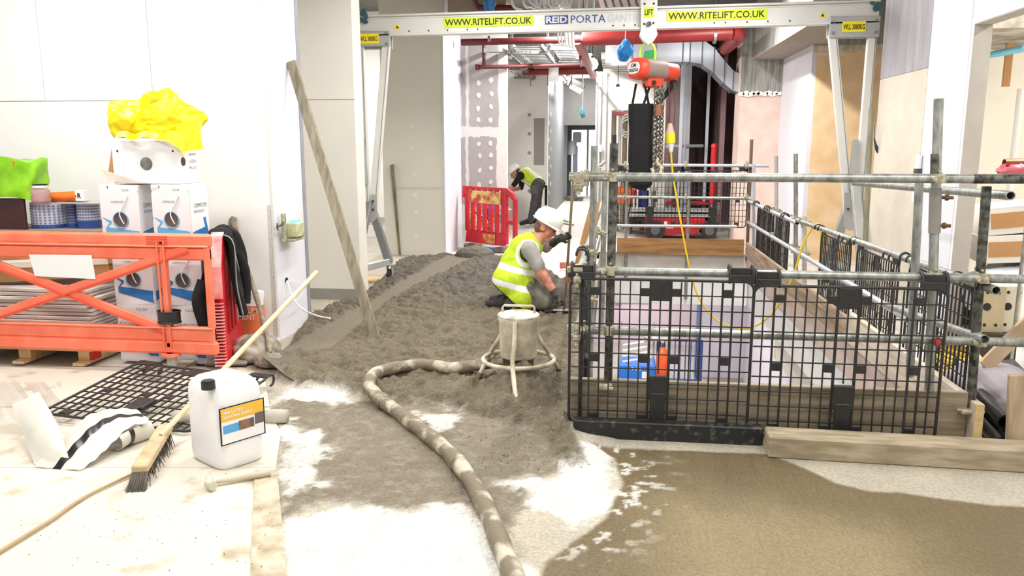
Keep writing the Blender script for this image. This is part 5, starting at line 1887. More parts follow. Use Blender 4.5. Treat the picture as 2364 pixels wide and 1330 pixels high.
br = empty('broom', tuple(onz(345, 1080, BZ)), 'wooden push broom with a long pale handle resting on the boards', 'broom')
B0, B1 = onz(383, 985, .115), onz(322, 1085, .095)
bd = (B1 - B0).normalized()
build('head_block', MB().beam(B0, B1, .075, .04, bev=.006), mat('broom_block', S(206, 184, 148), .75, col2=S(176, 152, 116), scale=9), br)
bl = MB()
rnd = random.Random(9)
side = Vector((0, 0, 1)).cross(bd).normalized()
Lb = (B1 - B0).length
for k in range(260):
    t = rnd.uniform(.0, 1.0)
    s = rnd.uniform(-.03, .03)
    a = B0 + bd * (t * Lb) + side * s + Vector((0, 0, -.018))
    b = Vector((a.x + rnd.uniform(-.02, .03) + bd.x * (.07 if t > .9 else .0) + side.x * s * .4, a.y - .02 + rnd.uniform(-.015, .01) + bd.y * (.07 if t > .9 else 0), BZ + .002))
    bl.cyl(a, b, .0035, .0015, n=4, caps=False)
for k in range(120):
    s = rnd.uniform(-.034, .034)
    a = B1 + side * s + Vector((0, 0, -.012)) - bd * rnd.uniform(0, .02)
    b = a + bd * rnd.uniform(.07, .11) + side * s * .3 + Vector((0, 0, -.07))
    b.z = max(b.z, BZ + .002)
    bl.cyl(a, b, .004, .0015, n=4, caps=False)
o = build('bristles', bl, mat('grey_bristle', S(104, 98, 86), .85, var=.3), br)
o['kind'] = 'stuff'
hb = onz(372, 1005, .13)
dray = _ray(731, 628)
best = min((abs((EYE + dray * t - hb).length - 1.55) - .0001 * t, t) for t in [k * .005 for k in range(900, 1800)])
htop = EYE + dray * best[1]
print('BROOM', hb, htop, (htop - hb).length)
build('handle', MB().tube([hb, hb.lerp(htop, .5), htop], .0155, 10), mat('pale_handle', S(232, 216, 176), .6, col2=S(214, 194, 148), scale=6), br)

build('straight_edge_plank', MB().beam(onz(870, 792, .0) , onx(672, 142, -2.76), .035, .085, up=(1, 0, 0), bev=.004), DUSTW, label='long mortar-stained plank leaning against the near column', cat='plank')
build('short_plank', MB().beam(onz(925, 588, .0), ony(905, 380, 11.66), .03, .10, up=(0, 1, 0), bev=.004), mat('stained_plank', S(150, 142, 116), .85, col2=S(96, 90, 70), scale=6, stretch=(2, 2, .5)), label='dark stained plank leaning on the recess wall behind the gantry leg', cat='plank')
mb = MB()
mb.tube(catmull([onz(-60, 1310, BZ + .012), onz(110, 1205, BZ + .014), onz(200, 1145, BZ + .012), onz(325, 1085, BZ + .014)], 6), [.0085] * 12 + [.007] * 7, 6)
build('thin_cane', mb, mat('cane', S(190, 164, 124), .7, var=.2), label='thin bent cane lying across the plywood', cat='stick')

# =================================================================== JERRYCAN, HAMMER, PLASTIC
Fc_ = Vector((-1.925, 3.585, BZ))
u_ = Vector((-.84, .55, 0)).normalized()
v_ = Vector((.55, .84, 0)).normalized()
LU, LV, HH = .335, .27, .47
jc = empty('jerrycan', tuple(Fc_ + u_ * LU / 2 + v_ * LV / 2), 'large white plastic jerrycan with a black cap and a bordered label', 'jerrycan')
ctr = Fc_ + u_ * LU / 2 + v_ * LV / 2


def jring(z, k, kk=None):
    pts = []
    n = 40
    for i in range(n):
        a = 2 * math.pi * i / n
        ca_, sa_ = math.cos(a), math.sin(a)
        e = .38
        pu = math.copysign(abs(ca_) ** e, ca_) * LU / 2 * k
        pv = math.copysign(abs(sa_) ** e, sa_) * LV / 2 * (kk if kk else k)
        pts.append(ctr + u_ * pu + v_ * pv + Vector((0, 0, z)))
    return pts


prof = [(0.004, .88), (.0, .90), (.02, .98), (.05, 1.0), (.20, 1.0), (.36, 1.0), (.405, .97), (.43, .88), (.448, .72), (.455, .5)]
mb = MB()
loft(mb, [jring(z, k) for z, k in prof[1:]][::1])
build('body', mb, JERRY, jc)
cp = onz(481, 893, .462)
build('cap', MB().cyl(cp + Vector((0, 0, -.01)), cp + Vector((0, 0, .028)), .034, n=20), BLACKP, jc)
build('cap_rim', MB().cyl(cp + Vector((0, 0, .028)), cp + Vector((0, 0, .034)), .030, n=20), RUBBER, jc)
# label on the right-hand face (normal -u_)
lf_ = Fc_ - u_ * .0035
z0, z1 = .14, .335
sv = v_ * LV
R4 = Matrix((v_, -u_, (0, 0, 1))).transposed()


def lq(a0, a1, b0, b1, off, m, name, par):
    c = lf_ + sv * ((a0 + a1) / 2) + Vector((0, 0, z0 + (z1 - z0) * (b0 + b1) / 2)) - u_ * off
    return build(name, MB().box(c, (LV * (a1 - a0), .001, (z1 - z0) * (b1 - b0)), R4), m, par)


lb_ = lq(.02, .96, 0, 1, .0, INK, 'label_border', jc)
lq(.05, .93, .03, .97, .001, PAPER, 'label_paper', lb_)
lq(.05, .93, .62, .97, .002, mat('label_yellow', S(250, 196, 70), .5), 'label_panel', lb_)
lq(.08, .45, .30, .52, .002, mat('label_blue', S(90, 170, 226), .5), 'label_panel', lb_)
lq(.40, .72, .30, .55, .0025, mat('label_grey', S(90, 84, 80), .5, col2=S(150, 110, 80), scale=30), 'label_picture', lb_)
lq(.74, .93, .34, .64, .0022, mat('label_dark', S(110, 100, 100), .5), 'label_picture', lb_)
t = MB()
for s, a0, a1, b0, b1 in (('SBR LATEX', .10, .52, .82, .90), ('BONDING AGENT', .10, .70, .70, .78)):
    lettering(t, s, lf_ + sv * a0 + Vector((0, 0, z0 + (z1 - z0) * b0)) - u_ * .0035, sv * (a1 - a0), Vector((0, 0, (z1 - z0) * (b1 - b0))), .02)
build('lettering', t, PAPER, lb_)

hmr = empty('hammer', tuple(onz(540, 1110, BZ)), 'dusty hammer lying in front of the jerrycan', 'hammer')
a, b = onz(498, 1112, BZ + .022), onz(624, 1092, BZ + .02)
build('handle', MB().tube([a, a.lerp(b, .3), b], [.012, .015, .018], 9), mat('dusty_handle', S(206, 196, 172), .8, var=.2), hmr)
hd_ = onz(480, 1112, BZ + .03)
build('head', MB().tube([hd_ + Vector((-.025, .05, 0)), hd_ + Vector((0, .015, 0)), hd_ + Vector((.01, -.02, 0)), hd_ + Vector((.05, -.045, 0))], [.012, .02, .018, .023], 10), mat('dusty_steel', S(212, 206, 190), .7, .1, var=.15), hmr)

# milky plastic strip, folded and twisted, with its black stripe
PS = empty('plastic_strip', tuple(onz(150, 1080, BZ)), 'milky plastic strip with a black printed stripe, folded over on the boards', 'plastic sheet')


def two_edge(name, Ls, Rs, bands, par):
    L_ = catmull([onz(x, y, z) for x, y, z in Ls], 7)
    R_ = catmull([onz(x, y, z) for x, y, z in Rs], 7)
    n = min(len(L_), len(R_))
    for s0, s1, m, nm in bands:
        mb = MB()
        for off in (0, .003):
            def f(u, v, off=off, s0=s0, s1=s1):
                i = min(int(round(v * (n - 1))), n - 1)
                s = s0 + (s1 - s0) * u
                bulge = .03 * math.sin(math.pi * s) * math.sin(math.pi * v)
                return L_[i].lerp(R_[i], s) + Vector((0, -bulge - off, bulge * .6 - off + .004 * math.sin(v * 37 + s * 9)))
            mb.grid(f, 8, n)
        build(nm, mb, m, par)


BST = mat('black_stripe', S(36, 30, 30), .3, var=.2)
two_edge('flap', [(28, 935, .20), (55, 1000, .12), (80, 1070, .03)], [(90, 905, .25), (135, 985, .17), (165, 1078, .03)], [(0, 1, SHEETW, 'flap')], PS)
two_edge('strip', [(78, 1078, .026), (135, 1020, .10), (195, 965, .17), (250, 945, .19), (315, 944, .18)], [(185, 1086, .026), (225, 1055, .06), (262, 1020, .10), (300, 985, .14), (345, 975, .13)],
         [(0, .40, SHEETW, 'strip'), (.40, .58, BST, 'stripe'), (.58, 1, SHEETW, 'strip')], PS)
ra, rb_ = onz(262, 1020, .075), onz(338, 985, .085)
mb = MB()
dd = (rb_ - ra).normalized()
s1_ = dd.orthogonal().normalized()
s2_ = dd.cross(s1_)
mb.grid(lambda u, v: ra.lerp(rb_, v) + (s1_ * math.cos(6.0 * u) + s2_ * math.sin(6.0 * u)) * (.058 + .008 * math.sin(u * 11 + v * 5)), 28, 8)
mb.grid(lambda u, v: ra.lerp(rb_, v) + (s1_ * math.cos(6.0 * u) + s2_ * math.sin(6.0 * u)) * (.055 + .008 * math.sin(u * 11 + v * 5)), 28, 8)
build('rolled_end', mb, SHEETW, PS)
mb = MB()
mb.grid(lambda u, v: ra.lerp(rb_, .28 + .14 * v) + (s1_ * math.cos(6.0 * u) + s2_ * math.sin(6.0 * u)) * (.0595 + .008 * math.sin(u * 11 + (.28 + .14 * v) * 5)), 28, 4)
build('rolled_stripe', mb, BST, PS)
mb = MB()


def sheetf(u, v):
    p = onz(-120 + 260 * u, 1000 - 120 * v, .03)
    return Vector((p.x, p.y, .03 + .10 * float(vnoise(np.array([u * 4, v * 3, 2.0]))) * math.sin(math.pi * min(1, u * 1.2 + .1)) + .02 * math.sin(u * 23 + v * 9)))


mb.grid(sheetf, 40, 26)
build('clear_sheet', mb, SHEET, label='crumpled clear plastic sheet at the left edge behind the milky strip', cat='plastic sheet')
p = onz(440, 985, BZ)
build('clear_bottle', MB().lathe([(0, 0), (.035, .0), (.04, .02), (.04, .16), (.02, .2), (.015, .22), (0, .22)], p + Vector((-.1, .0, .045)), 14, Matrix.Rotation(math.radians(80), 3, 'Y')), mat('dusty_clear', S(206, 198, 182), .3, var=.15, alpha=.8), label='dusty clear plastic bottle lying behind the jerrycan', cat='bottle')
p = onz(640, 985, .0)
build('clear_tube_end', MB().lathe([(0, 0), (.04, 0), (.045, .05), (.04, .14), (0, .14)], p + Vector((-.09, .03, .045)), 14, Matrix.Rotation(math.radians(85), 3, 'Y')), FOOT, label='mortar-covered can lying behind the right side of the jerrycan', cat='can')

# laser level on its bracket on the column side, wall box cables
ll = empty('laser_level', tuple(onx(655, 530, -2.79)), 'mortar-splashed laser level on a bracket fixed to the column side', 'laser level')
p = onx(650, 525, -2.78)
build('bracket', MB().box(p + Vector((.03, -.02, .0)), (.03, .05, .24), bev=.005).box(p + Vector((.06, .10, -.11)), (.10, .22, .02), bev=.004), mat('mortar_bracket', S(190, 186, 160), .7, col2=S(120, 114, 90), scale=20), ll)
build('laser_body', MB().box(p + Vector((.07, .13, -.03)), (.10, .17, .13), bev=.012), mat('dusty_green_case', S(206, 206, 170), .6, col2=S(166, 170, 120), scale=14), ll)
build('clamp_screw', MB().cyl(p + Vector((.03, -.05, .03)), p + Vector((.03, -.16, .02)), .009, n=7).cyl(p + Vector((.03, -.15, -.01)), p + Vector((.03, -.15, .05)), .007, n=6), GALVD, ll)
build('laser_window', MB().box(p + Vector((.075, .12, .045)), (.07, .10, .02), bev=.004), mat('green_laser', (.10, 1.0, .45), .2, var=0, emit=2.0), ll)
wc_ = empty('wall_cables', tuple(onx(662, 650, -2.79)), 'white cables coming out of a hole low in the column side', 'cables')
p = onx(662, 648, -2.79)
build('hole', MB().cyl(p + Vector((-.004, 0, 0)), p + Vector((.002, 0, 0)), .028, n=12), INK, wc_)
build('cable', MB().tube(catmull([p, onx(678, 690, -2.70), onx(700, 715, -2.55), ony(735, 730, 6.4), ony(762, 735, 6.2)], 6), .008, 6), PAPER, wc_)
build('cable', MB().tube(catmull([p, onx(655, 690, -2.74), onx(690, 690, -2.74), onx(695, 660, -2.76), p], 6), .003, 5), PAPER, wc_)

# =================================================================== SCREED PUMP TRIPOD AND HOSE
TC = Vector((-.605, 5.12, 0))
tp = empty('screed_tripod', tuple(TC), 'mortar-crusted steel discharge pot on a ringed tripod over the sand pile', 'tripod')
zb0, zt0 = .265, .535
build('pot', MB().lathe([(.0, zb0), (.118, zb0), (.124, zb0 + .01), (.13, zt0 - .03), (.138, zt0 - .015), (.135, zt0)], TC, 30), MORTAR, tp)
build('pot_mouth', MB().cyl(TC + Vector((0, 0, zb0 - .06)), TC + Vector((0, 0, zb0 + .01)), .10, .11, n=24), GALVD, tp)
build('lid', MB().lathe([(.135, zt0), (.14, zt0 + .008), (.135, zt0 + .018), (.09, zt0 + .03), (0, zt0 + .036)], TC, 30), MORTARL, tp)
hm = MB()
hm.tube([TC + Vector((-.105, 0, zt0 + .01)), TC + Vector((-.105, 0, zt0 + .06)), TC + Vector((-.095, 0, zt0 + .072)), TC + Vector((.095, 0, zt0 + .072)), TC + Vector((.105, 0, zt0 + .06)), TC + Vector((.105, 0, zt0 + .01))], .008, 8)
build('handle', hm, MORTAR, tp)
build('ring', MB().tube([TC + Vector((.235 * math.cos(a), .235 * math.sin(a), 0.245)) for a in [2 * math.pi * k / 40 for k in range(40)]], .0145, 8, closed=True), MORTAR, tp)
for ang, ft in ((-92, onz(1196, 958, .03)), (150, onz(1098, 885, .04)), (35, onz(1295, 862, .04))):
    a = math.radians(ang)
    dr = Vector((math.cos(a), math.sin(a), 0))
    pts = [TC + dr * .13 + Vector((0, 0, .50)), TC + dr * .145 + Vector((0, 0, .39)), TC + dr * .24 + Vector((0, 0, .25)), ft]
    if ang == -92:
        pts = [TC + dr * .14 + Vector((0, 0, .53)), TC + dr * .17 + Vector((0, 0, .39)), TC + dr * .24 + Vector((0, 0, .25)), ft]
    lg = build('leg', MB().tube(catmull(pts, 5), .0155, 9), MORTAR, tp)
    q = ft.lerp(pts[2], .35)
    build('leg_sleeve', MB().tube([ft, q], .0185, 9), mat('screed_coated', S(128, 116, 96), .85, var=.2, bump=.3), lg)
hp = [(1215, 1400), (1185, 1330), (1150, 1240), (1105, 1140), (1045, 1055), (975, 995), (915, 950), (868, 912), (852, 885), (868, 862), (915, 848), (980, 842), (1060, 838), (1120, 840), (1180, 830)]
pts = [onz(x, y, .045 if y > 930 else (.075 if y > 890 else .115)) for x, y in hp]
pts[-1] = TC + Vector((-.02, .12, .24))
pts[-2] = TC + Vector((-.28, .18, .15))
pts[-3] = TC + Vector((-.50, .20, .11))
pp = catmull(pts, 8)
hs = empty('delivery_hose', tuple(pts[6]), 'thick cement-crusted delivery hose curving from the tripod to the foreground', 'hose')
build('hose_body', MB().tube(pp, [.042 + .0025 * math.sin(i * .9) for i in range(len(pp))], 14), HOSE, hs)
for k in (30, 52):
    p0, p1 = pp[k], pp[k + 1]
    build('coupling', MB().tube([p0, p1, pp[k + 2]], .047, 14), HOSE, hs)

# =================================================================== TOOLS ROUND THE WORKER
rod0, rod1 = onz(1305, 690, .03), ony(1323, 418, 8.15)
build('level_staff', MB().tube([rod0, rod1], .014, 8), mat('brown_rod', S(150, 134, 104), .6, .2, var=.25), label='thin brown rod held upright by the kneeling worker', cat='rod')
tw = empty('trowel', tuple(onz(1290, 718, .06)), 'steel floating trowel on the screed under the glove', 'trowel')
p = onz(1288, 716, .075)
build('blade', MB().box(p, (.26, .10, .006), rotz(.15), bev=.001), GALVD, tw)
build('handle', MB().tube([p + Vector((-.06, 0, .005)), p + Vector((-.05, 0, .05)), p + Vector((.06, 0, .055))], .012, 8), mat('trowel_grip', S(70, 60, 50), .7), tw)

# folded brown carton leaning on the left rails
cm = empty('folded_carton', tuple(onz(1345, 600, .1)), 'tall folded brown cardboard strip leaning by the left scaffold posts', 'cardboard')
a, b = ony(1345, 590, 7.6), ony(1360, 488, 7.6)
build('sheet', MB().prism([(-.14, -.42), (.0, -.44), (.14, .35), (.05, .36)], (a.x + .02, 7.6, (a.z + b.z) / 2 - .05), (1, 0, 0), (0, 0, 1), .012), CARD, cm)
build('fold', MB().prism([(-.19, -.42), (-.05, -.44), (-.02, -.25), (-.13, -.22)], (a.x + .02, 7.58, (a.z + b.z) / 2 - .05), (1, 0, 0), (0, 0, 1), .012), mat('dark_card', S(150, 100, 58), .85), cm)
build('tape', MB().prism([(-.10, .02), (-.02, .0), (.0, .2), (-.05, .2)], (a.x + .0, 7.575, (a.z + b.z) / 2), (1, 0, 0), (0, 0, 1), .004), PAPER, cm)

# =================================================================== FAR RED WHITE-PANEL BARRIER with the cable tangle
A, B = onz(1078, 572), onz(1172, 588)
A.z = B.z = 0
A = Vector((-2.33, 12.62, 0)); B = Vector((-1.62, 12.05, 0))
rb2 = empty('street_barrier', tuple((A + B) / 2), 'red plastic barrier with a worn colour band and slotted lower half', 'barrier')
d = (B - A).normalized()
nn = Vector((d.y, -d.x, 0))
L = (B - A).length


def rp(mb, poly, off=.0, th=.05):
    mb.prism(poly, A + nn * (off + .0), d, (0, 0, 1), th)


mb = MB()
zt = 1.0
rp(mb, [(-.03, zt), (-.05, zt - .18), (0, zt - .18), (.03, zt - .04), (L, zt - .04), (L, zt)][::-1])
build('top_rail', mb, RED, rb2)
mb = MB()
rp(mb, [(.02, .12), (L, .12), (L, .32), (.06, .32)])
build('lower_panel', mb, RED, rb2)
for k in range(7):
    t = .02 + k * (L - .08) / 6
    mb = MB()
    rp(mb, [(t, .30), (t + .055, .30), (t + .055, zt - .03), (t, zt - .03)])
    build('bar', mb, RED, rb2)
mb = MB()
rp(mb, [(.10, zt - .25), (L - .05, zt - .25), (L - .05, zt - .06), (.10, zt - .06)], .056, .008)
build('reflective_band', mb, mat('worn_band', S(226, 202, 120), .6, col2=S(196, 70, 50), scale=5, lo=.42, hi=.55), rb2)
mb = MB()
rp(mb, [(L * .5, .14), (L * .8, .14), (L * .8, .28), (L * .5, .28)], .056, .006)
build('reflective_band', mb, mat('worn_band2', S(226, 196, 110), .6, col2=S(206, 60, 50), scale=8), rb2)
mb = MB()
L2 = L + .22
rp(mb, [(L, .15), (L + .06, .15), (L + .06, zt), (L, zt)])
rp(mb, [(L + .06, zt), (L + .06, zt - .08), (L + .2, zt - .18), (L + .2, .52), (L + .06, .52), (L + .06, .46), (L + .26, .46), (L + .26, zt - .16), (L + .18, zt - .06)][::-1])
rp(mb, [(L + .2, .05), (L + .26, .05), (L + .26, .46), (L + .2, .46)])
build('end_hoop', mb, RED, rb2)
for t in (.15, L - .1):
    build('foot', MB().box(A + d * t + Vector((0, 0, .055)), (.10, .34, .09), Matrix((d, nn, (0, 0, 1))).transposed(), bev=.02), mat('grey_foot', S(120, 114, 104), .85, var=.2), rb2)
ct = empty('cable_tangle', (-2.0, 12.55, 0), 'tangle of white and black cables heaped behind the red barrier', 'cables')
for k in range(16):
    rnd = random.Random(k)
    c = Vector((-2.1 + rnd.uniform(-.15, .35), 12.72 + rnd.uniform(-.12, .1), .12))
    pts = [c + Vector((rnd.uniform(-.2, .2), rnd.uniform(-.08, .08), rnd.uniform(0, .55))) for _ in range(6)]
    build('cable', MB().tube(catmull(pts, 5), .008, 5), (PAPER, RUBBER, ALUG, mat('amber_cable', S(196, 160, 90), .6))[k % 4], ct)
for x, y, Y, lb in ((1135, 490, 12.75, 'crumpled blue plastic behind the red barrier'), (1120, 588, 11.95, 'blue plastic scrap on the floor before the red barrier')):
    p = ony(x, y, Y)
    crumple('blue_scrap', (p.x, Y, max(p.z, .06)), (.12, .08, .16 if y < 550 else .05), BLUEP, lb, 'plastic', x % 13, amp=.5, n=32)
crumple('screed_mound', (-1.98, 11.35, .06), (.26, .2, .13), mat('fresh_screed', S(112, 106, 96), .9, var=.2, scale=20, bump=.5), 'small mound of grey screed at the end of the walkway', 'mound', 21, amp=.3, flat=-.2)
build('threshold_strip', boxmb(-2.45, -1.2, 11.76, 11.95, .002, .02), mat('white_sheeting', S(226, 222, 226), .7, var=.06), label='strip of white floor protection at the end of the screed', cat='sheet')
build('floor_protection', boxmb(-1.15, -.2, 8.9, 12.2, .004, .012) if False else slab([(-1.2, 9.6), (-.25, 8.75), (-.25, 12.3), (-1.2, 12.3)], .012, .02), mat('lilac_sheeting', S(222, 218, 226), .7, var=.06), label='pale sheet of floor protection beyond the kneeling worker', cat='sheet')
p = onz(1310, 612, .09)
build('red_cup', MB().lathe([(0, -.1), (.045, -.1), (.04, .08), (.0, .08)], p, 14, Matrix.Rotation(math.radians(85), 3, 'Y')), mat('salmon_can', S(200, 120, 100), .6), label='small salmon-coloured can lying by the scaffold end', cat='can')

# =================================================================== PEOPLE (one continuous surface each)
def surface_nets(D, org, h):
    ins = D < 0
    nx, ny, nz = D.shape
    c = np.zeros((nx - 1, ny - 1, nz - 1), int)
    for dx in (0, 1):
        for dy in (0, 1):
            for dz in (0, 1):
                c += ins[dx:nx - 1 + dx, dy:ny - 1 + dy, dz:nz - 1 + dz]
    act = (c > 0) & (c < 8)
    I = np.argwhere(act)
    acc = np.zeros((len(I), 3))
    cnt = np.zeros(len(I))
    crn = [(dx, dy, dz) for dx in (0, 1) for dy in (0, 1) for dz in (0, 1)]
    for a in crn:
        for ax in range(3):
            if a[ax] == 0:
                b = list(a)
                b[ax] = 1
                da = D[I[:, 0] + a[0], I[:, 1] + a[1], I[:, 2] + a[2]]
                db = D[I[:, 0] + b[0], I[:, 1] + b[1], I[:, 2] + b[2]]
                m = (da < 0) != (db < 0)
                t = np.where(m, da / (da - db + 1e-12), 0)
                p = np.array(a, float)[None] + 0 * acc
                p[:, ax] += t
                acc += p * m[:, None]
                cnt += m
    V = (I + acc / cnt[:, None]) * h + org
    idm = -np.ones(act.shape, int)
    idm[act] = np.arange(len(I))
    Q = []
    for ax in range(3):
        s0 = [slice(0, -1)] * 3
        a = ins[tuple(slice(1, -1) if k != ax else slice(0, -1) for k in range(3))]
        b = ins[tuple(slice(1, -1) if k != ax else slice(1, None) for k in range(3))]
        E = np.argwhere(a != b)
        if not len(E):
            continue
        fl = a[tuple(E.T)]
        o1, o2 = [k for k in range(3) if k != ax]
        base = E.copy()
        base[:, o1] += 1
        base[:, o2] += 1
        q = []
        for d1, d2 in ((-1, -1), (0, -1), (0, 0), (-1, 0)):
            w = base.copy()
            w[:, o1] += d1
            w[:, o2] += d2
            q.append(idm[w[:, 0], w[:, 1], w[:, 2]])
        q = np.stack(q, -1)
        if ax == 1:
            fl = ~fl
        q[~fl] = q[~fl][:, ::-1]
        Q.append(q)
    return V, np.concatenate(Q)


def sd_prim(P, pr):
    if pr[0] == 'rc':
        a, b, ra, rb = np.array(pr[1]), np.array(pr[2]), pr[3], pr[4]
        e = b - a
        t = np.clip(((P - a) @ e) / (e @ e + 1e-12), 0, 1)
        return np.linalg.norm(P - a - t[..., None] * e, axis=-1) - (ra + (rb - ra) * t)
    c, r, R = np.array(pr[1]), np.array(pr[2]), pr[3]
    q = (P - c)
    if R is not None:
        q = q @ np.array(R)
    k = np.linalg.norm(q / r, axis=-1)
    return (k - 1) * np.min(r) * (.5 + .5 * 1) if False else k * (k - 1) / (np.linalg.norm(q / r ** 2, axis=-1) + 1e-9)


def rc(a, b, ra, rb, m=0, k=.03):
    return ('rc', tuple(a), tuple(b), ra, rb, m, k)


def el(c, r, R=None, m=0, k=.03):
    return ('el', tuple(c), tuple(r), R, m, k)


def body_mesh(prims, h, clip=None, inflate=0.0):
    """smooth union; material of a face = nearest primitive"""
    lo = np.min([np.minimum(np.array(p[1]), np.array(p[2]) if p[0] == 'rc' else np.array(p[1])) - (max(p[3], p[4]) if p[0] == 'rc' else max(p[2])) for p in prims], 0) - .04 - inflate
    hi = np.max([np.maximum(np.array(p[1]), np.array(p[2]) if p[0] == 'rc' else np.array(p[1])) + (max(p[3], p[4]) if p[0] == 'rc' else max(p[2])) for p in prims], 0) + .04 + inflate
    n = np.ceil((hi - lo) / h).astype(int) + 1
    g = [lo[i] + h * np.arange(n[i]) for i in range(3)]
    P = np.stack(np.meshgrid(*g, indexing='ij'), -1)
    D = np.full(P.shape[:3], 1.0)
    for p in prims:
        rr = (max(p[3], p[4]) if p[0] == 'rc' else max(p[2])) + .09 + inflate
        a = np.array(p[1])
        b = np.array(p[2]) if p[0] == 'rc' else a
        i0 = np.maximum(((np.minimum(a, b) - rr - lo) / h).astype(int), 0)
        i1 = np.minimum(((np.maximum(a, b) + rr - lo) / h).astype(int) + 2, n)
        s = tuple(slice(i0[k], i1[k]) for k in range(3))
        d = sd_prim(P[s], p)
        k = p[-1]
        e = D[s]
        hh = np.clip(.5 + .5 * (e - d) / k, 0, 1)
        D[s] = e * (1 - hh) + d * hh - k * hh * (1 - hh)
    D = D - inflate
    if clip is not None:
        D = np.maximum(D, clip(P))
    V, Q = surface_nets(D, lo, h)
    ctr = V[Q].mean(1)
    best = np.full(len(ctr), 1e9)
    mi = np.zeros(len(ctr), int)
    for p in prims:
        d = sd_prim(ctr, p)
        w = d < best
        best[w] = d[w]
        mi[w] = p[-2]
    return V, Q, mi, ctr


def sd_obj(name, V, Q, mi, mats, parent):
    mb = MB()
    mb.v = [tuple(v) for v in V]
    mb.f = [tuple(int(i) for i in q) for q in Q]
    mb.sm = [True] * len(Q)
    mb.mi = [int(i) for i in mi]
    return build(name, mb, mats, parent)


def hand(wrist, palm, ndir, curl, m, thumb_side, size=1.0, grip=None):
    """prims of a hand: palm from wrist to knuckles, four unequal bent fingers and a thumb"""
    w, p = Vector(wrist), Vector(palm)
    f = (p - w).normalized()
    nrm = Vector(ndir)
    nrm = (nrm - f * nrm.dot(f)).normalized()
    s = f.cross(nrm).normalized() * thumb_side
    pr = [rc(w, p - f * .02, .033 * size, .034 * size, m, .02)]
    pr.append(el(w + (p - w) * .62, (.047 * size, .047 * size, .022 * size), [list(x) for x in Matrix((f, s, nrm)).transposed()], m, .015))
    ln = (.072, .082, .076, .06)
    for i in range(4):
        off = s * (.030 - .02 * i) * size
        k0 = p + off
        a1, a2, a3 = curl * .6, curl * 1.3, curl * 1.9
        L_ = ln[i] * size
        d1 = f * math.cos(a1) - nrm * math.sin(a1)
        d2 = f * math.cos(a2) - nrm * math.sin(a2)
        d3 = f * math.cos(a3) - nrm * math.sin(a3)
        k1 = k0 + d1 * L_ * .45
        k2 = k1 + d2 * L_ * .32
        k3 = k2 + d3 * L_ * .25
        pr += [rc(k0 - f * .012, k1, .0115, .0105, m, .007), rc(k1, k2, .0105, .0098, m, .005), rc(k2, k3, .0098, .0085, m, .005)]
    t0 = w + (p - w) * .45 + s * .035 * size
    t1 = t0 + (s * .55 + f * .6 - nrm * .5).normalized() * .04 * size
    t2 = t1 + (f * .75 + s * .1 - nrm * .7).normalized() * .035 * size
    pr += [rc(t0 - s * .01, t1, .0135, .012, m, .012), rc(t1, t2, .012, .0095, m, .006)]
    return pr


def head_prims(hc, fwd, up, sk, hair, s=1.0):
    """hc centre of the skull"""
    f, u = Vector(fwd).normalized(), Vector(up)
    u = (u - f * u.dot(f)).normalized()
    l = u.cross(f)
    R = [list(x) for x in Matrix((f, l, u)).transposed()]
    g = lambda a, b, c: hc + f * a * s + l * b * s + u * c * s
    pr = [el(g(-.01, 0, .03), (.098 * s, .078 * s, .10 * s), R, sk, .02), el(g(.03, 0, -.045), (.065 * s, .058 * s, .075 * s), R, sk, .03),
          rc(g(.085, 0, .0), g(.112, 0, -.03), .010 * s, .016 * s, sk, .012), rc(g(.07, -.02, -.10), g(.07, .02, -.10), .02 * s, .02 * s, sk, .02),
          rc(g(.088, -.018, -.062), g(.088, .018, -.062), .008 * s, .008 * s, sk, .008),
          rc(g(.082, -.05, .028), g(.088, .05, .028), .012 * s, .012 * s, sk, .012)]
    for sg in (-1, 1):
        pr.append(el(g(-.01, sg * .08, -.01), (.026 * s, .010 * s, .034 * s), R, sk, .008))
        pr.append(rc(g(.06, sg * .045, -.03), g(.05, sg * .05, -.04), .018 * s, .02 * s, sk, .02))
    pr.append(el(g(-.045, 0, -.02), (.066 * s, .076 * s, .07 * s), R, hair, .01))
    return pr, g, (f, l, u)


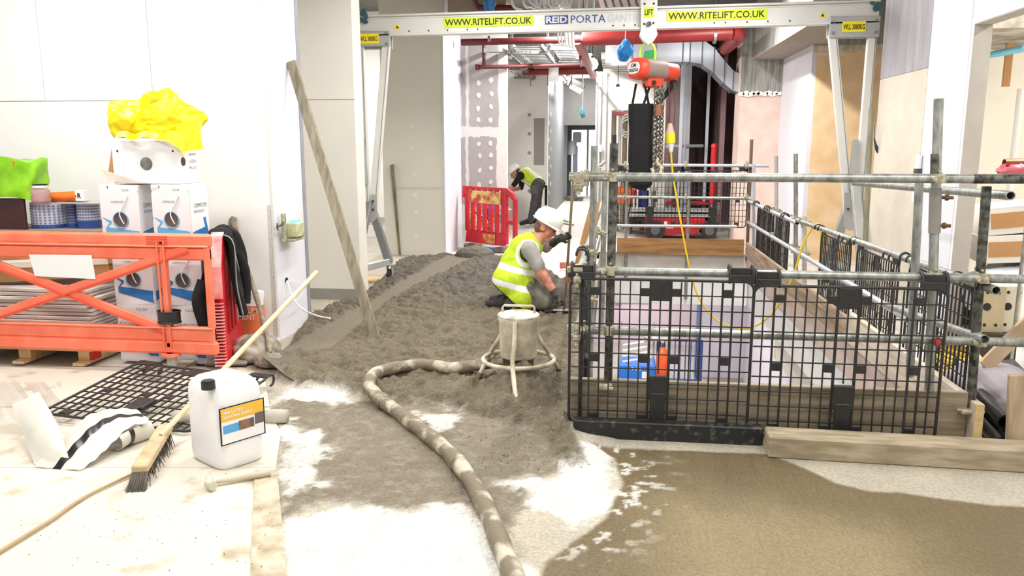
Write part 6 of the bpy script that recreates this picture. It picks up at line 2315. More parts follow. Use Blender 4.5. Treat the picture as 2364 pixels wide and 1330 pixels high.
def helmet(parent, g, s, f, l, u):
    mb = MB()
    M = Matrix((f, l, u)).transposed()
    prof = [(.118 * s, .0), (.122 * s, .02), (.118 * s, .055), (.102 * s, .09), (.07 * s, .117), (.03 * s, .13), (0, .133)]
    o = g(-.012, 0, .045)
    V = []
    n = 28
    for r, z in prof:
        for k in range(n):
            a = 2 * math.pi * k / n
            V.append(o + M @ Vector((r * 1.14 * math.cos(a), r * .94 * math.sin(a), z * s)))
    mb.add(V, [(i * n + k, i * n + (k + 1) % n, (i + 1) * n + (k + 1) % n, (i + 1) * n + k) for i in range(len(prof) - 1) for k in range(n)], True)
    hs_ = build('helmet', mb, HELMET, parent)
    bm = MB()
    # brim with a longer peak in front
    A_, B_ = [], []
    for k in range(n):
        a = 2 * math.pi * k / n
        pk = max(0, math.cos(a)) ** 2
        A_.append(o + M @ Vector((.118 * s * 1.14 * math.cos(a), .118 * s * .94 * math.sin(a), 0)))
        B_.append(o + M @ Vector(((.128 * 1.14 + .05 * pk) * s * math.cos(a), .128 * s * .94 * math.sin(a), -.008 * s - .012 * pk * s)))
    up_ = u * .006
    bm.add(A_ + B_, [(k, n + k, n + (k + 1) % n, (k + 1) % n) for k in range(n)], True)
    bm.add([p + up_ for p in A_] + [p + up_ for p in B_], [(k, (k + 1) % n, n + (k + 1) % n, n + k) for k in range(n)], True)
    bm.add(B_ + [p + up_ for p in B_], [(k, n + k, n + (k + 1) % n, (k + 1) % n) for k in range(n)], True)
    build('brim', bm, HELMET, hs_)
    rm = MB()
    for b in (-.025, 0, .025):
        rm.tube([o + M @ Vector((r * 1.14 * math.cos(t) * s / s, b, 0)) + u * z * s for r, z, t in [(.113 * s, .06, 0), (.09 * s, .098, 0), (.05 * s, .124, 0), (.0, .134, 0), (.05 * s, .124, math.pi), (.09 * s, .098, math.pi), (.113 * s, .06, math.pi)]], .005, 6)
    build('helmet_ridge', rm, HELMET, hs_)
    return hs_


def face_bits(parent, g, s):
    mb = MB()
    for sg in (-1, 1):
        c = g(.092, sg * .032, .004)
        mb.lathe([(0, -.009), (.006, -.0065), (.009, 0), (.006, .0065), (0, .009)], c, 10)
    build('eyes', mb, mat('eye', S(60, 44, 38), .3, var=0), parent)


# ---------- the kneeling worker (faces right, right side to the camera)
GZ = .05
wk = empty('person', (-.95, 7.8, GZ), 'kneeling worker in white helmet and hi-vis vest trowelling the screed', 'person')
Sk, Hr, Tsh, Trs, Glv, Bt = 0, 1, 2, 3, 4, 5
hipL, hipR = Vector((-.99, 7.90, .34)), Vector((-.99, 7.70, .33))
pel = (hipL + hipR) / 2
chest = Vector((-.86, 7.83, .62))
shR, shL = Vector((-.80, 7.64, .66)), Vector((-.76, 8.02, .70))
neck = Vector((-.745, 7.84, .735))
hc = Vector((-.655, 7.86, .845))
prims = [rc(hipR, hipL, .135, .135, Trs, .05), rc(pel + Vector((0, 0, .03)), pel.lerp(chest, .5), .150, .150, Tsh, .06), rc(pel.lerp(chest, .5), chest, .15, .15, Tsh, .06),
         rc(shR + Vector((-.02, .07, -.02)), shL + Vector((-.02, -.07, -.02)), .085, .085, Tsh, .06), rc(chest, neck + Vector((-.03, 0, -.03)), .11, .07, Tsh, .05),
         rc(neck + Vector((-.03, 0, -.03)), hc + Vector((-.02, 0, -.05)), .062, .058, Sk, .03)]
# legs: sitting back on the heels
for hp_, sg in ((hipR, -1), (hipL, 1)):
    kn = Vector((-.64, hp_.y + sg * .07, GZ + .085))
    an = Vector((-1.02, hp_.y + sg * .03, GZ + .06))
    toe = Vector((-1.20, hp_.y + sg * .02, GZ + .045))
    prims += [rc(hp_, kn, .112, .078, Trs, .04), rc(kn, an, .075, .055, Trs, .03), rc(an, toe, .055, .04, Bt, .03), rc(an + Vector((-.03, 0, .02)), an + Vector((-.06, 0, -.02)), .05, .045, Bt, .02)]
elR, wrR = Vector((-.655, 7.60, .395)), Vector((-.535, 7.585, .225))
prims += [rc(shR, shR.lerp(elR, .6), .078, .068, Tsh, .03), rc(shR.lerp(elR, .55), elR, .056, .048, Sk, .015), rc(elR, wrR, .047, .034, Sk, .02), rc(wrR.lerp(elR, .18), wrR, .042, .038, Glv, .01)]
prims += hand(wrR, wrR + Vector((.075, .0, -.06)), Vector((.5, .0, .85)), .75, Glv, 1)
elL, wrL = Vector((-.60, 8.13, .66)), Vector((-.505, 8.14, .735))
gp = ony(1311, 545, 8.14)
wrL = Vector((gp.x - .10, 8.10, gp.z - .03))
elL = Vector((-.68, 8.17, .60))
prims += [rc(shL, shL.lerp(elL, .7), .075, .062, Tsh, .03), rc(shL.lerp(elL, .6), elL, .052, .047, Sk, .015), rc(elL, wrL, .046, .034, Sk, .02), rc(wrL.lerp(elL, .45), wrL, .043, .038, Glv, .01)]
prims += hand(wrL, Vector((gp.x - .015, 8.115, gp.z)), Vector((.2, -1, .1)), -.9, Glv, 1)
hp_, g1, fr1 = head_prims(hc, (.86, -.10, -.46), (.45, 0, .9), Sk, Hr, 1.05)
prims += hp_
V, Q, mi, ctr = body_mesh(prims, .0075)
# upper sleeve end, neck line
HAIR = mat('short_hair', S(120, 92, 76), .8, var=.3)
sd_obj('body', V, Q, mi, [SKIN, HAIR, TSHIRT, TROUSER, GLOVE, BOOT], wk)
helmet(wk, g1, 1.08, *fr1)
face_bits(wk, g1, 1.05)
axis = (chest - pel).normalized()


def torso_prims(infl):
    return [rc(pel + Vector((0, 0, -.08)), pel.lerp(chest, .5), .165, .162, 0, .06), rc(pel.lerp(chest, .5), chest, .162, .155, 0, .06),
            rc(shR + Vector((-.02, .06, -.02)), shL + Vector((-.02, -.06, -.02)), .093, .093, 0, .06), rc(chest, neck + Vector((-.05, 0, -.03)), .12, .08, 0, .05),
            rc(hipR + Vector((-.01, -.02, 0)), hipL + Vector((-.01, .02, 0)), .165, .165, 0, .05), rc(pel + Vector((.03, -.05, -.02)), Vector((-.90, 7.66, .16)), .165, .155, 0, .05), rc(pel + Vector((.03, .05, -.02)), Vector((-.90, 7.92, .16)), .165, .15, 0, .05)]


def vclip(P):
    a = np.array(axis)
    hgt = (P - np.array(pel)) @ a
    front = (P - np.array(pel)) @ np.array([a[2], 0, -a[0]])
    hem = -(P[..., 2] - (.27 - (P[..., 0] + 1.10) * .80)) * .75
    # round arm holes at the shoulders
    d1 = .105 - np.linalg.norm(P - np.array(shR + Vector((.015, -.05, -.05))), axis=-1)
    d2 = .105 - np.linalg.norm(P - np.array(shL + Vector((.015, .05, -.05))), axis=-1)
    nk = .085 - np.linalg.norm(P - np.array(neck + Vector((.03, 0, .02))), axis=-1)
    return np.maximum.reduce([hem, d1, d2, nk])


V, Q, mi, ctr = body_mesh(torso_prims(0), .008, vclip, .006)
hgt = (ctr - np.array(pel)) @ np.array(axis)
fro = (ctr - np.array(pel)) @ np.array([axis.z, 0, -axis.x])
hh_ = hgt - .18 * fro
m = ((hh_ > -.075) & (hh_ < -.02)) | ((hh_ > .085) & (hh_ < .14))
sdR = np.linalg.norm(ctr - np.array(shR + Vector((.015, -.05, -.05))), axis=-1)
sdL = np.linalg.norm(ctr - np.array(shL + Vector((.015, .05, -.05))), axis=-1)
m |= ((np.minimum(sdR, sdL) > .125) & (np.minimum(sdR, sdL) < .165) & (hgt > .16))
mi = m.astype(int)
edge = ((np.minimum(sdR, sdL) < .112) | ((ctr[:, 2] - (.27 - (ctr[:, 0] + 1.10) * .80)) < .016))
mi[edge] = 2
sd_obj('vest', V, Q, mi, [HIVIS, REFLECT, mat('vest_binding', S(40, 42, 30), .8)], wk)

# ---------- the far worker (faces left, bent at the waist)
w2 = empty('person', (-1.66, 16.5, 0), 'far worker in white helmet and hi-vis vest bending over by the corridor wall', 'person')
hipc = Vector((-1.55, 16.5, .84))
ch2 = Vector((-1.80, 16.5, 1.04))
nk2 = Vector((-1.93, 16.5, 1.09))
hc2 = Vector((-2.03, 16.5, 1.07))
shN, shF = Vector((-1.88, 16.32, 1.03)), Vector((-1.88, 16.68, 1.03))
prims = [rc(hipc + Vector((0, -.08, 0)), hipc + Vector((0, .08, 0)), .125, .125, 3, .05), rc(hipc, ch2, .135, .15, 2, .06), rc(shN + Vector((0, .05, 0)), shF + Vector((0, -.05, 0)), .085, .085, 2, .05), rc(ch2, nk2, .10, .062, 2, .04), rc(nk2, hc2, .06, .06, 0, .02)]
for sg, kx, fx in ((-1, -1.62, -1.74), (1, -1.56, -1.58)):
    hp_ = hipc + Vector((0, sg * .09, -.03))
    kn = Vector((kx, 16.5 + sg * .11, .46))
    an = Vector((fx + .04, 16.5 + sg * .12, .10))
    prims += [rc(hp_, kn, .105, .072, 3, .04), rc(kn, an, .07, .058, 3, .03), rc(an, Vector((fx - .14, 16.5 + sg * .13, .045)), .055, .042, 5, .03)]
for sh_, el_, wr_ in ((shN, Vector((-2.02, 16.28, .84)), Vector((-2.15, 16.30, .72))), (shF, Vector((-1.92, 16.66, .76)), Vector((-2.10, 16.55, .71)))):
    prims += [rc(sh_, el_, .068, .052, 2, .03), rc(el_, wr_, .045, .034, 0, .015)]
    prims += hand(wr_, wr_ + Vector((-.07, 0, -.02)), Vector((0, 0, 1)), .8, 0, 1)
hp_, g2, fr2 = head_prims(hc2, (-.78, -.05, -.62), (-.6, 0, .8), 0, 1, 1.0)
prims += hp_
V, Q, mi, ctr = body_mesh(prims, .011)
sd_obj('body', V, Q, mi, [SKIN, mat('dark_hair', S(54, 40, 34), .8, var=.3), BLACKF, TROUSERD, GLOVE, BOOT], w2)
helmet(w2, g2, 1.06, *fr2)
a2 = (ch2 - hipc).normalized()


def v2clip(P):
    hgt = (P - np.array(hipc)) @ np.array(a2)
    d1 = .10 - np.linalg.norm(P - np.array(shN + Vector((-.02, -.05, -.03))), axis=-1)
    d2 = .10 - np.linalg.norm(P - np.array(shF + Vector((-.02, .05, -.03))), axis=-1)
    nk = .07 - np.linalg.norm(P - np.array(nk2), axis=-1)
    return np.maximum.reduce([-(hgt + .02), d1, d2, nk])


V, Q, mi, ctr = body_mesh([rc(hipc, ch2, .145, .16, 0, .06), rc(shN + Vector((.02, .06, 0)), shF + Vector((.02, -.06, 0)), .092, .092, 0, .05), rc(ch2, nk2 + Vector((.05, 0, 0)), .11, .07, 0, .04)], .011, v2clip, .006)
hgt = (ctr - np.array(hipc)) @ np.array(a2)
dz = np.linalg.norm(ctr - np.array(shN), axis=-1)
m = ((hgt > .035) & (hgt < .085)) | ((np.abs(np.abs(ctr[:, 1] - 16.5) - .10) < .03) & (hgt > .08))
sd_obj('vest', V, Q, m.astype(int), [HIVIS, REFLECT], w2)
tbm = MB()
tbm.tube([hipc + Vector((.13 * math.cos(a), .15 * math.sin(a), .02 * math.cos(a))) for a in [2 * math.pi * k / 20 for k in range(20)]], .025, 7, closed=True)
tb_ = build('tool_belt', tbm, BLACKF, w2)
build('tool_pouch', MB().box(hipc + Vector((-.06, -.17, -.1)), (.16, .07, .2), bev=.02), mat('grey_pouch', S(92, 92, 86), .8, var=.3), tb_)
build('tool_pouch', MB().box(hipc + Vector((.17, -.05, -.22)), (.05, .12, .42), bev=.02), BLACKF, tb_)
p = ony(1166, 440, 16.35)
build('grey_pipe_stub', MB().cyl((-2.24, 16.42, 0), (-2.24, 16.42, .76), .05, n=14).cyl((-2.24, 16.42, .76), (-2.24, 16.42, .80), .06, n=14), mat('dusty_conduit', S(196, 190, 186), .7, var=.1), label='pale pipe stub the far worker reaches towards', cat='pipe')
build('hand_tool', MB().box((-2.17, 16.36, .62), (.05, .05, .2), bev=.01), INK, label='black hand tool held by the far worker', cat='tool')

# =================================================================== FAR CORRIDOR THINGS
a, b = ony(1374, 300, 19.2), ony(1572, 300, 19.2)
pw = struct('wall_far_partition', boxmb(a.x, 1.2, 19.2, 19.3, 0, 3.3), WHITE)
for x in (1376, 1386, 1398):
    p = ony(x, 300, 19.0)
    build('conduit_drop', MB().cyl((p.x, 19.17, .0), (p.x, 19.17, 3.3), .02, n=7), PAPER if x != 1386 else ALUG, label={1376: 'white conduit dropping down the left edge of the far partition', 1386: 'grey conduit dropping between two white ones on the far partition', 1398: 'white conduit dropping on the right of the grey one on the far partition'}[x], cat='conduit', group='conduit drops')
p = ony(1388, 270, 18.9)
build('junction_box', MB().box((p.x, 19.13, 1.55), (.10, .06, .16), bev=.01), PAPER, label='small white junction box on the conduit drops', cat='box')
# bare bulb site lamps
SITE = mat('site_lamp_glass', (1, .98, .94), .4, var=0, emit=14)
for x, y, Y, r, lb in ((1426, 216, 17.0, .13, 'glowing round site lamp hanging beside the hoist'), (1368, 148, 15.5, .11, 'glowing site lamp above the rear red pipe'), (1362, 132, 15.6, .07, 'small glowing lamp beside the diagonal red pipe')):
    p = ony(x, y, Y)
    lr = empty('site_lamp', (p.x, Y, p.z), lb, 'lamp')
    build('globe', MB().lathe([(0, -r), (r * .7, -r * .7), (r, 0), (r * .7, r * .7), (r * .25, r), (0, r)], (p.x, Y, p.z), 18), SITE, lr)
    build('cap', MB().cyl((p.x, Y, p.z + r * .9), (p.x, Y, p.z + r * 1.4), r * .3, n=10), INK, lr)
    build('flex', MB().cyl((p.x, Y, p.z + r * 1.4), (p.x, Y, 3.9), .008, n=5), INK, lr)
# floodlight on the ceiling, far
p = ony(1325, 200, 20)
fl_ = empty('floodlight', (p.x, 20, p.z), 'tilted grey floodlight under the far ceiling', 'lamp')
build('case', MB().box((p.x, 20, p.z + .05), (.5, .3, .25), Matrix.Rotation(.5, 3, 'Y'), bev=.03), mat('dark_case', S(110, 108, 104), .5), fl_)
build('stem', MB().cyl((p.x, 20, p.z + .1), (p.x, 20, 3.9), .02, n=6), GALV, fl_)
build('face', MB().box((p.x + .05, 19.84, p.z - .06), (.32, .02, .12), Matrix.Rotation(.5, 3, 'Y')), PAPER, fl_)
# drill rig silhouette in the bright doorway
p = ony(1328, 370, 24)
dr = empty('drilling_rig', (p.x, 24, 0), 'dark upright drilling rig standing in the bright far doorway', 'machine')
build('column', MB().box((p.x, 24, .8), (.14, .14, 1.6), bev=.02), mat('rig_blue', S(90, 100, 120), .5), dr)
build('motor', MB().cyl((p.x - .1, 24, 1.35), (p.x - .1, 24, 1.75), .14, n=14).box((p.x + .05, 24, 1.85), (.24, .2, .3), bev=.03), mat('rig_grey', S(150, 152, 156), .5, .3, var=.2), dr)
build('base', MB().box((p.x, 24, .06), (.5, .5, .12), bev=.02), GALVD, dr)

# scissor lift chassis beyond the opening
SY = 14.2
a, b = ony(1488, 550, SY), ony(1655, 512, SY)
sl = empty('scissor_lift', (1.2, SY + .4, 0), 'low red scissor lift base with black wheels beyond the far guardrail', 'machine')
x0, x1 = ony(1490, 530, SY).x, ony(1640, 530, SY).x
mb = MB()
mb.prism([(x0, .08), (x1 - .25, .10), (x1 - .05, .30), (x1 - .1, .38), (x0, .38)], (0, SY + .05, 0), (1, 0, 0), (0, 0, 1), -.65)
build('chassis', mb, mat('machine_red', S(190, 34, 44), .45, var=.15), sl)
for wx in (x0 + .17, x1 - .02):
    for wy in (SY + .02, SY + .68):
        wo = build('wheel', MB().cyl((wx, wy - .06, .17), (wx, wy + .06, .17), .17 if wx < x1 - .1 else .13, n=22), RUBBER, sl)
        build('wheel_hub', MB().cyl((wx, wy - .065, .17), (wx, wy + .065, .17), .08, n=14), mat('hub_grey', S(110, 110, 112), .5, .4), wo)
for sx_ in (.55, .85):
    build('pocket', MB().box((x0 + sx_ + .1, SY + .045, .25), (.22, .02, .07)), INK, sl)
for sx_, w in ((.35, .07), (.42, .12), (1.15, .1)):
    build('decal', MB().box((x0 + sx_, SY + .044, .29 if w < .1 else .23), (w, .01, .06)), PAPER, sl)
mb = MB()
mb.box(((x0 + x1) / 2 - .1, SY + .35, .42), (x1 - x0 + .4, .6, .05), bev=.01)
mb.box(((x0 + x1) / 2 - .1, SY + .35, .50), (x1 - x0 + .4, .6, .035), bev=.01)
build('folded_platform', mb, ALUG, sl)
build('rear_step', MB().box((x1 + .06, SY + .35, .28), (.2, .5, .2), bev=.03), GALVD, sl)

# clutter on the far side, each its own thing
MONO = dict(white=PAPER, black=INK)
items = [
    ('tool_chest', 1425, 1462, 470, 432, 15.6, mat('orange_chest', S(226, 110, 60), .5, var=.1), 'orange tool chest behind the far guardrail', 'chest'),
    ('blue_drum', 1472, 1498, 505, 440, 15.8, mat('royal_blue', S(30, 60, 150), .5, var=.1), 'royal blue drum standing behind the far guardrail', 'drum'),
    ('water_heater', 1500, 1520, 440, 395, 15.5, PAPER, 'white water heater standing behind the chain bag', 'heater'),
    ('black_crate', 1452, 1515, 522, 492, 15.2, mat('dark_crate', S(44, 46, 54), .6, var=.2), 'dark plastic crate on the floor behind the far guardrail', 'crate'),
    ('red_bin', 1425, 1470, 455, 437, 16.4, RED, 'red bin lid showing behind the far guardrail', 'bin'),
    ('power_unit', 1575, 1640, 505, 478, 15.7, mat('black_machine', S(40, 40, 44), .5, var=.3), 'black power unit on the shelf behind the far guardrail', 'machine'),
    ('red_shelf', 1535, 1640, 472, 464, 15.6, mat('crimson_shelf', S(196, 30, 60), .5), 'crimson shelf board behind the far guardrail', 'shelf'),
]
for nm, xa_, xb2, yb_, yt_, Y, m, lb, cat_ in items:
    p, q = ony(xa_, yb_, Y), ony(xb2, yt_, Y)
    rt_ = empty(nm, ((p.x + q.x) / 2, Y, p.z), lb, cat_)
    w_, h_ = q.x - p.x, q.z - p.z
    cxx = (p.x + q.x) / 2
    if 'drum' in nm or 'heater' in nm:
        build('body', MB().lathe([(0, 0), (w_ / 2, 0), (w_ / 2 * 1.02, h_ * .3), (w_ / 2, h_ * .33), (w_ / 2 * 1.02, h_ * .66), (w_ / 2, h_), (w_ * .2, h_ * 1.02), (0, h_ * 1.02)], (cxx, Y, p.z), 20), m, rt_)
        build('lid', MB().cyl((cxx, Y, p.z + h_ * 1.02), (cxx, Y, p.z + h_ * 1.08), w_ * .35, n=16), INK, rt_)
        if p.z > .05:
            build('stand', MB().cyl((cxx, Y, 0), (cxx, Y, p.z), w_ * .3, n=10), GALV, rt_)
    else:
        build('body', MB().box((cxx, Y, p.z + h_ / 2), (w_, .35, h_), bev=.015), m, rt_)
        build('front_panel', MB().box((cxx, Y - .18, p.z + h_ * .5), (w_ * .8, .012, h_ * .6), bev=.004), m, rt_)
        build('handle', MB().tube([(cxx - w_ * .2, Y - .19, p.z + h_ * .6), (cxx - w_ * .2, Y - .22, p.z + h_ * .6), (cxx + w_ * .2, Y - .22, p.z + h_ * .6), (cxx + w_ * .2, Y - .19, p.z + h_ * .6)], .008, 6), GALV, rt_)
        if p.z > .06:
            for s_ in (-.45, .45):
                build('leg', MB().box((cxx + w_ * s_, Y, p.z / 2), (.03, .25, p.z)), GALVD, rt_)
# steel studs of the unfinished partition
for i, (x, y0, y1, Y, w, lb) in enumerate(((1563, 140, 545, 15.2, .05, 'steel stud left of the maroon room, outermost'), (1571, 135, 545, 15.3, .05, 'steel stud left of the maroon room, in the middle'), (1579, 130, 545, 15.4, .06, 'steel stud left of the maroon room, innermost'),
                                      (1622, 150, 545, 15.6, .05, 'single steel stud across the maroon room'), (1699, 215, 556, 15.0, .05, 'pale steel stud beside the pink column'))):
    a, b = ony(x, y0, Y), ony(x, y1, Y)
    mb = MB()
    mb.box((b.x, Y, (a.z + max(b.z, 0)) / 2), (w, .012, a.z - max(b.z, 0)))
    mb.box((b.x - w / 2, Y + .03, (a.z + max(b.z, 0)) / 2), (.006, .06, a.z - max(b.z, 0)))
    mb.box((b.x + w / 2, Y + .03, (a.z + max(b.z, 0)) / 2), (.006, .06, a.z - max(b.z, 0)))
    build('steel_stud', mb, STUD, label=lb, cat='stud', group='steel studs')
a, b = ony(1552, 338, 15.1), ony(1628, 337, 15.1)
build('stud_noggin', MB().cyl(a + Vector((-.1, .06, 0)), b + Vector((0, .4, 0)), .03, n=10), STUD, label='pale horizontal tube fixed between the steel studs', cat='tube')
a, b = ony(1643, 335, 15.0), ony(1643, 470, 15.0)
rp_ = empty('red_wrapped_post', (b.x, 15.0, 0), 'post wrapped in bright red plastic before the maroon room', 'post')
build('post_core', MB().cyl((b.x, 15, 0), (b.x, 15, a.z), .025, n=10), GALV, rp_)
build('wrap', MB().lathe([(.04, b.z), (.055, b.z + .3), (.042, b.z + .55), (.055, b.z + .8), (.05, a.z - .05), (.062, a.z), (.03, a.z + .03)], (b.x, 15, 0), 12), mat('red_film', S(224, 36, 44), .35, var=.25, scale=12), rp_)
# pipes and risers by the hoist, left
rk = empty('riser_pipes', (.15, 16, 0), 'cluster of insulated riser pipes behind the hoist bag', 'pipes')
for x, m, w in ((1418, mat('tan_pipe', S(176, 158, 130), .6), .05), (1432, PAPER, .035), (1444, mat('tan_pipe2', S(160, 146, 120), .6), .05), (1456, ALUG, .03)):
    a, b = ony(x, 255, 16.2), ony(x, 500, 16.2)
    build('pipe', MB().cyl((a.x, 16.2, 0), (a.x, 16.2, a.z), w, n=12), m, rk)
a, b = ony(1412, 262, 16.1), ony(1450, 262, 16.1)
build('valve_run', MB().cyl(a, b, .04, n=10), mat('pinkish_valve', S(206, 120, 120), .5), rk)
for k in range(3):
    c = ony(1448, 285 + k * 6, 16.05)
    build('white_loop', MB().tube([c + Vector((.12 * math.cos(t), 0, .17 * math.sin(t))) for t in [2 * math.pi * i / 16 for i in range(16)]], .016, 6, closed=True), PAPER, rk)
for k, (x, lb) in enumerate(((1402, 'white floor standing cabinet at the left of the far clutter'), (1530, 'tall white cabinet behind the yellow cable'))):
    p, q = ony(x, 520, 16.8), ony(x + 26, 400, 16.8)
    cbn = empty('white_cabinet', ((p.x + q.x) / 2, 16.8, 0), lb, 'cabinet')
    build('body', MB().box(((p.x + q.x) / 2, 16.9, q.z / 2), (q.x - p.x, .35, q.z), bev=.01), PAPER, cbn)
    build('door', MB().box(((p.x + q.x) / 2, 16.72, q.z / 2), ((q.x - p.x) * .9, .012, q.z * .9), bev=.004), BOXW, cbn)
    build('handle', MB().box((q.x - .04, 16.70, q.z * .55), (.012, .02, .12)), GALV, cbn)
p = onz(1258, 515)
_t = onz(1248, 497)
build('blue_tub', MB().lathe([(0, 0), (.13, 0), (.16, .16), (.15, .16), (.12, .02)], (_t.x, _t.y, 0), 16), BLUEP, label='small blue tub on the floor behind the far worker', cat='tub')
for x, y, x2, y2, lb in ((1215, 505, 1330, 520, 'thin dark strip of timber on the far floor by the worker'), (1285, 500, 1310, 512, 'short offcut on the far floor')):
    build('floor_strip', MB().beam(onz(x, y, .012), onz(x2, y2, .012), .06, .02), DUSTW, label=lb, cat='offcut')
mb = MB()
mb.tube(catmull([ony(1408, 400, 12.6), ony(1440, 420, 12.5), ony(1458, 440, 12.5), ony(1450, 500, 12.5), ony(1436, 515, 12.5), ony(1420, 510, 12.6)], 7), .012, 6)
build('black_lead', mb, RUBBER, label='black lead looping beside the far left corner post', cat='cable')

# =================================================================== RIGHT: THROUGH THE DOORWAY AND BESIDE THE OPENING
CT = mat('white_card', S(226, 222, 214), .75, var=.05)
for z, rz, lb in ((.98, .10, 'white carton with brown tape on top of the pile in the side doorway'), (.74, .06, 'white carton with brown tape under another in the side doorway')):
    c = Vector((3.30, 6.9, z))
    r = empty('taped_carton', tuple(c), lb, 'carton', 'taped cartons')
    Rm = rotz(-.15) @ Matrix.Rotation(-rz * 1.3, 3, 'Y')
    build('body', MB().box(c + Vector((0, 0, .11)), (.75, .45, .22), Rm, bev=.006), CT, r)
    build('tape', MB().box(c + Rm @ Vector((0, -.228, .11)), (.62, .004, .12), Rm), CARD, r)
dr_ = empty('wrapped_duct', (3.25, 6.75, .30), 'silver foil-wrapped duct length lying under the cartons', 'duct')
build('duct_tube', MB().cyl((2.85, 6.62, .50), (3.7, 6.95, .58), .17, n=24), mat('silver_foil', S(206, 212, 222), .25, .6, var=.1), dr_)
build('duct_tube', MB().cyl((3.1, 6.9, .62), (3.7, 7.2, .66), .10, n=20), mat('clear_wrap', S(200, 196, 188), .3, .1, var=.2), dr_)
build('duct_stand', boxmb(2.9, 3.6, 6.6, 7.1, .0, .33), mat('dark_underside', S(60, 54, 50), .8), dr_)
pf = empty('perforated_plate', (2.95, 6.2, .1), 'cream perforated plates with large round holes standing in the doorway', 'plate')
for k, (x, m) in enumerate(((2.86, mat('beige_plate', S(186, 172, 142), .7)), (3.02, mat('cream_plate', S(222, 214, 196), .7)))):
    pn = build('plate', MB().box((x, 6.35 + .03 * k, .42), (.17, .02, .36), bev=.004), m, pf)
    for hx_, hz2, rr in ((-.05, .55, .012), (.03, .55, .012), (-.045, .44, .03), (-.05, .30, .012), (.03, .30, .012)):
        build('hole', MB().cyl((x + hx_, 6.339 + .03 * k, hz2), (x + hx_, 6.336 + .03 * k, hz2), rr, n=12), INK, pn)
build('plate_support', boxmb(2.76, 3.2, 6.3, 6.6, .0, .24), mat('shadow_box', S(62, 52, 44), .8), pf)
yc = empty('yellow_hose_coil', (2.62, 5.9, 0), 'coil of yellow hose on the floor at the doorway', 'hose')
for k in range(9):
    rnd = random.Random(k)
    c = Vector((2.5 + rnd.uniform(-.03, .03), 6.05 + rnd.uniform(-.02, .02), .03 + k * .017))
    tl_ = rnd.uniform(-.12, .12)
    build('loop', MB().tube([c + Vector((.15 * math.cos(t), .17 * math.sin(t), .03 * math.sin(t) + tl_ * .2 * math.cos(t))) for t in [2 * math.pi * i / 26 for i in range(26)]], .013, 7, closed=True), mat('yellow_hose', S(232, 206, 110), .5, col2=S(206, 170, 60), scale=20), yc)
db = crumple('dust_bag', (2.42, 5.25, .10), (.24, .36, .17), mat('mauve_bag', S(186, 178, 186), .8, var=.15, scale=9, bump=.25), 'slumped grey-mauve bag on the floor right of the opening', 'bag', 31, amp=.22, flat=-.6)
for k, (dx, dz, lb) in enumerate(((0, 0, 'black plastic pipe on the floor at the right, nearest the sleeper'), (.11, 0, 'black plastic pipe on the floor at the right, second one'), (.05, .09, 'black plastic pipe lying on top of the other two at the right'), (.2, .02, 'black plastic pipe on the floor at the right, nearest the wall'))):
    build('black_pipe', MB().pipe((2.12 + dx, 4.42 + .05 * k, .05 + dz), (2.22 + dx, 5.15, .05 + dz), .045, .036, 18), mat('gloss_black_pipe', S(26, 28, 28), .3), label=lb, cat='pipe', group='black pipes by the opening')
build('mesh_scrap', MB().beam((2.52, 5.35, .28), (2.66, 5.1, .10), .14, .015), mat('grey_mesh_scrap', S(130, 130, 134), .8, var=.3, scale=30), label='grey scrap of mesh leaning at the doorway foot', cat='scrap')
cpp = empty('copper_pipe', (2.9, 6.0, 1.5), 'copper pipe end wrapped in pink film in the side doorway', 'pipe')
a, b = ony(2318, 378, 6.3), ony(2420, 376, 6.3)
build('pipe_body', MB().pipe(a, b, .035, .03, 16), mat('copper', S(176, 92, 62), .35, .6, var=.2), cpp)
crumple('film', a + Vector((.10, 0, -.05)), (.13, .06, .05), mat('pink_film', S(230, 110, 130), .4, var=.25, alpha=.85), None, None, 41, amp=.5, n=36, parent=cpp)
build('bracket', MB().cyl(a + Vector((.2, 0, 0)), a + Vector((.2, 0, -1.5)), .015, n=8), GALV, cpp)
# ceiling clutter inside the side room
p, q = ony(2295, 100, 7.6), ony(2364, 60, 7.2)
build('ceiling_void', boxmb(2.9, 4.6, 7.0, 8.6, 2.55, 2.95), mat('mottled_board', S(176, 168, 158), .85, col2=S(120, 110, 100), scale=5), label='mottled bare ceiling board seen through the side doorway', cat='board')
a, b = ony(2280, 128, 7.8), ony(2364, 112, 7.5)
build('cyan_pipe', MB().cyl(a, b, .03, n=10), mat('cyan_plastic', S(120, 190, 214), .5), label='pale cyan pipe under the side room ceiling', cat='pipe')
a, b = ony(2328, 130, 8.0), ony(2322, 200, 8.0)
build('brown_strip', MB().box(((a.x + b.x) / 2, 8.0, (2.55 + b.z) / 2), (.06, .03, 2.55 - b.z)), CARD, label='short brown strip hanging in the side room', cat='strip')
a, b = ony(2326, 205, 8.3), ony(2318, 560, 8.3)
build('white_downpipe', MB().cyl((b.x, 8.3, 0), (b.x, 8.3, a.z), .03, n=10), PAPER, label='white vertical pipe on the warm wall of the side room', cat='pipe')
a, b = ony(2283, 120, 7.9), ony(2310, 165, 7.9)
build('grille', MB().box(((a.x + b.x) / 2, 8.785, 2.2), (.25, .03, .25)), mat('grey_grille', S(150, 140, 134), .7, var=.3, scale=30), label='grey patch of bare blockwork high in the side room', cat='grille')
p = ony(2119, 380, 8.4)
so = empty('wall_socket_box', (2.68, 7.3, 1.4), 'white conduit stub with a dark collar on the right wall', 'conduit')
pp_ = onx(2118, 400, 2.66)
build('conduit', MB().cyl(pp_ + Vector((0, 0, -.25)), pp_ + Vector((0, 0, .0)), .03, n=10), PAPER, so)
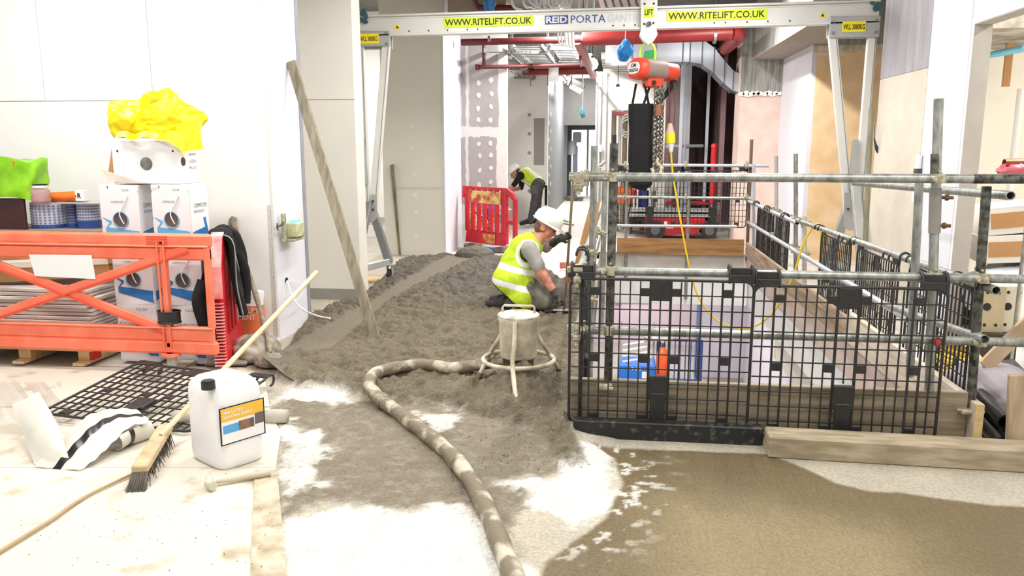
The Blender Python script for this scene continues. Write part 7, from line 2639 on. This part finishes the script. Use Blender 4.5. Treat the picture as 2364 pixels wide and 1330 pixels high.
build('collar', MB().cyl(pp_, pp_ + Vector((0, 0, .04)), .034, n=10), GALVD, so)
build('stub', MB().cyl(pp_ + Vector((0, 0, .04)), pp_ + Vector((0, 0, .16)), .028, n=10), PAPER, so)

# =================================================================== THINGS ON THE STOREY BELOW
def cage(name, x0, x1, y0, y1, z1, m, lb):
    r = empty(name, ((x0 + x1) / 2, (y0 + y1) / 2, LZ), lb, 'trolley')
    build('base', boxmb(x0, x1, y0, y1, LZ + .12, LZ + .18), m, r)
    for x in (x0, x1):
        for y in (y0, y1):
            build('post', MB().cyl((x, y, LZ + .05), (x, y, z1), .03, n=8), m, r)
    n = 8
    for k in range(1, n):
        build('bar', MB().cyl((x0 + (x1 - x0) * k / n, y0, LZ + .18), (x0 + (x1 - x0) * k / n, y0, z1), .012, n=6), m, r)
    for z in (LZ + .5, z1):
        build('rail', MB().cyl((x0, y0, z), (x1, y0, z), .02, n=8), m, r)
    return r


bm_ = empty('blue_lift', (.5, 16.6, LZ), 'bright blue lift machine on the storey below', 'machine')
a, b = ony(1425, 888, 16.3), ony(1515, 840, 16.3)
build('chassis', MB().box(((a.x + b.x) / 2, 16.6, LZ + .35), (b.x - a.x, .7, .5), bev=.03), mat('machine_blue', S(40, 120, 220), .4, var=.1), bm_)
t = MB()
lettering(t, 'T 493', (a.x + .28, 16.245, LZ + .48), (.2, 0, 0), (0, 0, .07), .01)
build('lettering', t, PAPER, bm_)
build('decal', boxmb(a.x + .5, a.x + .62, 16.24, 16.25, LZ + .32, LZ + .46), PAPER, bm_)
build('decal', boxmb(a.x + .26, a.x + .34, 16.24, 16.25, LZ + .22, LZ + .3), PAPER, bm_)
for x in (a.x + .15, b.x - .15):
    build('wheel', MB().cyl((x, 16.22, LZ + .14), (x, 16.98, LZ + .14), .14, n=16), RUBBER, bm_)
for k in range(4):
    build('scissor_arm', MB().beam((a.x + .1, 16.4, LZ + .62 + k * .12), (b.x - .1, 16.4, LZ + .74 + k * .12), .03, .03), PAPER, bm_)
for x in (a.x + .06, b.x - .06):
    build('mast', MB().cyl((x, 16.4, LZ + .6), (x, 16.4, LZ + 1.5), .018, n=7), ALUG, bm_)
cage('blue_cage_trolley', 1.0, 1.85, 16.3, 16.8, LZ + 1.15, mat('trolley_blue', S(60, 80, 140), .5, .2), 'blue-grey cage trolley on the storey below')
a, b = ony(1517, 870, 16.1), ony(1540, 795, 16.1)
bn = empty('orange_cylinder', ((a.x + b.x) / 2, 16.05, LZ), 'orange gas cylinder by the cage trolley on the storey below', 'cylinder')
build('body', MB().lathe([(0, 0), (.12, 0), (.12, .9), (.08, 1.0), (.03, 1.05), (0, 1.05)], ((a.x + b.x) / 2, 16.05, LZ), 18), mat('cylinder_orange', S(236, 92, 40), .45), bn)
build('valve', MB().cyl(((a.x + b.x) / 2, 16.05, LZ + 1.05), ((a.x + b.x) / 2, 16.05, LZ + 1.13), .03, n=8), GALVD, bn)
crumple('plastic_pile', ((a.x + b.x) / 2 - .05, 16.3, LZ + 1.2), (.26, .15, .12), mat('grey_film', S(206, 206, 210), .4, var=.25), 'crumpled clear film heaped on the orange cylinder below', 'plastic', 51, amp=.5, n=40)
a, b = ony(1420, 722, 19.5), ony(1462, 695, 19.5)
bk = empty('wall_unit', (a.x, 20.3, -2.6), 'dark recess with white and red fittings in the lower back wall', 'unit')
build('recess', boxmb(-.2, a.x + .85, 20.44, 20.5, -2.35, -1.0), mat('lower_black', S(30, 34, 34), .6), bk)
build('shelf', boxmb(-.15, a.x + .8, 20.3, 20.44, -1.52, -1.42), PAPER, bk)
for k in range(3):
    build('fitting', MB().cyl((.15 + k * .22, 20.34, -1.25), (.15 + k * .22, 20.42, -1.25), .08, n=9), PAPER, bk)
build('red_valve', MB().box((.45, 20.36, -1.85), (.26, .12, .35), bev=.02), mat('dark_red_valve', S(140, 40, 60), .5), bk)
build('hose_reel', MB().cyl((.2, 20.36, -2.2), (.2, 20.44, -2.2), .13, n=14), ALUG, bk)

# loose crumbs of screed on the boards and at the edge of the pour
mb = MB()
rnd = random.Random(77)
for k in range(420):
    if k < 170:
        p = onz(rnd.uniform(20, 635), rnd.uniform(1080, 1320) if k % 3 else rnd.uniform(1180, 1260), BZ + .007)
        s_ = rnd.uniform(.002, .006)
    else:
        p = onz(rnd.gauss(1210, 90), rnd.uniform(955, 1090), .012)
        s_ = rnd.uniform(.004, .011)
    q = [Vector((rnd.uniform(-1, 1), rnd.uniform(-1, 1), rnd.uniform(-.2, 1))) * s_ for _ in range(4)]
    mb.add([p + v for v in q], [(0, 1, 2), (0, 2, 3), (0, 3, 1), (1, 3, 2)])
build('screed_crumbs', mb, mat('crumb', S(112, 100, 80), .9, var=.25, scale=30), label='loose crumbs of screed scattered over the boards and slurry edge', cat='crumbs', kind='stuff')
